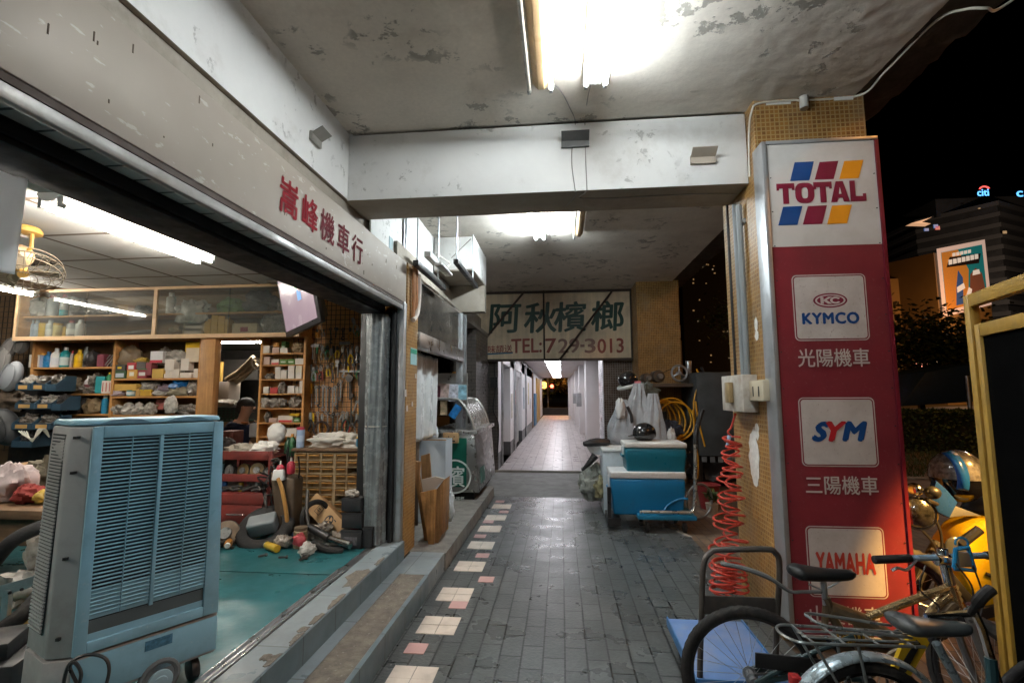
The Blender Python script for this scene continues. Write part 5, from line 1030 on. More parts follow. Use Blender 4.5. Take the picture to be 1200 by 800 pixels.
# ------------------------------------------------------------ back room: mechanic, crates, boxes
def skin_mesh(name, verts, edges, radii, m, parent=None, root=0, sub=2):
    off = WLOC.get(parent.name, Vector()) if parent else Vector()
    me = bpy.data.meshes.new(name); me.from_pydata([tuple(Vector(v) - off) for v in verts], edges, [])
    me.materials.append(m); o = bpy.data.objects.new(name, me); COL.objects.link(o)
    if parent: o.parent = parent
    WLOC[o.name] = off
    sk = o.modifiers.new('Skin', 'SKIN'); sk.use_smooth_shade = True
    if not me.skin_vertices: 
        bpy.context.view_layer.objects.active = o
    for i, sv in enumerate(me.skin_vertices[0].data):
        r = radii[i]; sv.radius = r if hasattr(r, '__len__') else (r, r); sv.use_root = (i == root)
    ss = o.modifiers.new('Sub', 'SUBSURF'); ss.levels = sub; ss.render_levels = sub
    return o
hd = P(288, 478, y=5.8); hx, hy, hz = hd
per = thing('person', 'mechanic with dark hair in a navy polo shirt bent over work in the back room', 'person', (hx - .12, 5.8, .28))
SKN = mat('skin', (.42, .24, .16), .5, var=.06)
V = [(hx - .13, hy, hz - .62), (hx - .12, hy, hz - .42), (hx - .07, hy, hz - .24), (hx - .03, hy, hz - .15), (hx, hy, hz - .03), (hx + .03, hy, hz + .03), (hx + .02, hy, hz + .08)]
Rr = [.14, .13, (.13, .15), .05, .075, .085, .06]; Ed = [(0, 1), (1, 2), (2, 3), (3, 4), (4, 5), (5, 6)]
def limb(start, pts, rs):
    k = start
    for p, r in zip(pts, rs): V.append(p); Rr.append(r); Ed.append((k, len(V) - 1)); k = len(V) - 1
    return k
for s in (-1, 1):
    e = limb(2, [(hx - .08, hy + s * .17, hz - .22), (hx - .11, hy + s * .20, hz - .42), (hx + .05, hy + s * .15, hz - .52), (hx + .12, hy + s * .13, hz - .53)], [.055, .042, .032, .034])
    bx0 = Vector(V[e])
    for q in range(5):
        dy = (q - 2) * .016 * s; L = (.05, .07, .075, .07, .055)[q]
        limb(e, [bx0 + Vector((.035 if q else .01, dy, -.005)), bx0 + Vector((.035 + L * .6 if q else .03, dy * 1.15 - (0.02 * s if q == 0 else 0), -.02)), bx0 + Vector((.03 + L * .8 if q else .05, dy * 1.15 - (.02 * s if q == 0 else 0), -.045))], [.010, .009, .008])
    limb(0, [(hx + .02, hy + s * .10, hz - .66), (hx + .26, hy + s * .12, hz - .66), (hx + .27, hy + s * .12, hz - .98), (hx + .36, hy + s * .12, hz - 1.03)], [.10, .075, .055, .045])
skin_mesh('body', V, Ed, Rr, SKN, per)
NAVY = mat('navy_cloth', (.012, .022, .06), .8, var=.2, vs=20)
sv = [V[0], V[1], V[2], (hx - .05, hy, hz - .17)]; se = [(0, 1), (1, 2), (2, 3)]; sr = [.155, .145, (.145, .165), .075]
for s in (-1, 1): sv += [(hx - .08, hy + s * .175, hz - .22), (hx - .105, hy + s * .198, hz - .36)]; se += [(2, len(sv) - 2), (len(sv) - 2, len(sv) - 1)]; sr += [.072, .062]
skin_mesh('polo_shirt', sv, se, sr, NAVY, per)
tv_ = [V[0]]; te_ = []; tr_ = [.15]
for s in (-1, 1): tv_ += [(hx + .02, hy + s * .10, hz - .66), (hx + .26, hy + s * .12, hz - .66), (hx + .27, hy + s * .12, hz - .98)]; n_ = len(tv_); te_ += [(0, n_ - 3), (n_ - 3, n_ - 2), (n_ - 2, n_ - 1)]; tr_ += [.112, .086, .066]
skin_mesh('trousers', tv_, te_, tr_, paint((.03, .03, .035), .8), per)
b = MB(); b.sphere((hx + .0, hy, hz + .045), (.105, .098, .088), 18, 10, zmin=-.25, jit=.03, seed=2); b.sphere((hx - .05, hy, hz + .0), (.06, .08, .085), 14, 8); b.build('hair', mat('black_hair', (.012, .01, .01), .6, bump=.6, bs=90), per)
b = MB(); b.sphere((hx + .115, hy, hz + .0), (.018, .014, .02), 8, 6); b.build('nose', SKN, per); b = MB()
for s in (-1, 1): b.sphere((hx + .02, hy + s * .085, hz + .005), (.02, .01, .03), 8, 6)
b.build('ear', SKN, per)
for s in (-1, 1): b = MB(); b.sphere((hx + .098, hy + s * .035, hz + .025), (.010, .010, .007), 8, 6); b.build('eye', BLACKP, per)
b = MB(); b.box((hx + .095, hy, hz - .045), (.012, .04, .006)); b.build('mouth', paint((.25, .09, .07)), per)
b = MB(); b.torus((hx - .055, hy, hz - .165), .07, .014, (.2, 0, 1), 18, 6); b.build('collar', mat('orange_trim', (.42, .13, .04), .7), per)
st_ = thing('stool', 'round stool under the seated mechanic', 'stool', (hx - .1, 5.8, .28)); b = MB(); zs = hz - .78; b.cyl((hx - .1, 5.8, zs - .05), (hx - .1, 5.8, zs), .17, n=20); b.build('seat', BLACKP, st_, bevel=.01)
for q in range(4): b = MB(); a = PI / 4 + q * PI / 2; b.cyl((hx - .1 + .15 * math.cos(a), 5.8 + .15 * math.sin(a), .281), (hx - .1 + .1 * math.cos(a), 5.8 + .1 * math.sin(a), zs - .05), .012); b.build('leg', DARKM, st_)
t = thing('workbench', 'cluttered bench in the back room in front of the mechanic', 'bench', (-3.4, 5.7, .28)); b = MB(); b.bx(-3.68, -3.05, 5.45, 6.05, .78, .82); b.build('top', WOODD, t)
for x in (-3.65, -3.08):
    for y in (5.48, 6.02): b = MB(); b.bx(x - .02, x + .02, y - .02, y + .02, .28, .78); b.build('leg', WOODD, t)
def rbox(px0, py0, px1, py1, Y, d, m, name, label, cat, bev=.004):
    x0, x1, z0, z1 = rc(px0, py0, px1, py1, Y); b = MB(); b.bx(x0, x1, Y, Y + d, z0, z1); return tag(b.build(name, m, bevel=bev), label, cat)
rbox(252, 447, 268, 470, 6.4, .25, paint((.52, .44, .38), .8), 'storage_box', 'pale open box on the green crate in the back room', 'box')
crumple((P(262, 474, y=6.2).x, 6.2, P(262, 473, y=6.2).z), (.22, .12, .06), 120, BAGW, 'plastic_bag', 'pale bags slumped on the green plastic crate', 'bag')
t = thing('plastic_crate', 'dark green slatted plastic crate behind the mechanic', 'crate', (P(267, 490, y=6.35).x, 6.5, P(267, 490, y=6.35).z)); x0, x1, z0, z1 = rc(252, 478, 284, 494, 6.35); b = MB()
for k in range(5): b.bx(x0, x1, 6.35, 6.37, z0 + (z1 - z0) * k / 5 + .002, z0 + (z1 - z0) * (k + .6) / 5)
for k in range(7): b.bx(x0 + (x1 - x0) * k / 6.5, x0 + (x1 - x0) * k / 6.5 + .02, 6.372, 6.38, z0, z1)
b.bx(x0, x1, 6.4, 6.62, z0, z0 + .02); b.build('crate_shell', paint((.03, .07, .05), .5), t)
rbox(250, 494, 282, 540, 6.36, .35, WOODD, 'low_cupboard', 'dark low cupboard under the green crate in the back room', 'cupboard')
rbox(292, 496, 302, 512, 5.62, .2, paint((.33, .34, .35), .5), 'grey_tin', 'grey square tin on the bench beside the mechanic', 'tin')
rbox(261, 421, 302, 445, 7.6, .05, paint((.12, .11, .10), .4), 'glass_panel', 'dark framed panel leaning high in the back room', 'panel')
rbox(256, 424, 259, 448, 6.6, .05, paint((.55, .33, .08), .6), 'yellow_plank', 'thin yellow plank upright at the back room doorway', 'plank')
b = MB(); pts0 = [P(264, 444, y=6.5), P(280, 434, y=6.4), P(296, 418, y=6.3)]
for k in range(7): b.tube(bez([p + Vector((0, .02 * k, -.015 * k + .03 * math.sin(k))) for p in pts0], 5), .022, 6)
tag(b.build('gasket_bundle', mat('tan_bundle', (.38, .30, .20), .6, var=.25, vs=18)), 'bundle of tan tubes slung below the back room lamp', 'bundle')
b = MB(); c = P(300, 427, y=6.0)
for k in range(3): b.torus(c + Vector((.01 * k, 0, .005 * k)), .07 + .006 * k, .005, (.2, 1, .4), 24, 5)
tag(b.build('cable_coil', paint((.45, .43, .38), .5)), 'pale cable coil hanging by the narrow parts shelf', 'coil')
rbox(256, 505, 272, 530, 5.3, .2, mat('dark_red_box', (.16, .05, .04), .6, var=.5, vs=20), 'parts_box', 'dull red box on the floor pile behind the air cooler', 'box'); bagpx(254, 276, 512, P(265, 530, y=5.1).z, BAGD, 'dark bundle on the red cabinet side of the doorway', 130, 5.1, .08)

# ------------------------------------------------------------ left edge of the workshop
fan = thing('ceiling_fan', 'small yellowed orbit fan with wire cage hung from the workshop ceiling', 'fan', tuple(P(27, 266, z=2.61))); YEL = mat('aged_yellow_plastic', (.52, .30, .07), .45, var=.12, dirt=((.25, .15, .06), .25, 8)); c = P(27, 266, z=2.60); b = MB()
b.lathe([(.085, .0), (.10, -.02), (.10, -.04), (.08, -.05)], c, n=24); b.build('canopy', YEL, fan); b = MB()
b.tube([c + Vector((.07, 0, -.04)), c + Vector((.075, 0, -.14)), c + Vector((.03, 0, -.19))], .012, 6); b.tube([c + Vector((-.07, 0, -.04)), c + Vector((-.075, 0, -.14)), c + Vector((-.03, 0, -.19))], .012, 6); b.build('yoke', YEL, fan)
mo = c + Vector((-.02, 0, -.19)); b = MB(); b.sphere(mo, (.085, .085, .075), 18, 10); b.build('motor', mat('fan_motor', (.60, .40, .22), .45, var=.1), fan)
ax = Vector((.35, -.30, -.88)).normalized(); cc = mo + ax * .13 + Vector((.06, 0, 0)); u, v = MB().frame(ax); WIRE = mat('dull_wire', (.22, .18, .13), .5, metal=.5); b = MB()
for r, h in ((.20, .0), (.19, .04), (.13, .06), (.07, .065), (.19, -.04), (.12, -.06)): b.torus(cc + ax * h, r, .0028, ax, 36, 5)
for k in range(28): a = 2 * PI * k / 28; d = u * math.cos(a) + v * math.sin(a); b.tube([cc + ax * .065 + d * .05, cc + ax * .055 + d * .14, cc + d * .20, cc - ax * .055 + d * .14, cc - ax * .062 + d * .05], .0018, 4)
b.build('cage', WIRE, fan); b = MB(); b.cyl(mo, cc + ax * .03, .03, n=12); b.build('hub', YEL, fan)
for k in range(3):
    a = k * 2 * PI / 3; d = u * math.cos(a) + v * math.sin(a); e = ax.cross(d); b = MB(); b.prism([(.02, -.03), (.10, -.065), (.17, -.05), (.165, .045), (.09, .03), (.02, .015)], cc, d, (e + ax * .35).normalized(), ax * .003); b.build('blade', paint((.40, .33, .24), .4), fan)
# wire rack at the far left and what hangs there
g = thing('wire_grid_panel', 'wire grid with hanging covers at the far left of the shelving', 'grid panel', (-6.6, 4.85, 1.5)); b = MB(); x0, x1 = -8.2, P(35, 400, y=4.85).x
for k in range(42): b.box((x1 - .06 * k, 4.85, 1.75), (.005, .005, 1.7))
for k in range(29): b.box(((x1 + x1 - 2.5) / 2, 4.844, .92 + .06 * k), (2.5, .005, .005))
b.build('grid_wire', MATS['grid_black'], g)
def oval(px, py, rx, rz_, Y, m, name, label, cat='cover', tilt=.2, th=.05, seed=0):
    c = P(px, py, y=Y); k = Y / FPX; R = Matrix.Rotation(tilt, 3, 'Y'); b = MB(); t = thing(name, label, cat, tuple(c)); b.sphere(c, (rx * k, th, rz_ * k), 24, 12, R); b.build('shell', m, t)
    b = MB(); pts = [c + R @ Vector((rx * k * .8 * math.cos(a), -th * .75, rz_ * k * .8 * math.sin(a))) for a in [2 * PI * q / 28 for q in range(28)]]; b.tube(pts, .006, 5, closed=True); b.build('raised_rim', m, t); return t
oval(12, 408, 9, 17, 4.74, mat('grey_cover_a', (.16, .15, .145), .4, var=.2), 'plastic_cover', 'dark grey rounded cover hanging high at the far left', tilt=.5); oval(26, 405, 7, 11, 4.72, mat('grey_cover_b', (.09, .085, .08), .45, var=.2), 'plastic_cover', 'small dark cover beside the rounded grey one', tilt=.3)
oval(14, 441, 12, 21, 4.66, mat('grey_cover_c', (.34, .36, .39), .4, var=.12, vs=5), 'plastic_cover', 'big pale grey oval cover hanging left of the blue bins', tilt=.35, th=.07); oval(4, 425, 8, 24, 4.72, mat('grey_cover_d', (.26, .25, .24), .45, var=.2), 'plastic_cover', 'mid grey long cover at the picture left edge', tilt=.2)
oval(6, 500, 16, 26, 4.55, mat('dark_cover_e', (.04, .042, .045), .5, var=.3), 'seat_cover', 'black seat shaped cover low at the far left', 'seat cover', -.5, .12); crumple((P(10, 475, y=4.7).x, 4.72, P(10, 472, y=4.7).z), (.25, .1, .12), 140, mat('brown_pile', (.09, .065, .045), .7, var=.5, vs=20), 'cloth_bundle', 'dark brown bundle under the pale oval cover', 'bundle', sharp=.5)
BIN = mat('blue_bin', (.035, .075, .115), .45, var=.12)
def binbox(px0, px1, pyt, pyb, Y, label, fill, seed, lab=True):
    x0, x1, z0, z1 = rc(px0, pyt, px1, pyb, Y); d = .20; t = thing('stacking_bin', label, 'parts bin', ((x0 + x1) / 2, Y + d / 2, z0)); b = MB(); h = z1 - z0; w = .006
    b.bx(x0, x1, Y + .03, Y + d, z0, z0 + w)
    for x in (x0, x1): b.prism([(0, 0), (d, 0), (d, h), (.10, h), (0, h * .45)], (x - w / 2, Y, z0), (0, 1, 0), (0, 0, 1), (w, 0, 0))
    b.bx(x0, x1, Y + d, Y + d + w, z0, z1); b.bx(x0, x1, Y - .002, Y + w, z0, z0 + h * .45); b.build('shell', BIN, t)
    if lab: b = MB(); b.bx(x0 + (x1 - x0) * .2, x0 + (x1 - x0) * .8, Y - .005, Y - .0025, z0 + h * .08, z0 + h * .36); b.build('paper_label', paint((.60, .36, .12), .6), t)
    crumple(((x0 + x1) / 2, Y + .09, z0 + h * .62), ((x1 - x0) * .42, .075, h * .45), seed, fill, 'bagged_parts', 'wrapped parts heaped in the ' + label, 'parts', sharp=.5)
for i, (a, c, t_, b_, lb) in enumerate(((19, 36, 441, 457, 'blue bin at the left of the topmost bin row'), (37, 53, 441, 457, 'blue bin in the middle of the topmost bin row'), (54, 66, 440, 458, 'blue bin at the right of the topmost bin row'), (18, 40, 464, 479, 'blue bin at the left of the middle bin row'), (41, 60, 464, 479, 'blue bin in the middle of the middle bin row'), (61, 71, 464, 481, 'blue bin at the right of the middle bin row'), (14, 37, 487, 503, 'blue bin at the left of the lowest bin row'), (38, 60, 487, 503, 'blue bin at the right of the lowest bin row'), (14, 38, 508, 524, 'dark blue bin below the lowest labelled bins'))):
    binbox(a, c, t_, b_, 4.50, lb, (BAGW, BAGC, BAGC, BAGC, BAGW, BAGD, BAGC, BAGC, BAGD)[i], 150 + i, i not in (2, 5, 8))
b = MB(); x0, x1, z0, z1 = rc(13, 440, 70, 548, 4.72); b.bx(x0, x1, 4.722, 4.74, z0, z1); tag(b.build('bin_rail_board', DARKM), 'dark board carrying the rows of blue bins', 'board')
b = MB()
for k in range(4): b.tube(bez([P(22 + 3 * k, 505, y=4.42), P(38, 514 + k, y=4.38), P(52 - 2 * k, 502, y=4.42), P(58, 512, y=4.45)], 6), .006, 5)
tag(b.build('white_cable', paint((.62, .60, .52), .5)), 'pale cable looped over the lowest blue bins', 'cable')
# bench with bags, hoses and a yellow crate behind the cooler
t = thing('bench', 'dark wooden work bench behind the left side of the air cooler', 'bench', (-4.6, 3.0, .28)); zb_ = P(30, 598, y=2.62).z; b = MB(); b.bx(-6.5, -2.6, 2.62, 3.4, zb_ - .05, zb_); b.build('top', WOODD, t, bevel=.004)
for x in (-6.4, -2.68): 
    for y in (2.68, 3.3): b = MB(); b.bx(x - .03, x + .03, y - .03, y + .03, .28, zb_ - .05); b.build('leg', WOODD, t)
b = MB(); b.bx(-6.4, -2.7, 2.7, 2.72, zb_ - .22, zb_ - .051); b.build('apron', WOODD, t)
crumple((P(14, 572, y=2.85).x, 2.85, zb_ + .10), (.13, .10, .12), 170, mat('pink_white_bag', (.50, .41, .41), .35, var=.4, vs=9), 'carrier_bag', 'pink and white plastic bag on the dark bench', 'bag', sharp=.4); crumple((P(35, 580, y=2.8).x, 2.8, zb_ + .05), (.085, .07, .06), 171, mat('red_rag', (.20, .025, .02), .8, var=.25, vs=14), 'red_rag', 'dark red knitted rag beside the pink bag', 'rag', sharp=.4)
crumple((P(56, 588, y=2.8).x, 2.8, zb_ + .04), (.06, .06, .05), 172, mat('ochre_bits', (.42, .28, .05), .5), 'ochre_sponge', 'ochre sponge at the end of the dark bench', 'sponge'); rbox(0, 545, 20, 562, 3.1, .2, CARD, 'carton', 'brown carton behind the pink bag on the bench', 'box'); crumple((P(52, 570, y=3.1).x, 3.15, zb_ + .11), (.18, .1, .13), 173, mat('olive_pile', (.16, .14, .10), .7, var=.6, vs=22), 'parts_heap', 'heap of olive wrapped parts at the back of the bench', 'parts', sharp=.5)
b = MB(); b.tube(bez([P(-30, 690, y=2.30), P(-5, 655, y=2.30), P(20, 630, y=2.32), P(60, 613, y=2.45), P(75, 612, y=2.6)], 10), .034, 12); tag(b.build('ribbed_hose', RUBBER), 'thick black ribbed hose curving behind the air cooler', 'hose')
b = MB(); b.tube(bez([P(-30, 770, y=2.1), P(0, 740, y=2.12), P(30, 716, y=2.15), P(60, 680, y=2.3)], 10), .036, 12); tag(b.build('ribbed_hose', RUBBER), 'second black hose lower left under the steel bracket', 'hose')
t = thing('steel_bracket', 'grey punched steel bracket at the lower left corner', 'bracket', tuple(P(25, 690, y=2.2))); b = MB(); b.prism([(0, 0), (1, 0), (1, 1), (0, 1)], P(-5, 700, y=2.18), P(53, 683, y=2.25) - P(-5, 700, y=2.18), Vector((0, 0, .05)), (0, .012, 0)); b.build('rail', GALV, t); b = MB(); c = P(5, 735, y=2.2); b.box(c, (.035, .02, .34)); b.build('upright', GALV, t)
b = MB(); c = P(11, 693, y=2.2)
for k in range(3): b = MB(); b.cyl(P(12 + 14 * k, 694 - 4 * k, y=2.17), P(12 + 14 * k, 694 - 4 * k, y=2.175) + Vector((0, -.004, 0)), .007, n=10); b.build('hole', BLK, t)
crumple(P(30, 690, y=2.45), (.15, .1, .09), 174, BAGW, 'plastic_bag', 'cloudy white bag behind the steel bracket', 'bag', sharp=.4); crumple(P(48, 645, y=2.5), (.07, .06, .11), 175, BAGW, 'plastic_bag', 'white bag hanging just left of the air cooler', 'bag', sharp=.4)
t = thing('yellow_crate', 'grimy yellow plastic crate on the floor left of the air cooler', 'crate', tuple(P(25, 760, y=2.25))); x0, x1, z0, z1 = rc(2, 722, 60, 800, 2.25); z0 = .281; b = MB(); CR = mat('grimy_yellow', (.42, .26, .03), .5, var=.3, vs=8, dirt=((.06, .05, .04), .5, 7))
b.bx(x0, x1, 2.25, 2.262, z0, z1); b.bx(x0, x0 + .012, 2.262, 2.56, z0, z1); b.bx(x1 - .012, x1, 2.262, 2.56, z0, z1); b.bx(x0, x1, 2.56, 2.572, z0, z1); b.bx(x0, x1, 2.262, 2.56, z0, z0 + .01); b.bx(x0 - .008, x1 + .008, 2.24, 2.249, z1 - .04, z1); b.build('crate_shell', CR, t, bevel=.003)
b = MB(); b.torus(P(4, 755, y=2.18), .05, .014, (.3, -1, .2), 18, 8, arc=(0, 4)); tag(b.build('orange_strap', paint((.66, .18, .03), .5)), 'orange looped strap at the left edge by the yellow crate', 'strap')
c = P(8, 800, y=1.98); b = MB(); b.box((c.x, 1.98, .36), (.22, .3, .16), rz(.3)); b.box((c.x - .02, 1.95, .475), (.14, .2, .07), rz(.5)); tag(b.build('tool_case', mat('scuffed_black_case', (.02, .02, .022), .5, var=.4, dirt=((.10, .07, .05), .3, 7)), bevel=.012), 'scuffed black tool case on the floor at the lower left corner', 'tool case')
# ------------------------------------------------------------ betel stall shop and what hangs above it
bs = thing('stall_shop', 'dim betel nut shop front with steel header and dark upper window', 'shop', (-1.6, 5.5, .15))
b = MB(); b.bx(-1.40, -1.31, 4.505, 6.60, 1.93, 2.08); b.build('steel_header', STEEL, bs, bevel=.003)
b = MB(); b.bx(-1.372, -1.36, 4.505, 6.60, 2.082, 2.59); b.build('dark_window', mat('smoked_glass', (.045, .04, .035), .12, var=.3, vs=3, spec=.8, dirt=((.14, .12, .1), .3, 3)), bs)
b = MB(); b.bx(-1.42, -1.33, 6.60, 6.72, .147, 2.6); b.build('steel_post', GALV, bs, bevel=.003); b = MB(); b.bx(-1.36, -1.31, 6.76, 6.80, .147, 2.6); b.build('thin_post', GALV, bs)
b = MB(); b.bx(-2.89, -1.50, 5.16, 5.18, .15, 2.6); b.bx(-2.90, -2.88, 5.18, 9.6, .15, 2.6); b.build('inner_wall', mat('stall_dark_wall', (.10, .08, .065), .8, var=.3), bs)
b = MB(); b.bx(-2.88, -1.40, 4.52, 9.6, 2.60, 2.66); b.build('inner_ceiling', BROWNW, bs); b = MB(); b.bx(-2.88, -1.9, 4.97, 9.6, .10, .146); b.build('inner_floor', CONC, bs)
b = MB(); b.bx(-1.80, -1.42, 8.2, 9.66, .15, 2.6); b.build('dark_tile_return', DTILE, bs)
tube_fixture('shop_lamp', 'small tube lamp inside the betel stall behind the curtain', (-2.4, 5.7, 2.58), .9, tubes=((0, True),), body=(.07, .04), tm=mat('weak_tube', (.9, .9, .9)))
strip_curtain('plastic_curtain', 'cloudy hanging plastic curtain behind the betel stall', ((-1.46, 4.56, 0), (-1.47, 5.75, 0)), 1.02, 1.92, CLEAR, .02, 9)
# white duct box, brown bulkhead, hanging tracks
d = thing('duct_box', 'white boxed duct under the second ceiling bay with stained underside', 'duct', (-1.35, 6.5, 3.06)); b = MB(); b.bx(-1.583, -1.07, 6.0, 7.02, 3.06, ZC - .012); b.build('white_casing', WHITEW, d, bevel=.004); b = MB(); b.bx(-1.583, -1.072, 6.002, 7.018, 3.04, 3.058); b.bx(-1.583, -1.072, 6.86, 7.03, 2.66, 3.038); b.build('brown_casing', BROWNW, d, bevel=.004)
b = MB(); b.prism([(0, 0), (1, 0), (1, .012), (0, .012)], (-1.36, 5.995, 3.20), (.25, 0, .24), (0, 0, 1), (0, .004, 0)); b.build('crack', mat('crack_dark', (.2, .18, .16), .8), d)
for i, (pa, pb, X, lb) in enumerate((((487, 308), (520, 336), -1.26, 'dark hanging steel track on two rods nearest the slim pier'), ((534, 306), (558, 333), -1.08, 'dark hanging steel track on two rods beside the white duct'))):
    a, e = P(*pa, x=X), P(*pb, x=X); e.z = a.z; t = thing('hanging_track', lb, 'track', tuple(a)); b = MB(); mid = (a + e) / 2; L = (e - a).length; b.box(mid, (.05, L, .05)); b.build('channel', DARKM, t, bevel=.003); b = MB(); b.box(mid + Vector((.008, 0, .028)), (.026, L * .98, .008)); b.build('bright_edge', STEEL, t)
    for q in (a + Vector((0, .05, 0)), e - Vector((0, .25, 0))): b = MB(); b.cyl(q, (q.x, q.y, ZC), .008, n=8); b.build('rod', GALV, t)
t = thing('bracket_lamp', 'old pale lamp bracket with looped cable under the white duct', 'lamp bracket', tuple(P(515, 305, x=-1.3))); b = MB(); b.box(P(506, 303, x=-1.35), (.07, .35, .06)); b.box(P(520, 316, x=-1.25), (.08, .5, .03)); b.build('bracket', WPAINT, t, bevel=.004); b = MB(); b.tube(bez([P(512, 298, x=-1.3), P(520, 303, x=-1.28), P(527, 309, x=-1.26), P(522, 314, x=-1.27), P(512, 310, x=-1.3)], 6), .010, 6); b.build('cable', paint((.45, .42, .38)), t)
t = thing('metal_conduit', 'grey conduit running up the white wall above the slim pier', 'conduit', (-1.57, 4.9, 2.6)); b = MB()
for y in (4.75, 4.83): b.cyl((-1.572, y, 2.66), (-1.572, y, ZC - .02), .011, n=8)
b.build('pipe', GALV, t); b = MB(); b.bx(-1.584, -1.580, 4.36, 4.46, 2.84, 2.97); tag(b.build('wall_notice', paint((.30, .42, .46))), 'small pale blue notice stuck on the white upper wall', 'notice')
t = thing('insulated_pipes', 'copper and white insulated pipes down the slim tiled pier', 'pipes', (-1.31, 4.3, 2.3)); COP = mat('copper_foam', (.48, .22, .09), .55, var=.25, vs=14); b = MB()
for k, px in enumerate((485, 488)): b.tube(bez([P(px, 312, x=-1.315), P(px, 330, x=-1.312), P(px, 352, x=-1.312), P(px - 1, 372, x=-1.315)], 5), .016, 8)
b.build('copper_pipe', COP, t); b = MB(); b.tube(bez([P(491, 322, x=-1.30), P(491, 345, x=-1.30), P(489, 366, x=-1.30), P(484, 375, x=-1.31)], 6), .022, 10); b.build('white_pipe', mat('pipe_lagging', (.62, .56, .50), .5, var=.15, bump=.5, bs=40), t)
b = MB(); x_ = -1.333; a, c = P(481, 407, x=x_), P(488, 428, x=x_); b.bx(x_, x_ + .003, a.y, c.y, c.z, a.z); o = tag(b.build('green_notice', paint((.30, .50, .52), .5)), 'small green and blue notice on the slim tiled pier', 'notice')
b = MB(); b.bx(x_ + .003, x_ + .0045, a.y + .004, c.y - .004, a.z - .05, a.z - .01); b.build('green_band', paint((.02, .26, .16), .5), o)
for px, py, s_, lb in ((483, 473, .02, 'small torn sticker in the middle of the slim tiled pier'), (475, 460, .03, 'large torn sticker at the left edge of the slim tiled pier'), (477, 478, .025, 'lowest torn sticker on the slim tiled pier'), (487, 440, .02, 'torn sticker just below the green notice on the pier')):
    c = P(px, py, x=x_); b = MB(); b.prism([(-s_, -s_), (s_, -s_ * 1.2), (s_ * .7, s_), (-s_, s_ * .8)], c, (0, 1, 0), (0, 0, 1), (.002, 0, 0)); tag(b.build('torn_sticker', paint((.55, .50, .48), .6)), lb, 'sticker')

# stainless betel counter
SX = mat('stall_stainless', (.30, .30, .29), .32, metal=.9, var=.15, vs=5, dirt=((.22, .19, .15), .25, 5)); ct = thing('betel_counter', 'stainless steel betel nut counter with green sign panel on the near end', 'counter', (-1.35, 7.2, .15))
fx0, fx1 = -1.75, -1.10; fy0, fy1 = 6.42, 8.0; z0_, z1_ = .24, .98
b = MB(); b.prism([(fx0, z0_), (fx1 + .03, z0_), (fx1 - .03, z1_), (fx0, z1_)], (0, fy0, 0), (1, 0, 0), (0, 0, 1), (0, fy1 - fy0, 0)); b.build('cabinet', SX, ct, bevel=.006)
b = MB(); b.bx(fx0 - .01, fx1 + .015, fy0 - .02, fy1 + .02, .98, 1.03); b.build('counter_edge', mat('bright_steel', (.62, .62, .61), .3, metal=.9, var=.1), ct, bevel=.005); b = MB(); b.bx(fx0 + .05, fx1 - .04, fy0 + .05, fy1 - .1, .147, .238); b.build('dark_base', BLK, ct)
GS = mat('sign_green', (.005, .095, .062), .4, var=.1, dirt=((.02, .06, .05), .15, 6)); gx0_, gx1_ = fx0 + .01, fx1 - .13; b = MB(); b.bx(gx0_, gx1_, fy0 - .008, fy0 - .001, .31, .93); b.build('green_panel', GS, ct)
gc = Vector((P(533, 558, y=fy0).x, fy0 - .009, P(533, 558, y=fy0).z)); WL = mat('sign_white', (.62, .66, .62), .5); b = MB(); b.torus(gc, .205, .011, (0, 1, 0), 44, 4, flat=.15); b.build('white_ring', WL, ct)
text('green_panel_character', '檳', gc + Vector((0, -.0005, .0)), (1, 0, 0), (0, 0, 1), .26, WL, ct, .002, bold=.014)
text('green_panel_small_text', '大品檳榔', gc + Vector((.02, -.0005, -.275)), (1, 0, .03), (0, 0, 1), .05, WL, ct, .002)
b = MB(); b.prism([(0, 0), (1, 0), (1, 1), (0, 1)], (fx1 + .023, 6.62, .32), Vector((0, .35, 0)), Vector((-.012, 0, .2)), (.004, 0, 0)); b.build('side_sticker', paint((.03, .12, .09), .5), ct)
fr = mat('canopy_frame', (.50, .50, .48), .35, metal=.8, var=.15); b = MB()
for y in (fy0 + .02, fy1 - .25): b.tube(bez([(fx1 - .04, y, 1.03), (fx1 - .10, y, 1.22), (fx1 - .20, y, 1.38), (fx1 - .30, y, 1.43), (-1.72, y, 1.44)], 6), .018, 8)
for z, x in ((1.43, fx1 - .30), (1.04, fx1 - .045)): b.cyl((x, fy0 + .02, z), (x, fy1 - .25, z), .014, n=8)
b.build('canopy_frame', fr, ct)
def gfn(a, c):
    q = [(fx1 - .04, 1.03), (fx1 - .10, 1.22), (fx1 - .20, 1.38), (fx1 - .30, 1.43)]; t = c * 3; i = min(int(t), 2); f = t - i
    return Vector((q[i][0] + (q[i + 1][0] - q[i][0]) * f + .006 * math.sin(a * 40), fy0 + .04 + (fy1 - .31 - fy0) * a, q[i][1] + (q[i + 1][1] - q[i][1]) * f))
b = MB(); b.sheet(gfn, 40, 12); b.build('plastic_cover', mat('scratched_film', (.52, .51, .48), .25, alpha=.55, var=.4, vs=12, spec=.9), ct, smooth=70)
x0, x1, z0, z1 = rc(518, 421, 548, 443, 6.45); b = MB(); 
rbox(519, 507, 537, 519, 6.36, .10, CARD, 'carton', 'small printed brown carton on the steel counter', 'box'); b = MB(); c = P(528, 513, y=6.357)
for k in range(5): b.box(c + Vector((-.05 + .024 * k, 0, .018 * math.sin(k * 2))), (.016, .002, .012))
b.box(c + Vector((0, 0, -.04)), (.12, .002, .016)); tag(b.build('carton_print', MATS['ink']), 'dark print on the small brown counter carton', 'print')
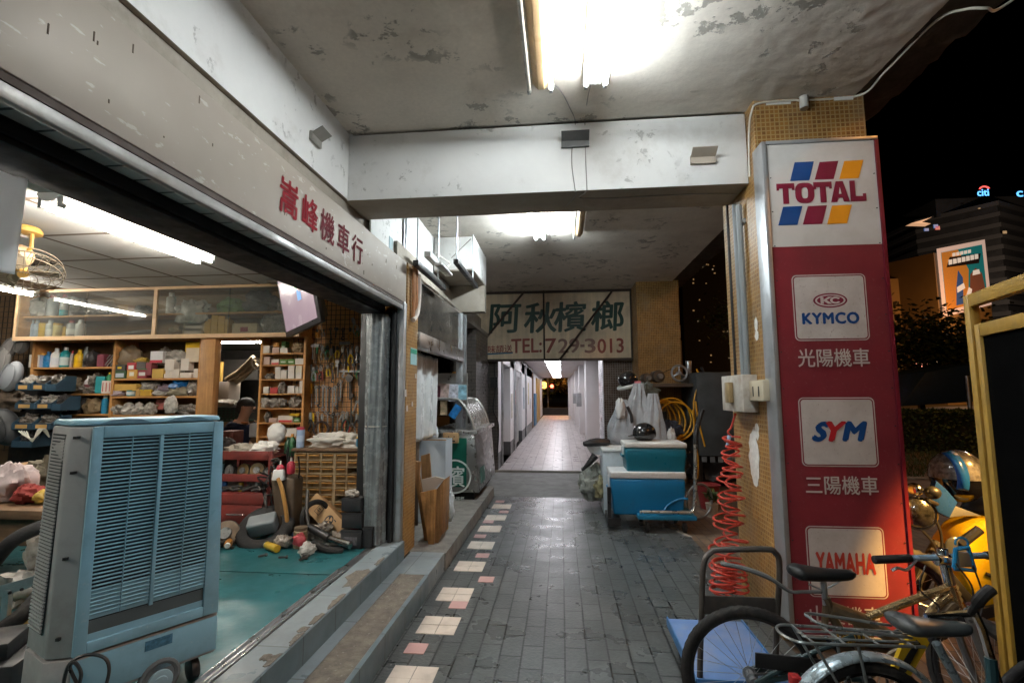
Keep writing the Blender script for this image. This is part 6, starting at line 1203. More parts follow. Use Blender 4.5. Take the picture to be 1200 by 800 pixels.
def poster(px0, py0, px1, py1, Y, c, label, tl=0): 
    x0, x1, z0, z1 = rc(px0, py0, px1, py1, Y); b = MB(); b.box(((x0 + x1) / 2, Y, (z0 + z1) / 2), (x1 - x0, .012, z1 - z0), Matrix.Rotation(tl, 3, 'Y')); return tag(b.build('snack_packet', mat('pack_%d' % (px0 * 7), c, .35, var=.7, vs=16)), label, 'packet')
for i, (a, t_, c_, b_, col, lb, tl) in enumerate(((508, 452, 516, 466, (.20, .06, .09), 'dark red packet hanging at the left of the counter top display', 0), (513, 449, 526, 468, (.46, .34, .30), 'pinkish packet on the top of the counter display', .1), (526, 450, 537, 470, (.52, .52, .58), 'silver packet in the middle of the counter display', 0), (536, 451, 547, 468, (.24, .42, .50), 'pale blue packet right on the counter display', 0), (516, 469, 524, 486, (.56, .42, .26), 'cream and red packet below the counter display', 0), (538, 470, 546, 490, (.36, .33, .34), 'grey packet below the pale blue packet', 0))): poster(a, t_, c_, b_, 6.5 + .03 * i, col, lb, tl)
poster(529, 474, 538, 490, 6.42, (.02, .15, .38), 'bright blue tilted packet on the counter display', .6); b = MB()
for px in (509, 547): c = P(px, 470, y=6.6); b.cyl((c.x, 6.6, 1.03), (c.x, 6.6, 1.78), .012, n=8)
b.box(((P(509, 470, y=6.6).x + P(547, 470, y=6.6).x) / 2, 6.62, 1.42), (.42, .02, .02)); b.box(((P(509, 470, y=6.6).x + P(547, 470, y=6.6).x) / 2, 6.66, 1.60), (.42, .02, .36)); tag(b.build('display_rack', fr), 'thin steel display rack standing on the betel counter', 'rack')
c = P(532.5, 445, y=6.7); t = thing('toy_figure', 'small orange round headed figurine on top of the counter display', 'figurine', tuple(c)); OR = paint((.66, .30, .04), .45); b = MB(); b.sphere(c + Vector((0, 0, -.01)), (.05, .045, .065), 14, 10); b.build('torso', OR, t); b = MB(); b.sphere(c + Vector((.0, 0, .075)), (.042, .04, .04), 14, 10); b.build('head', OR, t)
b = MB(); c = P(543, 447, y=6.75); b.cyl(c + Vector((0, 0, -.06)), c + Vector((0, 0, .07)), .07, .045, n=16); tag(b.build('incense_pot', mat('grey_pot', (.25, .23, .21), .6)), 'small grey pot beside the orange figurine', 'pot')
crumple((P(505, 508, y=6.2).x, 6.25, P(505, 508, y=6.2).z), (.08, .07, .12), 181, mat('white_blue_bag', (.58, .62, .66), .4, var=.4, vs=9), 'plastic_bag', 'white and blue plastic bag left of the brown counter carton', 'bag', sharp=.2); b = MB(); c = P(493, 509, y=5.6); b.sphere(c, (.06, .06, .06), 14, 10); tag(b.build('orange_ball', OR), 'orange round fruit behind the white carton', 'fruit')
crumple((P(573, 503, y=7.9).x - .06, 7.86, 1.075), (.06, .05, .05), 182, mat('tan_pack', (.42, .28, .18), .6), 'small_pack', 'small tan pack at the far end of the counter', 'packet')
# white carton and split timber trough by the pier
x0, x1, z0, z1 = rc(491, 516, 522, 566, 5.30); t = thing('white_carton', 'open white cardboard carton between the slim pier and the steel counter', 'box', ((x0 + x1) / 2, 5.45, .15)); WC = mat('white_card', (.50, .56, .62), .7, var=.08, dirt=((.35, .34, .32), .2, 6)); b = MB(); zt_ = z1
b.bx(x0, x1, 5.30, 5.305, .147, zt_); b.bx(x0, x1, 5.62, 5.625, .147, zt_); b.bx(x0, x0 + .005, 5.305, 5.62, .147, zt_); b.bx(x1 - .005, x1, 5.305, 5.62, .147, zt_); b.bx(x0, x1, 5.30, 5.625, .1465, .15); b.build('carton', WC, t)
b = MB(); b.bx(x0, x1, 5.308, 5.312, zt_ - .03, zt_ + .012); b.bx(x0 + .008, x1 - .008, 5.315, 5.61, zt_ - .025, zt_ - .02); b.build('tan_flap', CARD, t); b = MB(); b.bx(x1 + .0005, x1 + .002, 5.36, 5.46, .42, .55); b.build('yellow_mark', paint((.60, .45, .05), .6), t); b = MB(); b.bx(x0 + .001, x1 + .003, 5.297, 5.2995, (.147 + zt_) / 2 - .02, (.147 + zt_) / 2 - .012); b.build('crease', paint((.36, .41, .46), .6), t)
TIM = mat('split_timber', (.26, .135, .05), .7, var=.35, vs=6, aniso=((14, 14, 1), 2.5, .4), dirt=((.09, .05, .025), .35, 6)); t = thing('timber_trough', 'rough split timber planks and open box leaning against the slim tiled pier', 'timber', (-1.22, 4.7, .15)); 
def plank(q, Y, th, m=TIM, dy=0):
    p = [P(a, c, y=Y) for a, c in q]; b = MB(); b.prism([(k.x, k.z) for k in p], (0, Y, 0), (1, 0, 0), (0, 0, 1), (0, th, 0)); return b
plank([(480, 539), (492, 541), (491, 556), (504, 638), (498, 640), (486, 560)], 4.66, .05).build('plank', TIM, t, bevel=.006); plank([(493, 534), (503, 531), (505, 560), (494, 566)], 4.95, .04).build('plank', TIM, t, bevel=.006)
o1 = plank([(492, 577), (511, 573), (508, 644), (503, 645)], 4.56, .03); o1.build('plank', mat('split_timber_light', (.38, .20, .07), .75, var=.4, vs=8, aniso=((16, 16, 1), 2.5, .45), bump=1, bs=30), t, bevel=.004); plank([(511, 574), (520, 562), (518, 625), (509, 645)], 4.60, .26).build('plank', TIM, t, bevel=.004)
plank([(492, 562), (510, 558), (521, 561), (508, 574), (493, 575)], 4.70, .02).build('paper_sheet', mat('beige_paper', (.52, .46, .40), .7, var=.1), t); plank([(504, 628), (518, 620), (517, 632), (507, 646)], 4.62, .16).build('foot_board', mat('grey_board', (.22, .19, .16), .8, var=.2), t)
crumple((P(524, 597, y=5.1).x, 5.1, .36), (.07, .06, .20), 185, mat('white_plush', (.60, .62, .64), .8, var=.3, vs=14), 'plastic_bag', 'white knotted bag behind the timber at the counter foot', 'bag', sharp=.4); crumple((P(521, 606, y=5.05).x, 5.02, .27), (.05, .05, .15), 186, paint((.60, .36, .02), .5), 'yellow_bag', 'yellow bag at the foot of the timber trough', 'bag', sharp=.3)

# ------------------------------------------------------------ the hanging lettered sign
YS = 9.50; sg = thing('hanging_sign', 'weathered cream signboard with green brush characters and a red telephone number', 'shop sign', (-.2, YS, 2.15)); SB_ = mat('aged_sign_board', (.72, .58, .40), .55, var=.14, vs=2, dirt=((.24, .15, .09), .35, 1.6), aniso=((8, 1, .5), 2, .12))
b = MB(); b.bx(-1.70, 1.34, YS, YS + .10, 2.165, 3.47); b.build('board', SB_, sg); DKR = mat('sign_frame_dark', (.055, .035, .025), .6, var=.3)
b = MB(); b.bx(-1.72, 1.355, YS - .03, YS + .11, 3.44, 3.488); b.bx(-1.72, 1.355, YS - .02, YS + .11, 2.125, 2.166); b.bx(1.325, 1.357, YS - .02, YS + .11, 2.167, 3.44); b.build('frame', DKR, sg)
def bar(a, e, w, Y, name):
    b = MB(); b.cyl(P(*a, y=Y), P(*e, y=Y), w, n=6); b.build(name, DKR, sg)
bar((615, 341), (546, 424), .022, YS - .03, 'diagonal_brace'); bar((718, 340), (656, 421), .022, YS - .03, 'diagonal_brace'); bar((636.5, 315), (638, 421), .018, YS - .03, 'upright_rod')
SGN = mat('brush_green', (.012, .045, .030), .5, var=.2, vs=8); SRED = mat('faded_brick_red', (.26, .055, .035), .55, var=.2, vs=7); SRE2 = mat('faded_brown_red', (.26, .14, .11), .6, var=.2, vs=7)
for ch, px, py, h in (('阿', 592, 373, .56), ('秋', 633, 372, .58), ('檳', 668, 371, .57), ('榔', 712, 370, .57)):
    p = P(px, py, y=YS); o = text('brush_character', ch, p + Vector((0, -.0, 0)), (1, 0, .02), (0, 0, 1), h, SGN, sg, .006, bold=.026, sx=1.04, shear=.06)
cx = ((('TEL:', 622, SRED), ('7', 646, SRED), ('29-3', 676, SRE2), ('013', 717, SRED)))
for s_, px0, px1, m in (('TEL:', 599, 635, SRED), ('7', 639, 652, SRED), ('29', 654, 679, SRE2), ('-', 680, 685, SRE2), ('3', 685, 698, SRE2), ('013', 700, 731, SRED)):
    a, c = P(px0, 405, y=YS), P(px1, 405, y=YS); o = text('phone_number', s_, ((a.x + c.x) / 2, YS, P((px0 + px1) / 2, 405, y=YS).z + (0 if s_ != '-' else 0)), (1, 0, .02), (0, 0, 1), .27 if s_ != '-' else .05, m, sg, .006, bold=.03)
    me = o.data; xs = [v.co.x for v in me.vertices]; k = (c.x - a.x) / (max(xs) - min(xs)); mid = (max(xs) + min(xs)) / 2
    for v in me.vertices: v.co.x = mid + (v.co.x - mid) * k
p = P(581, 409, y=YS); text('small_red_text', '極味頡送', p, (1, 0, .02), (0, 0, 1), .15, SRED, sg, .006, bold=.02); b = MB(); a, c = P(549, 417, y=YS), P(601, 414, y=YS); b.prism([(0, 0), (1, 0), (1, .03), (0, .03)], (a.x, YS - .006, a.z), (c.x - a.x, 0, c.z - a.z), (0, 0, 1), (0, .004, 0)); b.build('blue_line', paint((.03, .13, .22), .5), sg)
b = MB(); b.tube(bez([(-1.3, 9.6, 2.1), (-1.28, 9.6, 1.6), (-1.32, 9.6, 1.2), (-1.22, 9.6, .9), (-1.24, 9.6, .3)], 6), .012, 6); b.box((-1.3, 9.6, 1.72), (.14, .1, .2)); tag(b.build('drop_cable', BLACKP), 'black cable and meter box hanging on the dark tiled wall', 'cable')
# lamp brackets on wall and beam
def bracket(c, n, label, m, w=.14):
    t = thing('lamp_bracket', label, 'bracket', tuple(c)); n = Vector(n); s = Vector((0, 0, 1)).cross(n).normalized(); b = MB(); R = basis(s, n, (0, 0, 1)); b.box(c + n * .012, (w, .018, .06), R); b.build('back_plate', m, t); b = MB(); b.box(c + n * .05 + Vector((0, 0, .035)), (w, .09, .006), R @ Matrix.Rotation(.5, 3, 'X')); b.build('hood', m, t)
bracket(P(368, 164, x=-1.598), (1, 0, 0), 'small bent metal bracket on the white facade beam', mat('grey_bracket', (.30, .29, .26), .5, metal=.4), .13); bracket(P(674, 169, y=3.478), (0, -1, 0), 'grey metal hood in the middle of the white cross beam', mat('slate_bracket', (.10, .10, .10), .5, metal=.3), .20); bracket(P(823, 188, y=3.478), (0, -1, 0), 'small beige bracket at the right of the white cross beam', mat('beige_bracket', (.36, .31, .25), .6), .17)
# ------------------------------------------------------------ tall dealership sign on the main pillar
SY = 3.21; sx0, sx1, sz0, sz1 = 1.312, 2.022, .075, 3.118
ts = thing('tall_sign', 'tall red and white panel sign of motorcycle makes on the near tiled pillar', 'shop sign', (1.67, SY, .08))
SRD = mat('sign_red', (.195, .023, .031), .42, var=.10, vs=2.5, dirt=((.10, .018, .024), .5, 2.2), scratch=((.32, .16, .17), (1, 1, 1), 60, .12), bump=.25, bs=5); SWH = mat('sign_dirty_white', (.56, .54, .51), .42, var=.06, vs=2, dirt=((.34, .30, .25), .45, 1.8)); EMB = mat('emblem_white', (.54, .50, .47), .45, var=.08, vs=5, dirt=((.32, .27, .23), .5, 4), scratch=((.24, .19, .17), (1, 1, 1), 55, .5))
zmid = P(960, 288, y=SY).z
b = MB(); b.bx(sx0 + .03, sx1 - .02, SY, SY + .02, sz0 + .02, zmid); b.build('red_panel', SRD, ts); b = MB(); b.bx(sx0 + .03, sx1 - .02, SY, SY + .02, zmid + .0005, sz1 - .02); b.build('white_panel', SWH, ts)
b = MB(); AL = mat('sign_aluminium', (.46, .47, .48), .4, metal=.7, var=.12, dirt=((.25, .24, .22), .2, 5)); b.bx(sx0, sx0 + .029, SY - .012, 3.348, sz0, sz1); b.bx(sx0 + .03, sx1, SY - .010, SY + .12, sz1 - .019, sz1 + .004); b.bx(sx0 + .03, sx1, SY - .010, SY + .12, sz0, sz0 + .019); b.build('frame', AL, ts, bevel=.002); b = MB(); b.bx(sx1 - .018, sx1 + .002, SY - .008, SY + .12, sz0 + .02, sz1 - .02); b.build('edge_strip', mat('sign_edge_red', (.14, .01, .02), .4), ts)
b = MB()
for k in range(14):
    for x in (sx0 + .05, sx1 - .035): b.cyl((x, SY - .004, sz0 + .1 + k * .225), (x, SY + .001, sz0 + .1 + k * .225), .004, n=6)
b.build('rivet', DARKM, ts)
NVY = mat('logo_blue', (.008, .055, .20), .4, var=.08); MAR = mat('logo_maroon', (.17, .012, .035), .4, var=.08); ORG = mat('logo_orange', (.78, .30, .015), .4, var=.08)
def ppoly(pts, m, name, lift=.002, par=None, Y=None):
    Y = (Y or SY) - lift; q = [P(a, c, y=Y) for a, c in pts]; b = MB(); b.prism([(p.x, p.z) for p in q], (0, Y, 0), (1, 0, 0), (0, 0, 1), (0, .0012, 0)); return b.build(name, m, par or ts)
def c2(pts): return [(860 + a / 2.668, 100 + c / 2.668) for a, c in pts]
for q, m in (([(190, 241), (250, 238), (236, 297), (176, 299)], NVY), ([(268, 240), (327, 236), (312, 293), (253, 295)], MAR), ([(345, 237), (405, 233), (390, 290), (330, 293)], ORG), ([(154, 380), (214, 377), (199, 436), (139, 438)], NVY), ([(231, 378), (291, 375), (276, 433), (216, 435)], MAR), ([(307, 376), (369, 373), (354, 431), (292, 434)], ORG)): ppoly(c2(q), m, 'logo_stripe')
def ftext(s, px0, py0, px1, py1, m, bold=.02, shear=0, name='sign_lettering', Y=None, par=None, lift=.003, sp=1.0):
    Y = (Y or SY) - lift; a, c = P(px0, (py0 + py1) / 2, y=Y), P(px1, (py0 + py1) / 2, y=Y); mx = (px0 + px1) / 2; z1, z0 = P(mx, py0, y=Y).z, P(mx, py1, y=Y).z
    o = text(name, s, ((a.x + c.x) / 2, Y, (z0 + z1) / 2), (1, 0, 0), (0, 0, 1), z1 - z0, m, par or ts, .0015, bold=bold, shear=shear, space=sp); me = o.data; xs = [v.co.x for v in me.vertices]; mid = (max(xs) + min(xs)) / 2; k = (c.x - a.x) / (max(xs) - min(xs))
    for v in me.vertices: v.co.x = mid + (v.co.x - mid) * k
    return o
# heavy slab capitals drawn as polygons (unit cell 0..1)
def glyph(ch):
    s = .30; h = .24
    if ch == 'T': return [[(0, 1), (1, 1), (1, .66), (.86, .66), (.86, .76), (.66, .76), (.66, 0), (.34, 0), (.34, .76), (.14, .76), (.14, .66), (0, .66)]]
    if ch == 'L': return [[(0, 1), (.34, 1), (.34, .24), (.80, .24), (.80, .36), (1, .36), (1, 0), (0, 0)]]
    if ch == 'A': return [[(.32, 1), (.70, 1), (1, 0), (.68, 0), (.63, .19), (.38, .19), (.33, 0), (0, 0)]]
def gl(ch, x0, x1, z0, z1, m):
    Y = SY - .003; b = MB()
    if ch == 'O':
        n = 32; vs = []
        for q in range(n):
            a = 2 * PI * q / n; cxs = math.copysign(abs(math.cos(a)) ** .7, math.cos(a)); sns = math.copysign(abs(math.sin(a)) ** .7, math.sin(a)); 
            vs += [Vector(((x0 + x1) / 2 + (x1 - x0) / 2 * cxs, Y, (z0 + z1) / 2 + (z1 - z0) / 2 * sns)), Vector(((x0 + x1) / 2 + (x1 - x0) * .17 * cxs, Y, (z0 + z1) / 2 + (z1 - z0) * .27 * sns))]
        b.add(vs, [(2 * q, 2 * q + 1, 2 * ((q + 1) % n) + 1, 2 * ((q + 1) % n)) for q in range(n)])
    else:
        for pl in glyph(ch): b.prism([(x0 + (x1 - x0) * p[0], z0 + (z1 - z0) * p[1]) for p in pl], (0, Y, 0), (1, 0, 0), (0, 0, 1), (0, .0015, 0))
        if ch == 'A': b.prism([(x0 + (x1 - x0) * p[0], z0 + (z1 - z0) * p[1]) for p in ((.44, .38), (.58, .38), (.51, .70))], (0, Y - .0012, 0), (1, 0, 0), (0, 0, 1), (0, .001, 0), mi=1)
    b.build('sign_lettering', [m, SWH], ts)
zt0, zt1 = P(962, 237.5, y=SY).z, P(962, 213.5, y=SY).z
for ch, a, c in (('T', 910, 931), ('O', 931.5, 954), ('T', 953.5, 975), ('A', 973, 995), ('L', 996, 1014.5)): gl(ch, P(a, 226, y=SY).x, P(c, 226, y=SY).x, zt0, zt1, MAR)
def rrect(x0, x1, z0, z1, r, n=6): return [(cx + r * math.cos(a0 + PI / 2 * k / n), cz + r * math.sin(a0 + PI / 2 * k / n)) for cx, cz, a0 in ((x1 - r, z1 - r, 0), (x0 + r, z1 - r, PI / 2), (x0 + r, z0 + r, PI), (x1 - r, z0 + r, 1.5 * PI)) for k in range(n + 1)]
for (a, t_, c_, b_) in ((929.5, 321.5, 1016.5, 399), (937.5, 465.5, 1027, 546.5), (946, 616.5, 1038, 700)):
    x0, x1, z0, z1 = rc(a, t_, c_, b_, SY)
    for ins, lift, m, nm in ((0, .0016, EMB, 'emblem_border'), (.006, .0024, SRD, 'emblem_line'), (.013, .0032, EMB, 'emblem_plate')):
        b = MB(); b.prism(rrect(x0 + ins, x1 - ins, z0 + ins, z1 - ins, .03 - ins * .8), (0, SY - lift, 0), (1, 0, 0), (0, 0, 1), (0, .0007, 0)); b.build(nm, m, ts)
oc = P(972.5, 352, y=SY); n = 40
for rx, rz_, lift, m in ((.100, .046, .0040, MAR), (.089, .037, .0048, EMB)): b = MB(); b.prism([(oc.x + rx * math.cos(2 * PI * k / n), oc.z + rz_ * math.sin(2 * PI * k / n)) for k in range(n)], (0, SY - lift, 0), (1, 0, 0), (0, 0, 1), (0, .0007, 0)); b.build('oval_logo', m, ts)
b = MB(); Y = SY - .0056; b.prism([(oc.x + .078 * math.cos(2 * PI * k / n), oc.z + .03 * math.sin(2 * PI * k / n)) for k in range(n)], (0, Y, 0), (1, 0, 0), (0, 0, 1), (0, .0007, 0)); b.build('oval_logo', MAR, ts)
b = MB(); Y = SY - .0064
for pl in ([(-.058, .022), (-.040, .022), (-.040, .004), (-.012, .022), (.012, .022), (-.022, .002), (.010, -.022), (-.014, -.022), (-.040, -.003), (-.040, -.022), (-.058, -.022)],): b.prism([(oc.x + p[0], oc.z + p[1]) for p in pl], (0, Y, 0), (1, 0, 0), (0, 0, 1), (0, .0007, 0))
cp_ = [(oc.x + .030 + .032 * math.cos(a), oc.z + .022 * math.sin(a)) for a in [(.55 + (2 * PI - 1.1) * k / 18) for k in range(19)]] + [(oc.x + .030 + .018 * math.cos(a), oc.z + .012 * math.sin(a)) for a in [(.55 + (2 * PI - 1.1) * k / 18) for k in range(18, -1, -1)]]
b.prism(cp_, (0, Y, 0), (1, 0, 0), (0, 0, 1), (0, .0007, 0)); b.build('oval_logo_letters', EMB, ts)
ftext('KYMCO', 939.8, 366.5, 1007, 379, NVY, .075, lift=.004, sp=1.1); CNW = mat('sign_char_white', (.52, .46, .42), .5, var=.12, vs=20)
ftext('光陽機車', 934.8, 408.5, 1019, 429.5, CNW, .012); ftext('三陽機車', 944, 557.5, 1029, 579, CNW, .012); ftext('山葉機車', 949, 710, 1033, 731.5, CNW, .012)
ftext('S', 950.5, 495, 973, 515.8, NVY, .10, .35, lift=.004); ftext('Y', 968, 494.6, 993, 515.8, mat('logo_red', (.42, .02, .025), .4), .09, .3, lift=.0055); ftext('M', 986, 494.6, 1017, 515.4, NVY, .10, .25, lift=.004)
YR = mat('faded_logo_red', (.40, .045, .03), .45, var=.3, vs=5); ftext('YAMAHA', 956, 648, 1026, 671, YR, .075, lift=.004, sp=1.05)

# ------------------------------------------------------------ pipes, boxes and coil on the pillar
t = thing('electric_conduit', 'grey conduits running down the tiled pillar into a weathered switch box', 'conduit', (1.30, 3.8, 1.5)); X = 1.305
for (pa, pb, r, nm) in (((868, 238), (873.5, 441), .020, 'thick_pipe'), ((862, 238), (869, 441), .016, 'thick_pipe'), ((854, 238), (860, 446), .010, 'thin_pipe')):
    a, e = P(*pa, x=X), P(*pb, x=X); e.y = a.y = (a.y + e.y) / 2; b = MB(); b.cyl(a, e, r, n=10); b.build(nm, mat('pvc_grey', (.24, .26, .27), .4, var=.15) if r > .012 else DARKM, t)
for py in (262, 335): b = MB(); c = P(868, py, x=1.325); b.box(c, (.02, .14, .03)); b.build('clamp', GALV, t)
t2 = thing('switch_box', 'rusty white metal switch box below the conduits on the pillar', 'switch box', (1.29, 3.85, 1.4)); x_ = 1.334; a, c = P(853, 441, x=x_ - .05), P(881, 483, x=x_ - .05); b = MB(); b.bx(x_ - .10, x_ - .001, min(a.y, c.y), max(a.y, c.y), c.z, a.z); b.build('casing', mat('rusty_white_box', (.50, .46, .40), .55, var=.15, dirt=((.20, .10, .05), .35, 9)), t2, bevel=.006)
b = MB(); ym = (a.y + c.y) / 2; b.bx(x_ - .135, x_ - .102, ym - .04, ym + .05, c.z + .06, a.z - .05); b.build('switch_cover', mat('brass_switch', (.30, .21, .10), .5, var=.3), t2, bevel=.004)
a, c = P(881, 446, x=x_ - .04), P(899, 470, x=x_ - .04); b = MB(); b.bx(x_ - .06, x_ - .001, min(a.y, c.y), max(a.y, c.y), c.z, a.z); o = tag(b.build('socket_box', mat('cream_box', (.58, .50, .36), .5, var=.1), bevel=.005), 'cream double socket box beside the rusty switch box', 'socket'); b = MB()
for k in (.3, .7): b.bx(x_ - .0635, x_ - .0605, c.y + (a.y - c.y) * k - .006, c.y + (a.y - c.y) * k + .006, c.z + .03, a.z - .04)
b.build('socket_slot', BLACKP, o)
RC_ = mat('red_air_hose', (.50, .055, .035), .35, var=.1); t = thing('coiled_air_hose', 'red coiled air hose hanging from the switch box down the pillar', 'hose', (1.24, 3.9, .3))
def coil(top, bot, r0, r1, turns, ph):
    pts = []; N = int(turns * 14)
    for k in range(N + 1):
        f_ = k / N; c = top.lerp(bot, f_); r = r0 + (r1 - r0) * f_; r *= 1 + .18 * math.sin(f_ * 23 + ph); a = 2 * PI * turns * (f_ ** .92) + ph; pts.append(c + Vector((r * math.cos(a), r * .8 * math.sin(a), .02 * math.sin(a * .5 + ph))))
    return pts
b = MB(); tp = P(858, 512, y=3.82); b.tube(bez([P(862, 484, y=3.8), P(857, 500, y=3.82), P(853, 506, y=3.82), tp], 5) , .0075, 7); b.tube(coil(tp, P(848, 668, y=3.80), .055, .10, 12, 0), .0075, 7); b.tube(coil(tp, P(862, 668, y=3.80), .05, .085, 11, 2.2), .0075, 7); b.tube(coil(P(850, 660, y=3.78), P(846, 696, y=3.75), .075, .08, 9, 1), .0075, 7); b.tube(coil(P(864, 664, y=3.78), P(865, 694, y=3.75), .06, .06, 9, 0), .0075, 7); b.build('hose', RC_, t)
b = MB(); c = P(855, 510, y=3.80); b.cyl(c, c + Vector((-.02, 0, -.07)), .014, .010); b.build('blue_fitting', paint((.30, .42, .60)), t)
b = MB(); zt = ZC - .022; b.tube(bez([(1.328, 3.46, 3.0), (1.326, 3.42, 3.3), (1.328, 3.36, 3.42), (1.37, 3.335, 3.462), (1.6, 3.335, 3.47), (1.66, 3.335, 3.465), (2.02, 3.34, 3.48), (2.04, 3.1, 3.49), (2.05, 2.7, 3.50), (2.12, 2.60, 3.48), (2.18, 2.55, 3.44), (2.3, 2.6, 3.48), (2.5, 2.4, 3.6)], 8), .007, 6); o = tag(b.build('ceiling_cable', paint((.58, .54, .46), .5)), 'pale cable looping along the ceiling edge above the tall sign', 'cable'); b = MB(); b.cyl((1.655, 3.325, 3.40), (1.655, 3.325, 3.485), .028, n=14); tag(b.build('cable_fitting', mat('grey_fitting', (.42, .41, .38), .5)), 'grey round cable fitting on top of the tall sign pillar', 'fitting')

# ------------------------------------------------------------ things by the far pillar
YB = 8.35; t = thing('wall_bench', 'rusty steel workbench shelf with pulley wheel before the far tiled pillar', 'workbench', (1.8, YB, 0)); x0, x1, z0, z1 = rc(743, 449, 818, 453, YB - .25); RST = mat('rusty_steel', (.11, .075, .05), .6, metal=.4, var=.35, dirt=((.05, .03, .02), .35, 8)); b = MB(); b.bx(x0, x1, YB - .25, YB + .5, z0, z1); b.build('shelf_top', RST, t)
for x in (x0 + .03, x1 - .03): 
    for y in (YB - .22, YB + .46): b = MB(); b.bx(x - .02, x + .02, y - .02, y + .02, -.006, z0); b.build('leg', RST, t)
b = MB(); b.bx(x0, x1, YB - .2, YB + .5, z0 - .75, z0 - .72); b.build('lower_shelf', RST, t)
pw = P(796, 437, y=YB - .1); tp_ = thing('pulley_wheel', 'grey three spoked pulley wheel on the rusty bench', 'pulley', tuple(pw)); b = MB(); b.torus(pw, .125, .018, (.15, -1, .05), 30, 8); b.build('rim', GALV, tp_)
for k in range(3): b = MB(); a = PI / 2 + k * 2 * PI / 3; b.cyl(pw, pw + Vector((.12 * math.cos(a), .01, .12 * math.sin(a))), .018, .012, n=8); b.build('spoke', GALV, tp_)
b = MB(); b.cyl(pw + Vector((0, -.03, 0)), pw + Vector((0, .12, 0)), .03, n=14); b.build('hub', GALV, tp_)
for k, (px, py, r, lb) in enumerate(((770, 441, .095, 'rusty electric motor on the bench before the far pillar'), (757, 443, .075, 'dark pump at the left end of the rusty bench'))): c = P(px, py, y=YB); gear_part(c, r, .2, (.2, -1, 0), lb, 'electric_motor', RST)
b = MB(); a = P(776, 437, y=YB); b.tube([a, pw + Vector((-.02, 0, .12))], .005, 5); tag(b.build('drive_belt', RUBBER), 'thin drive belt from the motor to the pulley wheel', 'belt'); b = MB(); c = P(807, 430, y=YB); b.cyl(c + Vector((0, 0, -.12)), c + Vector((0, 0, .10)), .045, n=14); tag(b.build('filter_bowl', GALV, bevel=.01), 'small grey air filter bowl at the right end of the bench', 'filter')
YH = mat('yellow_hose', (.62, .30, .015), .4, var=.1); c = P(782, 492, y=YB - .3); b = MB()
for k in range(6): cc = P(770 + 4.6 * k, 490 + (k % 2) * 3, y=YB - .34 - .012 * k); b.torus(cc, .30 + .012 * math.sin(k * 2.1), .014, (.75 - .11 * k, -1, .1), 40, 7)
tag(b.build('yellow_hose_coil', YH), 'coil of yellow air hose hanging under the rusty bench', 'hose')
b = MB()
for k, q in enumerate((((816, 432), (820, 445), (813, 470), (816, 500), (823, 522)), ((812, 480), (814, 510), (818, 540), (817, 560)), ((815, 470), (819, 495), (826, 523)))): b.tube(bez([P(a, d_, y=YB - .4 - .03 * k) for a, d_ in q], 6), .013, 6)
tag(b.build('yellow_hose_end', YH), 'loose yellow hose ends dangling right of the coil', 'hose'); b = MB(); b.tube(bez([P(822, 430, y=8.2), P(827, 450, y=8.15), P(820, 480, y=8.1), P(815, 505, y=8.1)], 6), .022, 7); tag(b.build('black_hose', RUBBER), 'black hose hanging beside the yellow hose ends', 'hose'); t = thing('hanging_hook', 'pale umbrella handle hooked inside the yellow hose coil', 'umbrella', tuple(P(775, 485, y=7.95))); c = P(775, 482, y=7.95); b = MB(); b.torus(c, .045, .012, (0, 1, 0), 18, 7, arc=(-PI, .2)); b.build('handle', paint((.66, .62, .55)), t); b = MB(); b.cyl(c + Vector((.045, 0, 0)), c + Vector((.09, 0, -.5)), .035, .02, n=10); b.build('folded_canopy', BLACKP, t)
def helmet(c, r, m, yaw, name, label, vis=None, trim=None, m2=None):
    c = Vector(c); t = thing(name, label, 'helmet', tuple(c - Vector((0, 0, r * .7)))); R = rz(yaw); b = MB(); b.sphere(c, (r * 1.12, r * .95, r * .95), 26, 16, R, zmin=-.45); b.build('shell', m, t)
    if m2: b = MB(); b.sphere(c, (r * 1.14, r * .97, r * .97), 26, 8, R, zmin=.35); b.build('top_band', m2, t)
    b = MB(); b.sphere(c + Vector((0, 0, -r * .02)), (r * 1.04, r * .88, r * .9), 26, 6, R, zmin=-.75, zmax=-.35); b.build('lining', BLACKP, t)
    b = MB(); prof = [(math.cos(a) * r * 1.16, math.sin(a) * r * .99) for a in [-1.15 + 2.3 * k / 14 for k in range(15)]]; pts = prof + [(r * 1.62 * math.cos(a) * .98, r * .9 * math.sin(a)) for a in [.75 - 1.5 * k / 8 for k in range(9)]]
    b.prism(pts, c + Vector((0, 0, -r * .12)), R @ Vector((1, 0, -.12)), R @ Vector((0, 1, 0)), Vector((0, 0, r * .06))); b.build('peak', trim or m, t, bevel=.004)
    if vis: b = MB(); b.sphere(c, (r * 1.16, r * .99, r * .99), 26, 8, R, zmin=-.6, zmax=.1); b.build('visor', vis, t)
    return t
HB = mat('gloss_black', (.012, .012, .013), .12, var=.1, coat=.6); helmet(P(755, 507, y=6.02), .125, HB, PI + .25, 'helmet', 'glossy black open helmet resting on the upper cooler box')
helmet(P(736, 445, y=7.9), .145, HB, .5, 'helmet', 'black and white helmet hung at the left end of the bench', None, paint((.66, .66, .66), .3)); b = MB(); c = P(736, 450, y=7.9); b.torus(c + Vector((0, 0, -.03)), .15, .03, (-.25, -.1, 1), 28, 8); o = b.build('white_trim', paint((.62, .62, .60), .3)); tag(o, 'white padded rim ring of the hung helmet', 'helmet rim'); b = MB(); c = P(747, 449, y=7.75); b.cyl(c + Vector((-.04, 0, 0)), c + Vector((.05, 0, .01)), .03, .025, n=12); tag(b.build('pink_tag', paint((.50, .12, .14))), 'small pink cap beside the hung helmet', 'cap')
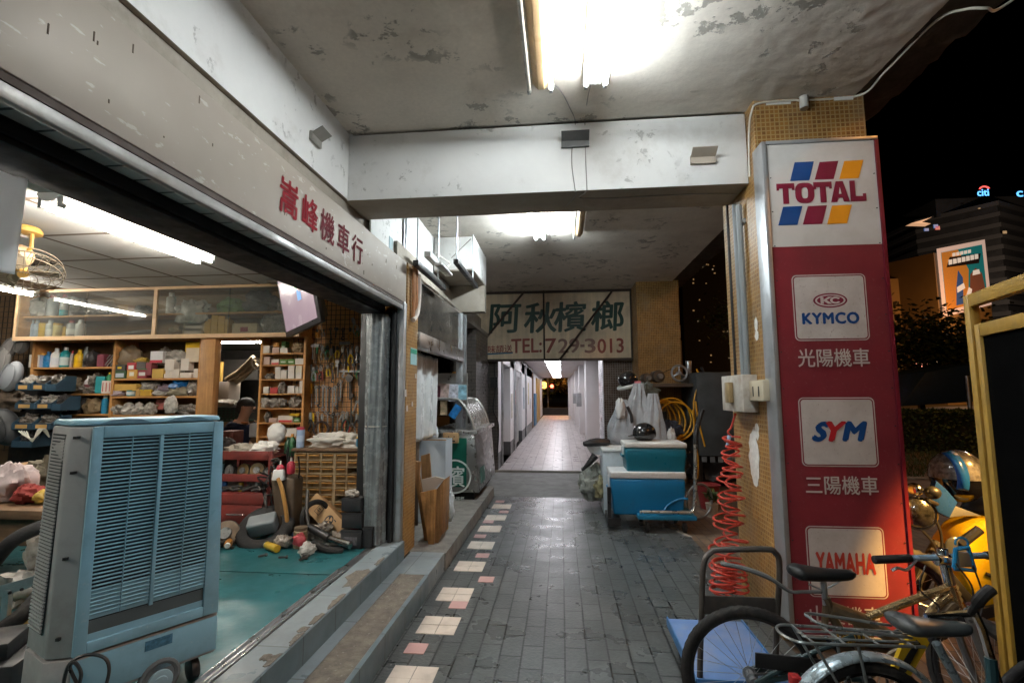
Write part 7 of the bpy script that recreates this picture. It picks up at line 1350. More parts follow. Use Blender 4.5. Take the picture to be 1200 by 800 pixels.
PB = mat('translucent_bag', (.62, .64, .67), .22, alpha=.5, var=.2, vs=8, spec=.9)
def hang_bag(c, rx, rz_, seed, m, label):
    r0 = random.Random(seed); ph = [r0.uniform(0, 6) for _ in range(5)]; b = MB(); n = 48; K = 22; vs = []
    for k in range(K + 1):
        f = k / K; z = rz_ * (1 - 2 * f); R = (.30 + .70 * math.sin(min(1, f * 1.12) * PI * .52) ** 1.3) if f < .88 else .97 * math.sqrt(max(.02, 1 - ((f - .88) / .125) ** 2))
        for i in range(n):
            a = 2 * PI * i / n; pl = 1 + (1 - f) * .22 * math.sin(9 * a + ph[0] + 2 * f) + .07 * math.sin(5 * a + ph[1] + 7 * f) + .05 * math.sin(3 * a - 11 * f + ph[2])
            vs.append(Vector(c) + Vector((rx * R * pl * math.cos(a) + .06 * rx * math.sin(6 * f + ph[3]), rx * .6 * R * pl * math.sin(a), z + .04 * rz_ * math.sin(4 * a + ph[4]) * f)))
    b.add(vs, [(k * n + i, k * n + (i + 1) % n, (k + 1) * n + (i + 1) % n, (k + 1) * n + i) for k in range(K) for i in range(n)]); return tag(b.build('plastic_bag', m, smooth=40), label, 'bag')
for i, (px, py, rx, rz_, Y, lb) in enumerate(((729, 495, 16, 26, 7.5, 'cloudy plastic bag hanging left behind the coolers'), (748, 480, 16, 30, 7.55, 'cloudy plastic bag hanging in the middle behind the coolers'), (765, 492, 15, 30, 7.5, 'big cloudy plastic bag hanging right above the cooler'))): c = P(px, py, y=Y); k = Y / FPX; hang_bag(c, rx * k, rz_ * k, 200 + i, PB, lb)
crumple(P(727, 480, y=7.4), (.07, .06, .16), 204, mat('white_knot', (.62, .60, .58), .5, var=.15), 'white_cloth', 'white cloth hanging left of the plastic bags', 'cloth', sharp=.3); crumple(P(756, 463, y=7.7), (.2, .1, .16), 205, mat('olive_stuff', (.07, .075, .06), .6, var=.6, vs=18), 'hanging_bundle', 'dark tangle of straps under the bench left end', 'bundle', sharp=.6); crumple(P(787, 503, y=7.7), (.14, .08, .12), 206, mat('navy_stuff', (.03, .035, .05), .6, var=.5, vs=14), 'hanging_bundle', 'navy bundle hung under the yellow hose coil', 'bundle', sharp=.5); crumple(P(787, 512, y=7.5), (.06, .05, .13), 207, MATS['white_knot'], 'white_glove', 'white rag hanging below the navy bundle', 'rag', sharp=.4)
b = MB(); c0 = P(735, 476, y=7.35); b.tube(bez([c0, c0 + Vector((.05, 0, -.12)), c0 + Vector((.06, -.01, -.24))], 5), .022, 7); tag(b.build('black_strap', BLACKP), 'black strap hanging in front of the cloudy bags', 'strap')
# white cabinet, rubbish
wx0, wx1, wz0, wz1 = rc(707, 526, 737, 606, 6.45); t = thing('white_cabinet', 'white steel cabinet standing behind the blue coolers', 'cabinet', ((wx0 + wx1) / 2, 6.7, 0)); WCB = mat('cabinet_white', (.50, .55, .58), .4, var=.06, dirt=((.28, .27, .25), .2, 5)); b = MB(); b.bx(wx0, wx1, 6.45, 6.95, .002, wz1 - .035); b.build('body', WCB, t, bevel=.006); b = MB(); b.bx(wx0 - .006, wx1 + .01, 6.44, 6.955, wz1 - .033, wz1); b.build('lid', WPAINT, t, bevel=.008)
bx_ = P(697, 560, y=6.95); crumple(bx_ + Vector((0, 0, -.08)), (.20, .18, .26), 210, mat('rubbish_bag', (.34, .35, .31), .3, var=.6, vs=12, spec=.7), 'rubbish_bag', 'grey green rubbish bag slumped beside the white cabinet', 'bag', sharp=.35, nu=34, nv=22); t = thing('scooter_shell', 'white and black scooter body panel lying on the rubbish bag', 'scooter panel', tuple(P(695, 525, y=6.9))); b = MB(); q = [P(a, c, y=6.75) for a, c in ((686, 521), (712, 523), (710, 534), (692, 531))]; b.prism([(p.x, p.z) for p in q], (0, 6.75, 0), (1, 0, 0), (0, 0, 1), (0, .3, 0)); b.build('white_panel', paint((.58, .60, .62), .3), t, bevel=.01); b = MB(); b.tube(bez([P(684, 520, y=6.7), P(698, 518, y=6.75), P(714, 518, y=6.8)], 5), [.03, .035, .04, .05, .05, .055, .055, .05, .05, .045, .04], 8); b.tube([P(698, 533, y=6.7), P(690, 543, y=6.7), P(682, 551, y=6.7)], [.05, .035, .015], 8); b.build('black_seat', BLACKP, t)
crumple(P(705, 572, y=6.55) , (.09, .08, .14), 212, mat('mixed_rubbish', (.25, .22, .12), .5, var=.8, vs=14), 'rubbish_heap', 'mixed rubbish at the foot of the white cabinet', 'rubbish', sharp=.5)
# coolers on a blue hand truck
def coolerbox(px0, px1, pyt, pylid, pyb, Y, d, col, lidc, label, lip):
    x0, x1, z0, z1 = rc(px0, pyt, px1, pyb, Y); zl = P((px0 + px1) / 2, pylid, y=Y).z; t = thing('cooler_box', label, 'cooler box', ((x0 + x1) / 2, Y + d / 2, z0)); cm = paint(col, .38, var=.07, dirt=((col[0] * .6 + .02, col[1] * .6, col[2] * .6), .2, 6)); C = Vector(((x0 + x1) / 2, Y + d / 2, 0)); b = MB()
    w = x1 - x0; vs = []
    for z, k in ((z0, .93), ((z0 * .45 + zl * .55), .975), ((z0 * .40 + zl * .60), .995), (zl, 1.0)): vs += [C + Vector((sx * w / 2 * k, sy * d / 2 * k, z)) for sx, sy in ((-1, -1), (1, -1), (1, 1), (-1, 1))]
    b.add(vs, [(k * 4 + i, k * 4 + (i + 1) % 4, k * 4 + 4 + (i + 1) % 4, k * 4 + 4 + i) for k in range(3) for i in range(4)] + [(3, 2, 1, 0), (12, 13, 14, 15)]); b.build('tub', cm, t, bevel=.025, segs=3)
    b = MB(); b.box(C + Vector((0, 0, (zl + z1) / 2 + .002)), (w * 1.02, d * 1.03, z1 - zl)); b.build('lid', paint(lidc, .4, dirt=((.40, .34, .28), .2, 6)), t, bevel=.014, segs=3)
    b = MB(); b.box(C + Vector((-w / 2 - .008, -d * .12, zl - .05)), (.016, .09, .13)); b.build('latch', WPAINT, t, bevel=.004)
    for s in (-1, 1): b = MB(); b.box(C + Vector((s * (w / 2 + .012), 0, (z0 + zl * 2) / 3)), (.03, d * .5, .03)); b.build('handle', cm, t, bevel=.008)
    return t, C, w, d
t, C, w_c, d_c = coolerbox(716, 804, 553, 561, 604, 5.72, .42, (.008, .165, .36), (.62, .62, .62), 'bright blue cooler box with white lid at the bottom of the pair', 0); b = MB(); zl = P(780, 590, y=5.72).z; b.tube(bez([C + Vector((.13, -d_c / 2 - .004, -.0 + zl - .12)), C + Vector((.20, -d_c / 2 - .008, zl - .02)), C + Vector((.32, -d_c / 2 - .010, zl + .05)), C + Vector((.42, -d_c / 2 - .010, zl + .06))], 6), .012, 6); b.build('moulded_rib', MATS[[k for k in MATS if k.startswith('paint_7_164')][0]] if [k for k in MATS if k.startswith('paint_7_164')] else paint((.008, .165, .36), .38), t)
coolerbox(733, 805, 519, 525, 557, 5.74, .40, (.008, .135, .20), (.62, .60, .56), 'teal cooler box with cream lid stacked on the blue one', 0)
t = thing('hand_truck', 'blue platform trolley with chrome handle carrying the two cooler boxes', 'trolley', (1.05, 5.9, 0)); dz = P(783, 606, y=5.62).z; dx0, dx1 = P(748, 606, y=5.62).x, P(817, 606, y=5.62).x; b = MB(); b.bx(dx0, dx1, 5.62, 6.2, dz - .03, dz + .015); b.build('deck', paint((.01, .15, .28), .4), t, bevel=.008)
for x in (dx0 + .1, dx1 - .12):
    for y in (5.68, 6.12): b = MB(); b.cyl((x - .018, y, .055), (x + .018, y, .055), .055, n=18); b.cyl((x - .03, y, .055), (x + .03, y, .055), .018, n=8); b.build('castor', RUBBER, t, bevel=.004)
b = MB(); b.tube(bez([(dx1 - .16, 5.66, dz + .05), (dx1 - .04, 5.66, dz + .06), (dx1 - .0, 5.68, dz + .2), P(815, 560, y=5.68), P(815, 520, y=5.7), P(817, 497, y=5.72)], 6), .021, 8); b.tube([(dx0 + .02, 5.64, dz + .05), (dx1 - .12, 5.64, dz + .05)], .018, 8); b.build('chrome_handle', mat('dull_chrome', (.55, .52, .47), .3, metal=.9, var=.2, dirt=((.2, .14, .09), .3, 14)), t); b = MB(); b.tube(bez([P(815, 520, y=5.70), P(817, 500, y=5.72), P(823, 480, y=5.75)], 5), .028, 8); b.build('black_grip', RUBBER, t)
b = MB(); c = P(714, 595, y=5.75); b.bx(c.x - .02, c.x + .02, 5.72, 5.76, .05, .46); b.bx(c.x - .02, c.x + .12, 5.70, 6.1, .05, .13); b.build('black_toe_frame', BLACKP, t); b = MB(); c = P(820, 588, y=6.3); b.torus((c.x, 6.3, .21), .20, .014, (.6, -1, 0), 30, 6); tag(b.build('wheel_rim', GALV), 'bare grey bicycle rim standing behind the trolley', 'rim')
b = MB(); c = P(831, 600, y=6.9); b.lathe([(.10, 0), (.15, .30), (.16, .31), (.145, .30)], (c.x, 6.9, -.004), n=18); tag(b.build('red_bucket', paint((.20, .02, .02), .5)), 'dark red bucket in the shade behind the trolley', 'bucket'); t = thing('potted_plant', 'small plant in a pale pot right of the red bucket', 'plant', (P(835, 608, y=6.45).x, 6.45, -.004)); c = Vector((P(835, 608, y=6.45).x, 6.45, -.004)); b = MB(); b.lathe([(.055, 0), (.075, .15), (.08, .16)], c, n=16); b.build('pot', paint((.45, .38, .30), .6), t); b = MB(); rd = random.Random(3); LEAF = mat('dark_leaf', (.05, .085, .025), .5, var=.3)
def leafp(mb, p, d, l, w): 
    d = d.normalized(); s = d.cross(Vector((rd.uniform(-1, 1), rd.uniform(-1, 1), 1))).normalized() * w; mb.add([p, p + d * l * .5 + s, p + d * l, p + d * l * .5 - s], [(0, 1, 2, 3)])
for k in range(60): leafp(b, c + Vector((rd.uniform(-.05, .05), rd.uniform(-.05, .05), .16 + rd.uniform(0, .12))), Vector((rd.uniform(-1, 1), rd.uniform(-1, 1), rd.uniform(.1, 1))), .10, .022)
b.build('leaves', LEAF, t)
# dark covered stall behind the hoses
TRP = mat('dark_tarpaulin', (.045, .05, .052), .45, var=.35, vs=4, dirt=((.02, .02, .02), .3, 3)); t = thing('covered_stall', 'dark grey tarpaulin covered stall between the two tiled pillars', 'stall', (2.7, 8.2, 0)); b = MB(); a, c = P(816, 436, y=7.9), P(858, 434, y=7.9); b.bx(a.x, a.x + 1.2, 7.9, 7.93, .55, a.z); b.bx(a.x, a.x + .02, 7.93, 9, .55, a.z); b.bx(a.x, a.x + 1.2, 7.93, 9, a.z - .02, a.z); b.build('cover', TRP, t, bevel=.01); b = MB()
for k in range(10): b.box((a.x + .06 + .12 * k, 7.89, .5), (.07, .02, .08))
b.build('hem_flap', mat('hem_grey', (.09, .095, .1), .5, var=.4), t)
for x in (a.x + .04, a.x + 1.1): b = MB(); b.bx(x - .02, x + .02, 8.0, 8.04, -.006, .55); b.build('leg', DARKM, t)
crumple((P(838, 560, y=8.4).x, 8.5, .25), (.4, .3, .3), 215, mat('dark_heap', (.02, .02, .022), .5, var=.5), 'dark_heap', 'dark heap of scooter parts under the covered stall', 'scrap', sharp=.4)
b = MB(); q = P(800, 625, z=.004); b.prism([(q.x - .05, q.y + .10), (q.x + .04, q.y - .09), (q.x + .08, q.y - .10), (q.x - .01, q.y + .12)], (0, 0, .0005), (1, 0, 0), (0, 1, 0), (0, 0, .0015)); tag(b.build('paper_scrap', paint((.42, .38, .32), .8)), 'pale scrap of paper on the pavers before the blue trolley', 'paper')
# ------------------------------------------------------------ near platform truck
t = thing('platform_truck', 'blue topped platform truck with bent steel handle behind the bicycle wheel', 'trolley', (.82, 2.8, 0)); DB = mat('worn_blue_deck', (.12, .22, .46), .5, var=.15, vs=4, dirt=((.28, .27, .28), .38, 5)); b = MB(); b.bx(.60, 1.01, 2.48, 3.10, .165, .20); b.build('deck', DB, t, bevel=.006); b = MB(); b.bx(.592, .5995, 2.47, 3.11, .150, .207); b.bx(1.0105, 1.018, 2.47, 3.11, .150, .207); b.bx(.60, 1.01, 2.468, 2.479, .150, .207); b.build('edge_rail', mat('blue_rail', (.03, .14, .34), .4, var=.2, dirt=((.1, .1, .1), .3, 8)), t, bevel=.003)
HS = mat('truck_handle_steel', (.085, .075, .07), .4, metal=.5, var=.25, dirt=((.16, .12, .09), .25, 10)); Y = 2.50; q = [P(820, 795, y=Y), P(822, 720, y=Y), P(824.5, 663, y=Y), P(833, 647, y=Y), P(845, 644, y=Y), P(896, 643, y=Y), P(908, 647, y=Y), P(913.5, 662, y=Y), P(911, 720, y=Y), P(908, 795, y=Y)]; b = MB(); b.tube(bez(q, 6), .0135, 9); b.build('handle', HS, t); b = MB(); a, c = P(824, 697, y=Y), P(909, 722, y=Y); b.bx(a.x, c.x, Y - .006, Y + .006, c.z, a.z); b.build('cross_panel', HS, t, bevel=.003)
for x in (.66, .95):
    for y in (2.56, 3.02): b = MB(); b.cyl((x - .016, y, .058), (x + .016, y, .058), .058, n=18); b.build('castor', RUBBER, t, bevel=.004); b = MB(); b.bx(x - .024, x + .024, y - .03, y + .03, .12, .164); b.build('fork', DARKM, t)

# ------------------------------------------------------------ bicycles
def wheel(t, c, r, ax, tw=.024, rimc=None, spokes=28, tread=True):
    c = Vector(c); ax = Vector(ax).normalized(); wt = tyre_mesh(r, tw, c, ax, t, tread, .26 if tw > .022 else .1); b = MB(); b.torus(c, r - tw * 1.75, .011, ax, 48, 6, flat=1.2); b.build('rim', rimc or GALV, wt); u, v = b.frame(ax); b = MB()
    for k in range(spokes): a = 2 * PI * k / spokes; a2 = a + (.35 if k % 2 else -.35); d = u * math.cos(a) + v * math.sin(a); d2 = u * math.cos(a2) + v * math.sin(a2); b.tube([c + d2 * .022 + ax * (.03 if k % 4 < 2 else -.03), c + d * (r - tw * 1.9)], .0011, 4)
    b.build('spoke', GALV, wt); b = MB(); b.cyl(c - ax * .05, c + ax * .05, .017, n=12); b.cyl(c - ax * .03, c - ax * .026, .028, n=14); b.cyl(c + ax * .026, c + ax * .03, .028, n=14); b.build('hub', GALV, wt); return wt
YA = 2.36; A_ = lambda px, py, dy=0: P(px, py, y=YA + dy); t = thing('mountain_bicycle', 'grimy mountain bicycle with blue handlebar leaning before the tall red sign', 'bicycle', (1.1, YA, 0)); rw = A_(880, 792); R1 = rw.z
wheel(t, rw, R1 + .004, (.10, 1, 0), .026, DARKM); fw = Vector((A_(1152, 800).x, YA - .02, R1)); wheel(t, fw, R1 + .004, (1, .12, .0), .026, DARKM)
FRD = mat('muddy_frame', (.15, .105, .06), .45, metal=.4, var=.4, vs=20, dirt=((.15, .11, .08), .3, 15)); FRC = mat('copper_chrome_frame', (.66, .47, .24), .22, metal=.8, var=.3, vs=25, dirt=((.10, .07, .05), .3, 16)); bb = A_(1010, 792)
b = MB(); b.tube([A_(1008, 726), A_(1060, 706), A_(1112, 688)], .017, 10); b.tube([A_(1113, 686), A_(1122, 714)], .021, 10); b.tube([A_(1085, 728), A_(1098, 708), A_(1112, 697)], .019, 10); b.build('top_tube', FRC, t)
b = MB(); b.tube([A_(968, 700), A_(975, 722), A_(988, 742)], .018, 8); b.tube([A_(972, 712), A_(1010, 726), A_(1048, 748), A_(1085, 730)], .030, 10); b.tube([A_(1118, 706), A_(1060, 762), bb], .024, 10); b.tube([A_(968, 708), A_(966, 738)], .014, 8); b.tube([A_(1005, 730), bb], .018, 8); b.build('main_frame', FRD, t)
b = MB()
for s in (-.05, .05): b.tube([rw + Vector((0, s, 0)), A_(940, 790, s), bb + Vector((0, s * .6, 0))], .010, 8); b.tube([rw + Vector((0, s, 0)), A_(950, 765, s), A_(1000, 745, s * .5)], .010, 8)
b.build('rear_stay', mat('teal_black_stay', (.02, .045, .05), .4, var=.2), t); b = MB(); sp0, sp1 = A_(985, 748), A_(1022, 738); pts = [sp0.lerp(sp1, k / 70) + Vector((0, .022 * math.cos(k * .63), .022 * math.sin(k * .63))) for k in range(71)]; b.tube(pts, .005, 6); b.build('coil_spring', mat('yellow_spring', (.50, .28, .03), .4), t)
b = MB(); b.cyl(bb + Vector((0, -.06, 0)), bb + Vector((0, .06, 0)), .025, n=14); b.torus(bb + Vector((0, -.045, 0)), .075, .006, (0, 1, 0), 30, 5); b.tube([bb + Vector((0, -.07, 0)), bb + Vector((.10, -.075, -.12))], .010, 8); b.tube([bb + Vector((0, .07, 0)), bb + Vector((-.10, .075, .12))], .010, 8); b.build('crankset', DARKM, t); b = MB(); b.tube([bb + Vector((0, -.045, .075)), rw + Vector((0, -.045, .03))], .005, 5); b.tube([bb + Vector((0, -.045, -.075)), rw + Vector((0, -.045, -.03))], .005, 5); b.build('chain', DARKM, t); b = MB(); b.box(A_(935, 778, -.07), (.34, .01, .06), Matrix.Rotation(.06, 3, 'Y')); b.build('chain_guard', BLACKP, t, bevel=.003)
b = MB(); a = A_(1105, 722, 0)
for s in (-.055, .055): b.tube([A_(1122, 714) + Vector((0, s, 0)), Vector((fw.x, fw.y + 0, fw.z)) + Vector((-.0, s, .0))], .015, 8)
b.build('fork', mat('fork_grey', (.20, .20, .20), .35, metal=.6, var=.2), t)
hb0, hb1 = A_(1024, 655.5, -.04), A_(1166, 650, .05); b = MB(); b.tube([hb0.lerp(hb1, .2), hb0.lerp(hb1, .94)], .013, 10); hbm = b.build('handlebar', mat('blue_chrome_bar', (.25, .42, .62), .2, metal=.35, var=.1), t)
for f0, f1 in ((0, .30), (.92, 1.0)): b = MB(); b.cyl(hb0.lerp(hb1, f0), hb0.lerp(hb1, f1), .017, n=14); b.build('grip', RUBBER, hbm, bevel=.003)
b = MB(); b.tube(bez([hb0.lerp(hb1, .36), A_(1063, 667, -.06), A_(1052, 665, -.08), A_(1045, 668, -.08)], 5), .006, 6); b.build('brake_lever', GALV, hbm); b = MB(); c = A_(1106, 655); b.cyl(c + Vector((-.035, 0, 0)), c + Vector((.02, 0, 0)), .026, n=14); b.cyl(A_(1106, 657), A_(1113, 684), .020, .022, n=12); b.cyl(A_(1104, 642), A_(1106, 655), .02, n=12); b.build('stem', CHROME, t, bevel=.003)
LKB = mat('blue_lock', (.01, .18, .38), .35, var=.1); b = MB(); b.torus(A_(1127, 636, -.04), .022, .0045, (.2, 1, 0), 20, 6, arc=(-.4, PI + .4)); o_ = tag(b.build('blue_cable_lock', LKB), 'blue strap lock looped over the mountain bicycle handlebar', 'lock'); b = MB()
for (a, c_) in (((1120, 642), (1118, 665)), ((1134, 640), (1142, 667)), ((1118, 666), (1143, 668)), ((1120, 643), (1136, 641))): b.tube([A_(*a, -.05), A_(*c_, -.05)], .008, 6)
b.build('strap_body', LKB, o_); b = MB(); b.box(A_(1129, 655, -.045), (.05, .02, .06)); b.build('lock_face', GALV, o_, bevel=.004)
def saddle(c, L, yaw, m, t, w=.07, h=.045, tilt=0.0):
    R = rz(yaw) @ Matrix.Rotation(tilt, 3, 'Y'); b = MB(); n = 22; rings = 16; vs = []
    for i in range(rings + 1):
        u = i / rings; x = -L / 2 + L * u; ww = w * (.16 + .84 * max(0, 1 - u * 1.25) ** .8) if u < .55 else w * (.16 + .84 * max(0, 1 - .55 * 1.25) ** .8) * (1 - .35 * (u - .55) / .45); ww *= min(1, (u + .02) * 8) ** .5 * min(1, (1.02 - u) * 10) ** .5; hh = h * (.9 - .3 * u) * min(1, (u + .03) * 7) ** .5 * min(1, (1.03 - u) * 9) ** .5
        for k in range(n): a = 2 * PI * k / n; z = math.sin(a); vs.append(Vector(c) + R @ Vector((x, ww * math.cos(a), hh * (z if z > 0 else z * .9) + .018 * abs(u - .5) ** 2 * 2)))
    b.add(vs, [(i * n + k, i * n + (k + 1) % n, (i + 1) * n + (k + 1) % n, (i + 1) * n + k) for i in range(rings) for k in range(n)] + [tuple(range(n - 1, -1, -1)), tuple(rings * n + k for k in range(n))]); return b.build('saddle', m, t, smooth=60)
sd_ = saddle(A_(963, 673), .27, 0, mat('black_saddle', (.010, .011, .012), .45, var=.2, spec=.3), t, .07, .038, .04); b = MB(); b.tube([A_(965, 682), A_(968, 712)], .013, 8); b.tube(bez([A_(948, 684), A_(965, 690), A_(985, 680), A_(988, 672)], 5), .004, 6); b.build('seat_post', GALV, t)
b = MB(); b.tube(bez([A_(962, 693), A_(940, 693), A_(925, 692), A_(900, 676), A_(870, 665), A_(845, 660)], 6), [.012] * 12 + [.016] * 6 + [.020] * 6 + [.018] * 6 + [.012], 8, flat=.55); b.build('rear_mudguard', mat('grey_mudguard', (.11, .115, .115), .5, var=.2), t)
ftext('ARROW', 1044, 708, 1078, 721, BLACKP, .02, .2, 'frame_lettering', YA - .02, t) if False else None
# old city bicycle in front
YB_ = 1.94; B2 = lambda px, py, dy=0: P(px, py, y=YB_ + dy); t = thing('city_bicycle', 'old silver city bicycle with wire rear rack and grey saddle in the front corner', 'bicycle', (1.1, YB_, 0)); cw = Vector((B2(1013, 780).x, YB_, .285)); dirB = Vector((1, .12, 0)).normalized(); axB = Vector((-dirB.y, dirB.x, 0)); wheel(t, cw, .285, axB, .020, CHROME)
FND = mat('silver_fender', (.38, .47, .52), .3, metal=.55, var=.2, vs=12, dirt=((.20, .18, .16), .3, 12)); b = MB(); n = 30; vs = []
for k in range(n + 1):
    a = -.35 + (PI + .55) * k / n; d = dirB * math.cos(a) + Vector((0, 0, math.sin(a)))
    for q in range(7): w = -1 + q / 3; vs.append(cw + d * (.315 - .014 * w * w) + axB * (.034 * w))
b.add(vs, [(k * 7 + q, k * 7 + q + 1, k * 7 + q + 8, k * 7 + q + 7) for k in range(n) for q in range(6)]); b.build('fender', FND, t, smooth=70, solid=.002)
RK = mat('rack_wire', (.32, .36, .36), .35, metal=.7, var=.25, dirt=((.16, .10, .07), .3, 14)); b = MB(); zr = .665; o0 = cw + Vector((0, 0, zr - .285)) - dirB * .26
def rk(u, v, z=0): return o0 + dirB * u + axB * v + Vector((0, 0, z - .06 * u))
b.tube(bez([rk(.44, .05), rk(.1, .065), rk(.0, .06), rk(-.03, 0), rk(.0, -.06), rk(.1, -.065), rk(.44, -.05)], 5), .005, 6); b.tube(bez([rk(.44, .02, .0), rk(.08, .025), rk(.05, 0), rk(.08, -.025), rk(.44, -.02)], 5), .004, 6); b.tube(bez([rk(.40, .045, .025), rk(.12, .05, .05), rk(.08, 0, .055), rk(.12, -.05, .05), rk(.40, -.045, .025)], 5), .005, 6)
for u in (.05, .16, .28, .40): b.tube([rk(u, -.062), rk(u, .062)], .004, 6)
for s in (-1, 1): b.tube([rk(.2, .062 * s), cw + axB * .06 * s], .005, 6); b.tube([rk(.05, .062 * s), cw + axB * .06 * s], .005, 6)
b.build('rear_rack', RK, t); b = MB(); b.box(B2(932, 799, -.0), (.035, .04, .05)); b.build('rear_reflector', paint((.30, .02, .02), .3), t, bevel=.006)
ss = B2(1092, 735); saddle(ss, .27, .12, mat('grey_saddle', (.042, .048, .05), .42, var=.15, dirt=((.05, .05, .05), .25, 10)), t, .085, .036, .10); b2b = cw + dirB * .44 + Vector((0, 0, -.02)); hd_ = B2(1150, 735, .06)
b = MB(); b.tube([ss + Vector((.01, 0, -.05)), b2b], .014, 8); b.build('seat_post', FND, t); b = MB(); b.tube([cw, b2b], .009, 8); b.tube([cw + axB * .06, ss + Vector((.03, 0, -.22))], .008, 8); b.tube([b2b, hd_ + Vector((.02, 0, -.1))], .018, 8); b.tube([ss + Vector((.04, 0, -.28)), hd_ + Vector((.02, 0, -.18))], .014, 8); b.build('frame', mat('dark_teal_frame', (.02, .06, .07), .4, var=.2), t)
b = MB(); b.tube([hd_ + Vector((.06, 0, -.3)), hd_, hd_ + Vector((-.03, 0, .08))], .014, 8); b.tube([B2(1085, 722, .03), B2(1140, 718, .03)], .012, 8); b.build('stem', CHROME, t); b = MB(); b.tube(bez([B2(1138, 718, .03), B2(1140, 714, -.05), B2(1150, 700, -.12), B2(1162, 690, -.12)], 5), [.011] * 8 + [.017] * 8, 9); b.build('handlebar_grip', RUBBER, t); f2 = Vector((hd_.x + .28, hd_.y + .06, .285)); wheel(t, f2, .285, axB, .020, CHROME); b = MB()
for s in (-.04, .04): b.tube([hd_ + Vector((.06, 0, -.3)) + axB * s, f2 + axB * s], .010, 8)
b.build('fork', FND, t)
b = MB(); c = A_(1066, 770, -.10); b.prism([(-.08, -.08), (-.02, -.10), (.08, .06), (.05, .11), (-.02, .05)], c, (1, 0, 0), (0, 0, 1), (0, .02, 0)); b.prism([(-.05, -.05), (-.02, -.055), (.045, .055), (.03, .07)], c + Vector((0, -.003, 0)), (1, 0, 0), (0, 0, 1), (0, .002, 0), mi=1); tag(b.build('yellow_pedal_cover', [paint((.62, .40, .02), .4), BLACKP]), 'yellow and black plastic bracket between the two bicycles', 'bracket')
# ------------------------------------------------------------ motorcycle and its helmet
YM = 3.55; Mo = lambda px, py, dy=0: P(px, py, y=YM + dy); t = thing('motorcycle', 'parked yellow motorcycle with round chrome headlamp right of the tall sign', 'motorcycle', (2.5, YM, 0)); YEM = mat('yellow_fairing', (.66, .42, .012), .28, var=.08, coat=.3, dirt=((.35, .20, .02), .12, 5))
out = [(1102, 648), (1108, 632), (1120, 616), (1136, 606), (1152, 604), (1168, 610), (1178, 630), (1182, 680), (1170, 715), (1152, 724), (1135, 712), (1118, 688), (1106, 665)]; q = [Mo(a, c) for a, c in out]; b = MB(); b.prism([(p.x, p.z) for p in q], (0, YM - .12, 0), (1, 0, 0), (0, 0, 1), (0, .26, 0)); b.build('yellow_cowl', YEM, t, bevel=.05, segs=4)
b = MB(); b.tube([Mo(1125, 638, -.125), Mo(1148, 620, -.125)], .028, 10); b.build('black_slot', BLACKP, t); b = MB(); b.tube([Mo(1155, 672, -.122), Mo(1166, 676, -.122)], .012, 8); b.build('small_slot', BLACKP, t); b = MB(); b.sphere(Mo(1120, 646, -.12), (.07, .02, .09), 16, 10); b.build('side_vent', mat('smoke_grey', (.05, .055, .06), .2), t)
hl = Mo(1075, 601, -.2); nn = Vector((-.35, -1, .05)).normalized(); Rh = basis(*(lambda u, v: (u, v, nn))(*MB().frame(nn))); b = MB(); b.lathe([(.02, -.10), (.07, -.07), (.09, -.02), (.094, 0)], hl, Rh, 22); b.build('headlamp_shell', CHROME, t); b = MB(); b.lathe([(.0, .035), (.04, .03), (.075, .015), (.088, .002)], hl, Rh, 22); b.build('headlamp_lens', mat('lens', (.22, .22, .22), .12, metal=.9, var=.7, vs=45), t); b = MB(); b.torus(hl, .093, .008, nn, 28, 6); b.build('headlamp_rim', CHROME, t)
g2 = Mo(1072, 573, -.15); b = MB(); b.sphere(g2, (.04, .05, .04), 16, 10); b.build('indicator', CHROME, t); g3 = Mo(1093, 577, -.15); b = MB(); b.sphere(g3, (.045, .04, .04), 14, 8); b.build('gauge', BLACKP, t)
b = MB(); b.tube([Mo(1098, 635, -.1), Mo(1080, 668, -.14), Mo(1064, 705, -.18)], .028, 10); b.tube([Mo(1106, 640, .05), Mo(1090, 670, .0), Mo(1072, 705, -.06)], .028, 10); b.build('front_fork', DARKM, t); wheel(t, Mo(1058, 716, -.2) if Mo(1058, 716, -.2).z > .27 else Vector((Mo(1058, 716, -.2).x, YM - .2, .285)), .29, (.35, .95, 0), .05, DARKM, 20); rwm = Vector((3.45, YM + .45, .29)); wheel(t, rwm, .29, (.35, .95, 0), .05, DARKM, 20)
b = MB(); b.tube(bez([Mo(1085, 585, -.1), Mo(1105, 592, 0), Mo(1120, 588, .25)], 5), .014, 8); b.build('handlebar', DARKM, t); b = MB(); b.tube([Mo(1100, 640), Mo(1150, 690), Vector((3.0, YM + .25, .45)), rwm], .04, 8); b.tube([Mo(1140, 720), Vector((2.75, YM + .1, .15))], .03, 8); b.build('frame', DARKM, t); b = MB(); b.box((2.75, YM + .12, .33), (.34, .24, .3), rz(.3)); b.build('engine', mat('engine_grey', (.10, .10, .10), .45, metal=.6, var=.4), t, bevel=.03); b = MB(); b.sphere((3.05, YM + .25, .72), (.40, .14, .09), 20, 10, rz(.3)); b.build('seat', BLACKP, t)
b = MB(); q = [Mo(a, c, -.05) for a, c in ((1096, 562), (1108, 572), (1122, 588), (1112, 607), (1098, 600), (1090, 585))]; b.prism([(p.x, p.z) for p in q], (0, YM - .06, 0), (1, 0, 0), (0, 0, 1), (0, .05, 0)); b.build('blue_visor_panel', mat('blue_panel', (.02, .075, .28), .25, var=.1), t, bevel=.012); b = MB(); q = [Mo(a, c, -.03) for a, c in ((1118, 592), (1150, 604), (1128, 604), (1110, 606))]; b.prism([(p.x, p.z) for p in q], (0, YM - .04, 0), (1, 0, 0), (0, 0, 1), (0, .05, 0)); b.build('grey_panel', paint((.22, .23, .24), .3), t, bevel=.006)
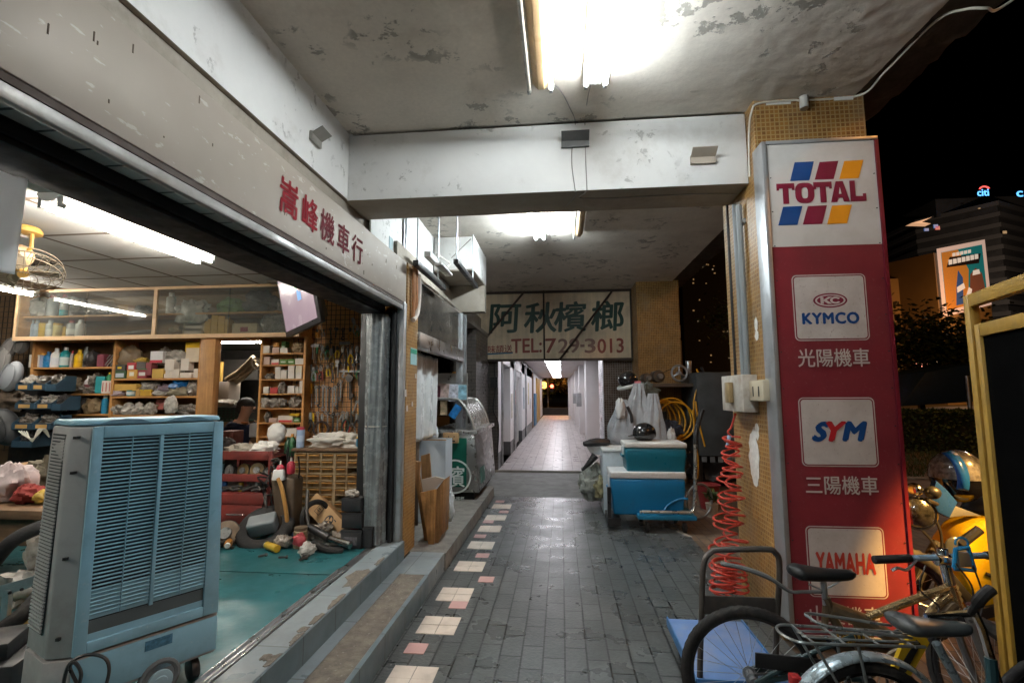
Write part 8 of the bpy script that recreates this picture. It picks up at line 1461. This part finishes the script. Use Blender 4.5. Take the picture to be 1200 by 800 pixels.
hc = Mo(1122, 556, .05); ht = thing('full_helmet', 'patterned helmet with blue stripe and black visor resting on the motorcycle', 'helmet', tuple(hc)); HG = mat('silver_pattern', (.16, .155, .15), .22, var=.9, vs=34, coat=.4, dirt=((.05, .05, .05), .35, 12)); b = MB(); b.sphere(hc, (.165, .15, .16), 28, 18, rz(.2), zmin=-.1); b.build('shell', HG, ht); b = MB(); b.sphere(hc + Vector((.0, 0, -.0)), (.158, .146, .175), 28, 12, rz(.2), zmin=-.95, zmax=-.08); b.build('visor', mat('visor_black', (.008, .008, .010), .08, coat=.5), ht)
b = MB(); n = 20; vs = []
for k in range(n + 1):
    a = .15 + (PI * .62) * k / n
    for s in (-1, 1): x = -.05 + .03 * s; r = math.sqrt(max(0, 1 - (x / .165) ** 2)); vs.append(hc + Vector((x * 1.01 - .02, -.1535 * r * math.sin(a), .1635 * r * math.cos(a))))
b.add(vs, [(2 * k, 2 * k + 1, 2 * k + 3, 2 * k + 2) for k in range(n)]); b.build('blue_stripe', mat('helmet_blue', (.01, .09, .36), .3), ht, smooth=80, solid=.002)
# ------------------------------------------------------------ yellow framed board stand at the right edge
fd = Vector((math.sin(math.radians(15.8)), math.cos(math.radians(15.8)), 0)); F0 = P(1164, 610, y=2.2); F0.z = -.006; zt = P(1142, 344, y=2.2).z; t = thing('board_stand', 'tall yellow framed black board stand at the right edge of the arcade', 'sign stand', tuple(F0)); GY = mat('weathered_yellow_frame', (.36, .205, .03), .5, var=.15, vs=8, dirt=((.16, .11, .05), .25, 9)); Rf = basis(fd, Vector((0, 0, 1)).cross(fd) * 1, (0, 0, 1)); side = Vector((0, 0, 1)).cross(fd)
def fbar(u0, u1, z0, z1, mb, th=.035, mi=0): c = F0 + fd * ((u0 + u1) / 2) + Vector((0, 0, (z0 + z1) / 2)); mb.box(c, (abs(u1 - u0), th, z1 - z0), Rf, mi)
b = MB(); fbar(-.022, .022, 0, zt, b); fbar(-1.3, -1.256, 0, zt, b); fbar(-1.255, -.023, zt - .052, zt, b); b.build('outer_frame', GY, t, bevel=.003); b = MB(); z2 = zt - .13; fbar(-.082, -.046, .06, z2, b); fbar(-1.2, -1.16, .06, z2, b); fbar(-1.159, -.083, z2 - .05, z2, b); b.build('inner_frame', GY, t, bevel=.003); b = MB(); fbar(-1.159, -.083, .06, z2 - .051, b, .012); b.build('board', mat('black_board', (.0015, .0015, .0015), .9, var=.2, spec=.02), t); b = MB(); fbar(-.42, -.34, 1.16, 1.21, b, .05); b.build('latch', paint((.45, .40, .33)), t, bevel=.006)
for u in (-.05, -1.23): b = MB(); fbar(u - .03, u + .03, .02, .05, b, .5); b.build('foot', GY, t)
# ------------------------------------------------------------ street side beyond the arcade
t = thing('street_lamp', 'tall sodium street lamp across the pavement to the right', 'street lamp', (8.2, -.6, -.16)); b = MB(); b.cyl((8.2, -.6, -.16), (8.2, -.6, 6.6), .09, .05, n=14); b.build('pole', GALV, t); b = MB(); b.tube(bez([(8.2, -.6, 6.6), (8.1, -.58, 6.8), (7.5, -.5, 6.9), (7.2, -.45, 6.86)], 5), .04, 8); b.build('arm', GALV, t); b = MB(); b.box((7.0, -.42, 6.84), (.5, .2, .1)); b.build('head', DARKM, t, bevel=.02); b = MB(); b.box((7.0, -.42, 6.78), (.36, .14, .02)); b.build('lens', mat('sodium_lens', (.9, .6, .3), .4, emit=(1, .45, .12), estr=30), t)
SODIUM = (1.0, .43, .11)
lamp('sodium_light', 'SPOT', (7.0, -.42, 6.70), 24000, (1, .52, .13), .06, (2.42 - 7.0, 3.2 + .42, .85 - 6.7), 6.4).data.spot_blend = 1.0
lamp('sodium_light', 'SPOT', (7.0, -.42, 6.70), 330, SODIUM, .10, (-3.2, 6.0, -6.7), 95)
lamp('verge_light', 'POINT', (12.5, 10.5, 7.0), 500, SODIUM, .2); lamp('tower_fill_light', 'POINT', (105, 112, 35), 26000, (1, .8, .65), 1.0); lamp('house_fill_light', 'POINT', (52, 62, 9), 3200, SODIUM, .3)  # tower and house fills: unseen lamps added to lift both out of black
HG_ = mat('clipped_hedge', (.05, .075, .02), .7, var=.5, vs=14)
def leafmass(name, c, r, n, m, parent=None, l=.12, w=.035, seed=0, shell=.55):
    global rd
    rd = random.Random(seed); b = MB(); c = Vector(c)
    for k in range(n):
        d = Vector((rd.gauss(0, 1), rd.gauss(0, 1), rd.gauss(0, 1))).normalized(); f_ = shell + (1 - shell) * rd.random(); p = c + Vector((d.x * r[0], d.y * r[1], d.z * r[2])) * f_; leafp(b, p, Vector((rd.uniform(-1, 1), rd.uniform(-1, 1), rd.uniform(-.6, .6))), l * rd.uniform(.6, 1.3), w)
    return b.build(name, m, parent, recalc=False)
h0, h1 = Vector((6.2, 13.6, 0)), Vector((17, 13.6, 0)); hz_ = P(1100, 481, y=13.6).z; hg = thing('clipped_hedge', 'long low clipped hedge across the pavement', 'hedge', (10, 14, -.1)); b = MB(); b.bx(5.5, 18, 13.7, 14.5, -.15, hz_ - .08); b.build('woody_core', mat('hedge_core', (.015, .018, .008), .9), hg); rd = random.Random(9); b = MB()
for k in range(9000): 
    top = rd.random() < .5; p = Vector((rd.uniform(5.5, 18), rd.uniform(13.6, 14.6) if top else 13.65 + rd.uniform(-.05, .03), (hz_ - .05 + rd.uniform(-.05, .04)) if top else rd.uniform(-.1, hz_))); leafp(b, p, Vector((rd.uniform(-1, 1), rd.uniform(-1, .3), rd.uniform(-.3, 1))), .10, .03)
b.build('leaves', HG_, hg, recalc=False)
b = MB(); b.bx(5.2, 30, 9.6, 13.6, -.14, -.02); gr_ = tag(b.build('grass_verge', mat('night_grass', (.055, .06, .02), .9, var=.5, vs=9, bump=1, bs=80)), kind='structure'); b = MB(); rd = random.Random(6)
for k in range(9000): leafp(b, Vector((rd.uniform(5.2, 14), rd.uniform(9.6, 13.6), -.03)), Vector((rd.uniform(-.4, .4), rd.uniform(-.4, .4), 1)), .10, .012)
tag(b.build('grass', mat('grass_blade', (.06, .07, .02), .7, var=.4), recalc=False), 'short rough grass of the verge before the clipped hedge', 'grass', kind='stuff'); b = MB(); b.bx(5.05, 30, 9.4, 9.595, -.16, .02); tag(b.build('kerb', CONC), kind='structure')
def tree(name, x, y, h, r, label, seed, n=5000, m=None, group=None):
    t = thing(name, label, 'tree', (x, y, -.16), group); rd2 = random.Random(seed); b = MB(); tops = []
    b.tube(bez([(x, y, -.16), (x + rd2.uniform(-.2, .2), y, h * .3), (x + rd2.uniform(-.3, .3), y, h * .6)], 5), [.18 - .008 * k for k in range(11)], 8)
    for k in range(7): a = 2 * PI * k / 7 + rd2.random(); e = Vector((x + r * .7 * math.cos(a), y + r * .7 * math.sin(a), h * rd2.uniform(.55, .95))); b.tube(bez([(x, y, h * rd2.uniform(.35, .55)), (x + (e.x - x) * .5, y + (e.y - y) * .5, e.z - .3), e], 4), [.08, .07, .065, .06, .05, .04, .035, .03, .02], 6); tops.append(e)
    b.build('trunk', mat('night_bark', (.06, .045, .03), .9, var=.3), t); bb_ = MB(); global rd
    rd = random.Random(seed + 1)
    for k in range(n): e = rd.choice(tops); d = Vector((rd.gauss(0, .42), rd.gauss(0, .42), rd.gauss(0, .22))) * r * .8; leafp(bb_, e + d, Vector((rd.uniform(-1, 1), rd.uniform(-1, 1), rd.uniform(-.5, .5))), .26, .08)
    bb_.build('crown', m or mat('night_foliage', (.05, .075, .02), .6, var=.4), t, recalc=False)
tree('street_tree', 17.5, 26, 4.6, 2.8, 'spreading dark tree beyond the hedge below the billboard', 31); tree('street_tree', 21.5, 27, 4.4, 2.8, 'dark tree beyond the hedge further right of the billboard tree', 41); tree('street_tree', 10.4, 24, 6.2, 2.4, 'dark tree seen in the gap between the two tiled pillars', 51, 3500)
TB = mat('blue_tarp', (.012, .035, .10), .5, var=.2); t = thing('market_tent', 'dark blue tarpaulin tent roof beyond the hedge', 'tent', (17, 24, 0)); q = [P(1056, 476, y=22), P(1085, 436, y=22), P(1150, 424, y=22), P(1150, 470, y=22)]; b = MB(); b.prism([(p.x, p.z) for p in q], (0, 22, 0), (1, 0, 0), (0, 0, 1), (0, 3, 0)); b.build('roof', TB, t, bevel=.05); b = MB(); b.cyl(P(1133, 440, y=21.9), Vector((P(1133, 440, y=21.9).x, 21.9, -.16)), .08); b.build('post', GALV, t)
b = MB(); a, c, z0, z1 = rc(1077, 423, 1091, 431, 40); b.bx(a, c, 40, 40.3, z0, z1); tag(b.build('lit_shop_sign', mat('glow_red_sign', (.8, .3, .2), .5, emit=(1, .35, .22), estr=2.2)), 'small glowing reddish shop sign above the blue tent', 'shop sign'); a, c, z0, z1 = rc(1093, 421, 1101, 426, 42); b = MB(); b.bx(a, c, 42, 42.2, z0, z1); tag(b.build('lit_window', mat('glow_warm', (.8, .6, .4), .5, emit=(1, .62, .35), estr=1.6)), 'small warm lit window right of the reddish sign', 'window')
# tower, billboard house
TW = mat('tower_facade', (.028, .026, .024), .35, var=.2, vs=.2); t = thing('office_tower', 'dark banded office tower with a lit blue sign on its roof', 'office tower', (126, 150, 0)); cz = P(1170, 234, y=150); lf, rt = P(1072, 262, y=165), P(1300, 250, y=185); b = MB(); fl = 13
for k in range(22):
    z1 = cz.z - k * 3.2
    if z1 < 0: break
    b.prism([(lf.x, lf.y), (cz.x, cz.y), (rt.x, rt.y), (rt.x, 210), (lf.x, 200)], (0, 0, z1 - 1.5), (1, 0, 0), (0, 1, 0), (0, 0, 1.3))
b.build('floor_band', mat('tower_band', (.05, .045, .04), .6), t); b = MB(); b.prism([(lf.x + .6, lf.y + .6), (cz.x, cz.y + .6), (rt.x, rt.y + .6), (rt.x, 210), (lf.x + .6, 200)], (0, 0, -.16), (1, 0, 0), (0, 1, 0), (0, 0, cz.z - .4)); b.build('glass_body', TW, t); b = MB(); a = P(1152, 232, y=158); b.bx(a.x - 12, a.x + 25, 160, 175, cz.z - 1, cz.z + 4.6); b.build('roof_house', TW, t)
EB = mat('sign_glow_blue', (.2, .5, .9), .5, emit=(.10, .45, 1.0), estr=1.5); ftext('citi', 1145, 222, 1159, 229.5, EB, .05, 0, 'roof_sign', 149, t); ftext('c', 1191, 224, 1199, 230.5, EB, .05, 0, 'roof_sign', 149, t)
b = MB(); a = P(1154, 224.5, y=148.8); b.torus(a, 1.5, .22, (0, 1, 0), 18, 5, arc=(PI * .2, PI * .8)); b.build('red_arc', mat('glow_red_arc', (.8, .1, .1), .5, emit=(1, .12, .10), estr=1.2), t)
rd = random.Random(17); WMs = [mat('lit_%d' % k, (.5, .4, .3), .5, emit=e, estr=s) for k, (e, s) in enumerate((((1, .6, .25), .16), ((.15, .4, 1), .22), ((1, .12, .12), .3), ((1, .75, .45), .2)))]
for k, (px, py, w_, h_, mi, lb) in enumerate(((1097, 265, 5, 4, 1, ''), (1086, 269, 5, 3, 1, ''), (1099, 267, 5, 4, 2, ''), (1178, 272, 4, 3, 0, ''), (1082, 303, 2, 2, 3, ''), (1148, 244, 2, 1, 0, ''))): a, c, z0, z1 = rc(px - w_ / 2, py - h_ / 2, px + w_ / 2, py + h_ / 2, 148.5); b = MB(); b.bx(a, c, 148.5, 148.8, z0, z1); b.build('lit_window', WMs[mi], t)
b = MB(); q = [P(a, c, y=120) for a, c in ((1068, 261.5), (1092, 254.5), (1080, 260), (1091, 262))]; b.prism([(p.x, p.z) for p in q], (0, 120, 0), (1, 0, 0), (0, 0, 1), (0, 2, 0)); b.build('lit_canopy', mat('lit_canopy_glow', (.8, .5, .3), .5, emit=(1, .55, .30), estr=.35), t)
TANB = mat('tan_block', (.26, .19, .12), .8, var=.12, vs=.3); t = thing('tan_house', 'tan painted block behind the trees left of the billboard', 'building', (46, 75, 0)); a, c, z0, z1 = rc(1035, 326, 1090, 400, 74); b = MB(); b.bx(a, c, 74, 86, -.16, z1); b.build('walls', TANB, t)
for k in range(5):
    for j_ in range(3): b = MB(); x = a + (c - a) * (k + .6) / 5.6; zz = z0 + (z1 - z0) * (.15 + .2 * j_); b.bx(x - .35, x + .35, 73.9, 74.02, zz, zz + .7); b.build('window', mat('dark_pane', (.03, .025, .02), .3), t)
t = thing('billboard', 'big lit billboard with an orange and teal picture on the house side', 'billboard', (52, 70, 10)); u0 = P(1096, 292, y=70); ur = P(1152, 279, y=74); lr = P(1162, 350, y=74); ll = P(1102, 372, y=70); dl = P(1086, 296, y=76)
b = MB(); hb = 12.0; x0b, x1b = u0.x, ur.x + .6; b.prism([(u0.x - .2, u0.y + .1), (ur.x + .2, ur.y + .1), (ur.x + .2, 90), (u0.x - 4.6, 78)], (0, 0, -.16), (1, 0, 0), (0, 1, 0), (0, 0, u0.z - .3)); b.build('house_walls', TANB, t)
def bbq(pts, m, name, lift): 
    U = ur - u0; U.z = 0; n = Vector((U.y, -U.x, 0)).normalized(); H = Vector((0, 0, u0.z - ll.z)); o = Vector((u0.x, u0.y, ll.z)) + n * lift; S = Vector((0, 0, ur.z - u0.z)); b = MB(); b.prism(pts, o, U + S * .9, H, n * .03); return b.build(name, m, t)
lit = lambda k, c, s=.22: mat('bb_' + k, c, .5, emit=c, estr=s)
bbq([(0, 0), (1, 0), (1, 1), (0, 1)], lit('border', (.80, .60, .50), .38), 'border', .15); bbq([(.07, .08), (.92, .08), (.92, .93), (.07, .93)], lit('teal', (.02, .28, .30)), 'teal_field', .20); bbq([(.07, .08), (.50, .08), (.58, .6), (.40, .93), (.07, .93)], lit('orange', (.60, .24, .04), .3), 'orange_field', .24)
bbq([(.14, .70), (.80, .66), (.86, .80), (.52, .82), (.22, .84)], lit('black', (.03, .02, .02), .1), 'title_shade', .28); rd = random.Random(5)
for k in range(7): bbq([(.18 + .09 * k, .73), (.25 + .09 * k, .73), (.255 + .09 * k, .80), (.185 + .09 * k, .805)], lit('white', (.85, .80, .70), .4), 'title_block', .32)
for k in range(5): bbq([(.27 + .08 * k, .84), (.33 + .08 * k, .84), (.335 + .08 * k, .89), (.275 + .08 * k, .89)], lit('white', (.85, .80, .70)), 'title_block', .32)
bbq([(.55, .22), (.88, .25), (.84, .50), (.72, .60), (.60, .52)], lit('brown', (.24, .09, .05)), 'brown_shape', .28); bbq([(.64, .50), (.80, .50), (.78, .57), (.66, .57)], lit('white', (.85, .8, .7)), 'pale_shape', .32); bbq([(.26, .12), (.40, .12), (.44, .5), (.36, .62), (.30, .4)], lit('blue', (.05, .12, .35)), 'blue_shape', .28); bbq([(.30, .30), (.46, .34), (.44, .42), (.30, .38)], lit('white', (.85, .8, .7)), 'pale_shape', .32); bbq([(.40, .10), (.52, .10), (.60, .3), (.54, .34)], lit('white', (.85, .8, .7)), 'pale_shape', .30)
t = thing('apartment_block', 'dark apartment block with scattered lit windows between the pillars', 'building', (27, 75, 0)); b = MB(); a, c = P(798, 300, y=80), P(890, 300, y=80); b.bx(a.x, c.x, 80, 95, -.16, P(820, 290, y=80).z); b.build('walls', mat('dark_block', (.02, .018, .017), .7), t); rd = random.Random(23)
for k in range(24): px, py = rd.uniform(802, 858), rd.uniform(305, 425); a, c, z0, z1 = rc(px, py, px + rd.uniform(.8, 2.2), py + rd.uniform(.8, 1.8), 79.9); b = MB(); b.bx(a, c, 79.9, 80.02, z0, z1); b.build('lit_window', WMs[rd.choice((0, 0, 3))], t)
# street at the far end of the walkway
b = MB(); b.bx(-60, 60, 36, 60, -.17, -.10); tag(b.build('far_road', mat('asphalt', (.05, .048, .046), .6, var=.3)), kind='structure')
tree('street_tree', 1.6, 42, 3.2, 1.7, 'orange lit tree right at the end of the walkway', 61, 2500, mat('lit_foliage', (.10, .07, .02), .6, var=.4)); tree('street_tree', -1.9, 44, 3.2, 1.8, 'dark tree left at the end of the walkway', 71, 2000)
t = thing('traffic_light', 'traffic light glowing red at the far end of the walkway', 'traffic light', (-1.0, 40, -.1)); b = MB(); b.cyl((-1.1, 40, -.1), (-1.1, 40, 3.0), .08, n=10); b.build('pole', GALV, t); b = MB(); b.box((-.75, 40, 1.95), (.3, .2, .7)); b.build('case', BLACKP, t); b = MB(); b.sphere((-.75, 39.88, 2.08), (.14, .06, .14), 14, 10); b.build('red_lamp', mat('red_lamp', (1, .1, .05), .4, emit=(1, .08, .04), estr=12), t); b = MB(); b.sphere((-1.5, 42, 2.2), (.35, .1, .3), 12, 8); b.build('amber_glow', mat('amber_lamp', (1, .6, .2), .4, emit=(1, .5, .12), estr=2.5), t)
lamp('far_street_light', 'POINT', (.5, 40, 5.5), 1300, SODIUM, .2)
t = thing('street_lamp', 'sodium street lamp standing beyond the end of the walkway', 'street lamp', (.9, 40.4, -.1)); b = MB(); b.cyl((.9, 40.4, -.1), (.9, 40.4, 5.8), .08, .05, n=10); b.build('pole', GALV, t); b = MB(); b.box((.6, 40.2, 5.75), (.6, .2, .1)); b.build('head', DARKM, t)
b = MB(); b.bx(-6, 8, 35.2, 35.5, -.1, .5); tag(b.build('low_wall', mat('dark_low_wall', (.06, .05, .04), .8)), 'low dark wall across the street end of the walkway', 'wall')

bk = bpy.data.objects['mountain_bicycle']; b = MB()
for q in (((1085, 662), (1078, 690), (1100, 716), (1040, 742)), ((1120, 660), (1140, 690), (1128, 716), (1060, 748)), ((1140, 662), (1152, 700), (1145, 740))): b.tube(bez([P(a, c, y=2.36 - .07) for a, c in q], 6), .0035, 5)
b.build('brake_cable', BLACKP, bk)
mc = bpy.data.objects['motorcycle']; b = MB()
for q in (((1078, 618), (1096, 640), (1100, 670), (1092, 700)), ((1090, 596), (1102, 622), (1104, 650)), ((1066, 590), (1058, 612), (1068, 640))): b.tube(bez([P(a, c, y=3.40) for a, c in q], 6), .008, 5)
b.build('control_cable', BLACKP, mc); b = MB(); q = [P(a, c, y=3.41) for a, c in ((1108, 672), (1124, 694), (1150, 727), (1172, 722), (1172, 708), (1152, 712), (1128, 684), (1112, 664))]; b.prism([(p.x, p.z) for p in q], (0, 3.41, 0), (1, 0, 0), (0, 0, 1), (0, .05, 0)); b.build('black_lower_trim', BLACKP, mc, bevel=.006)
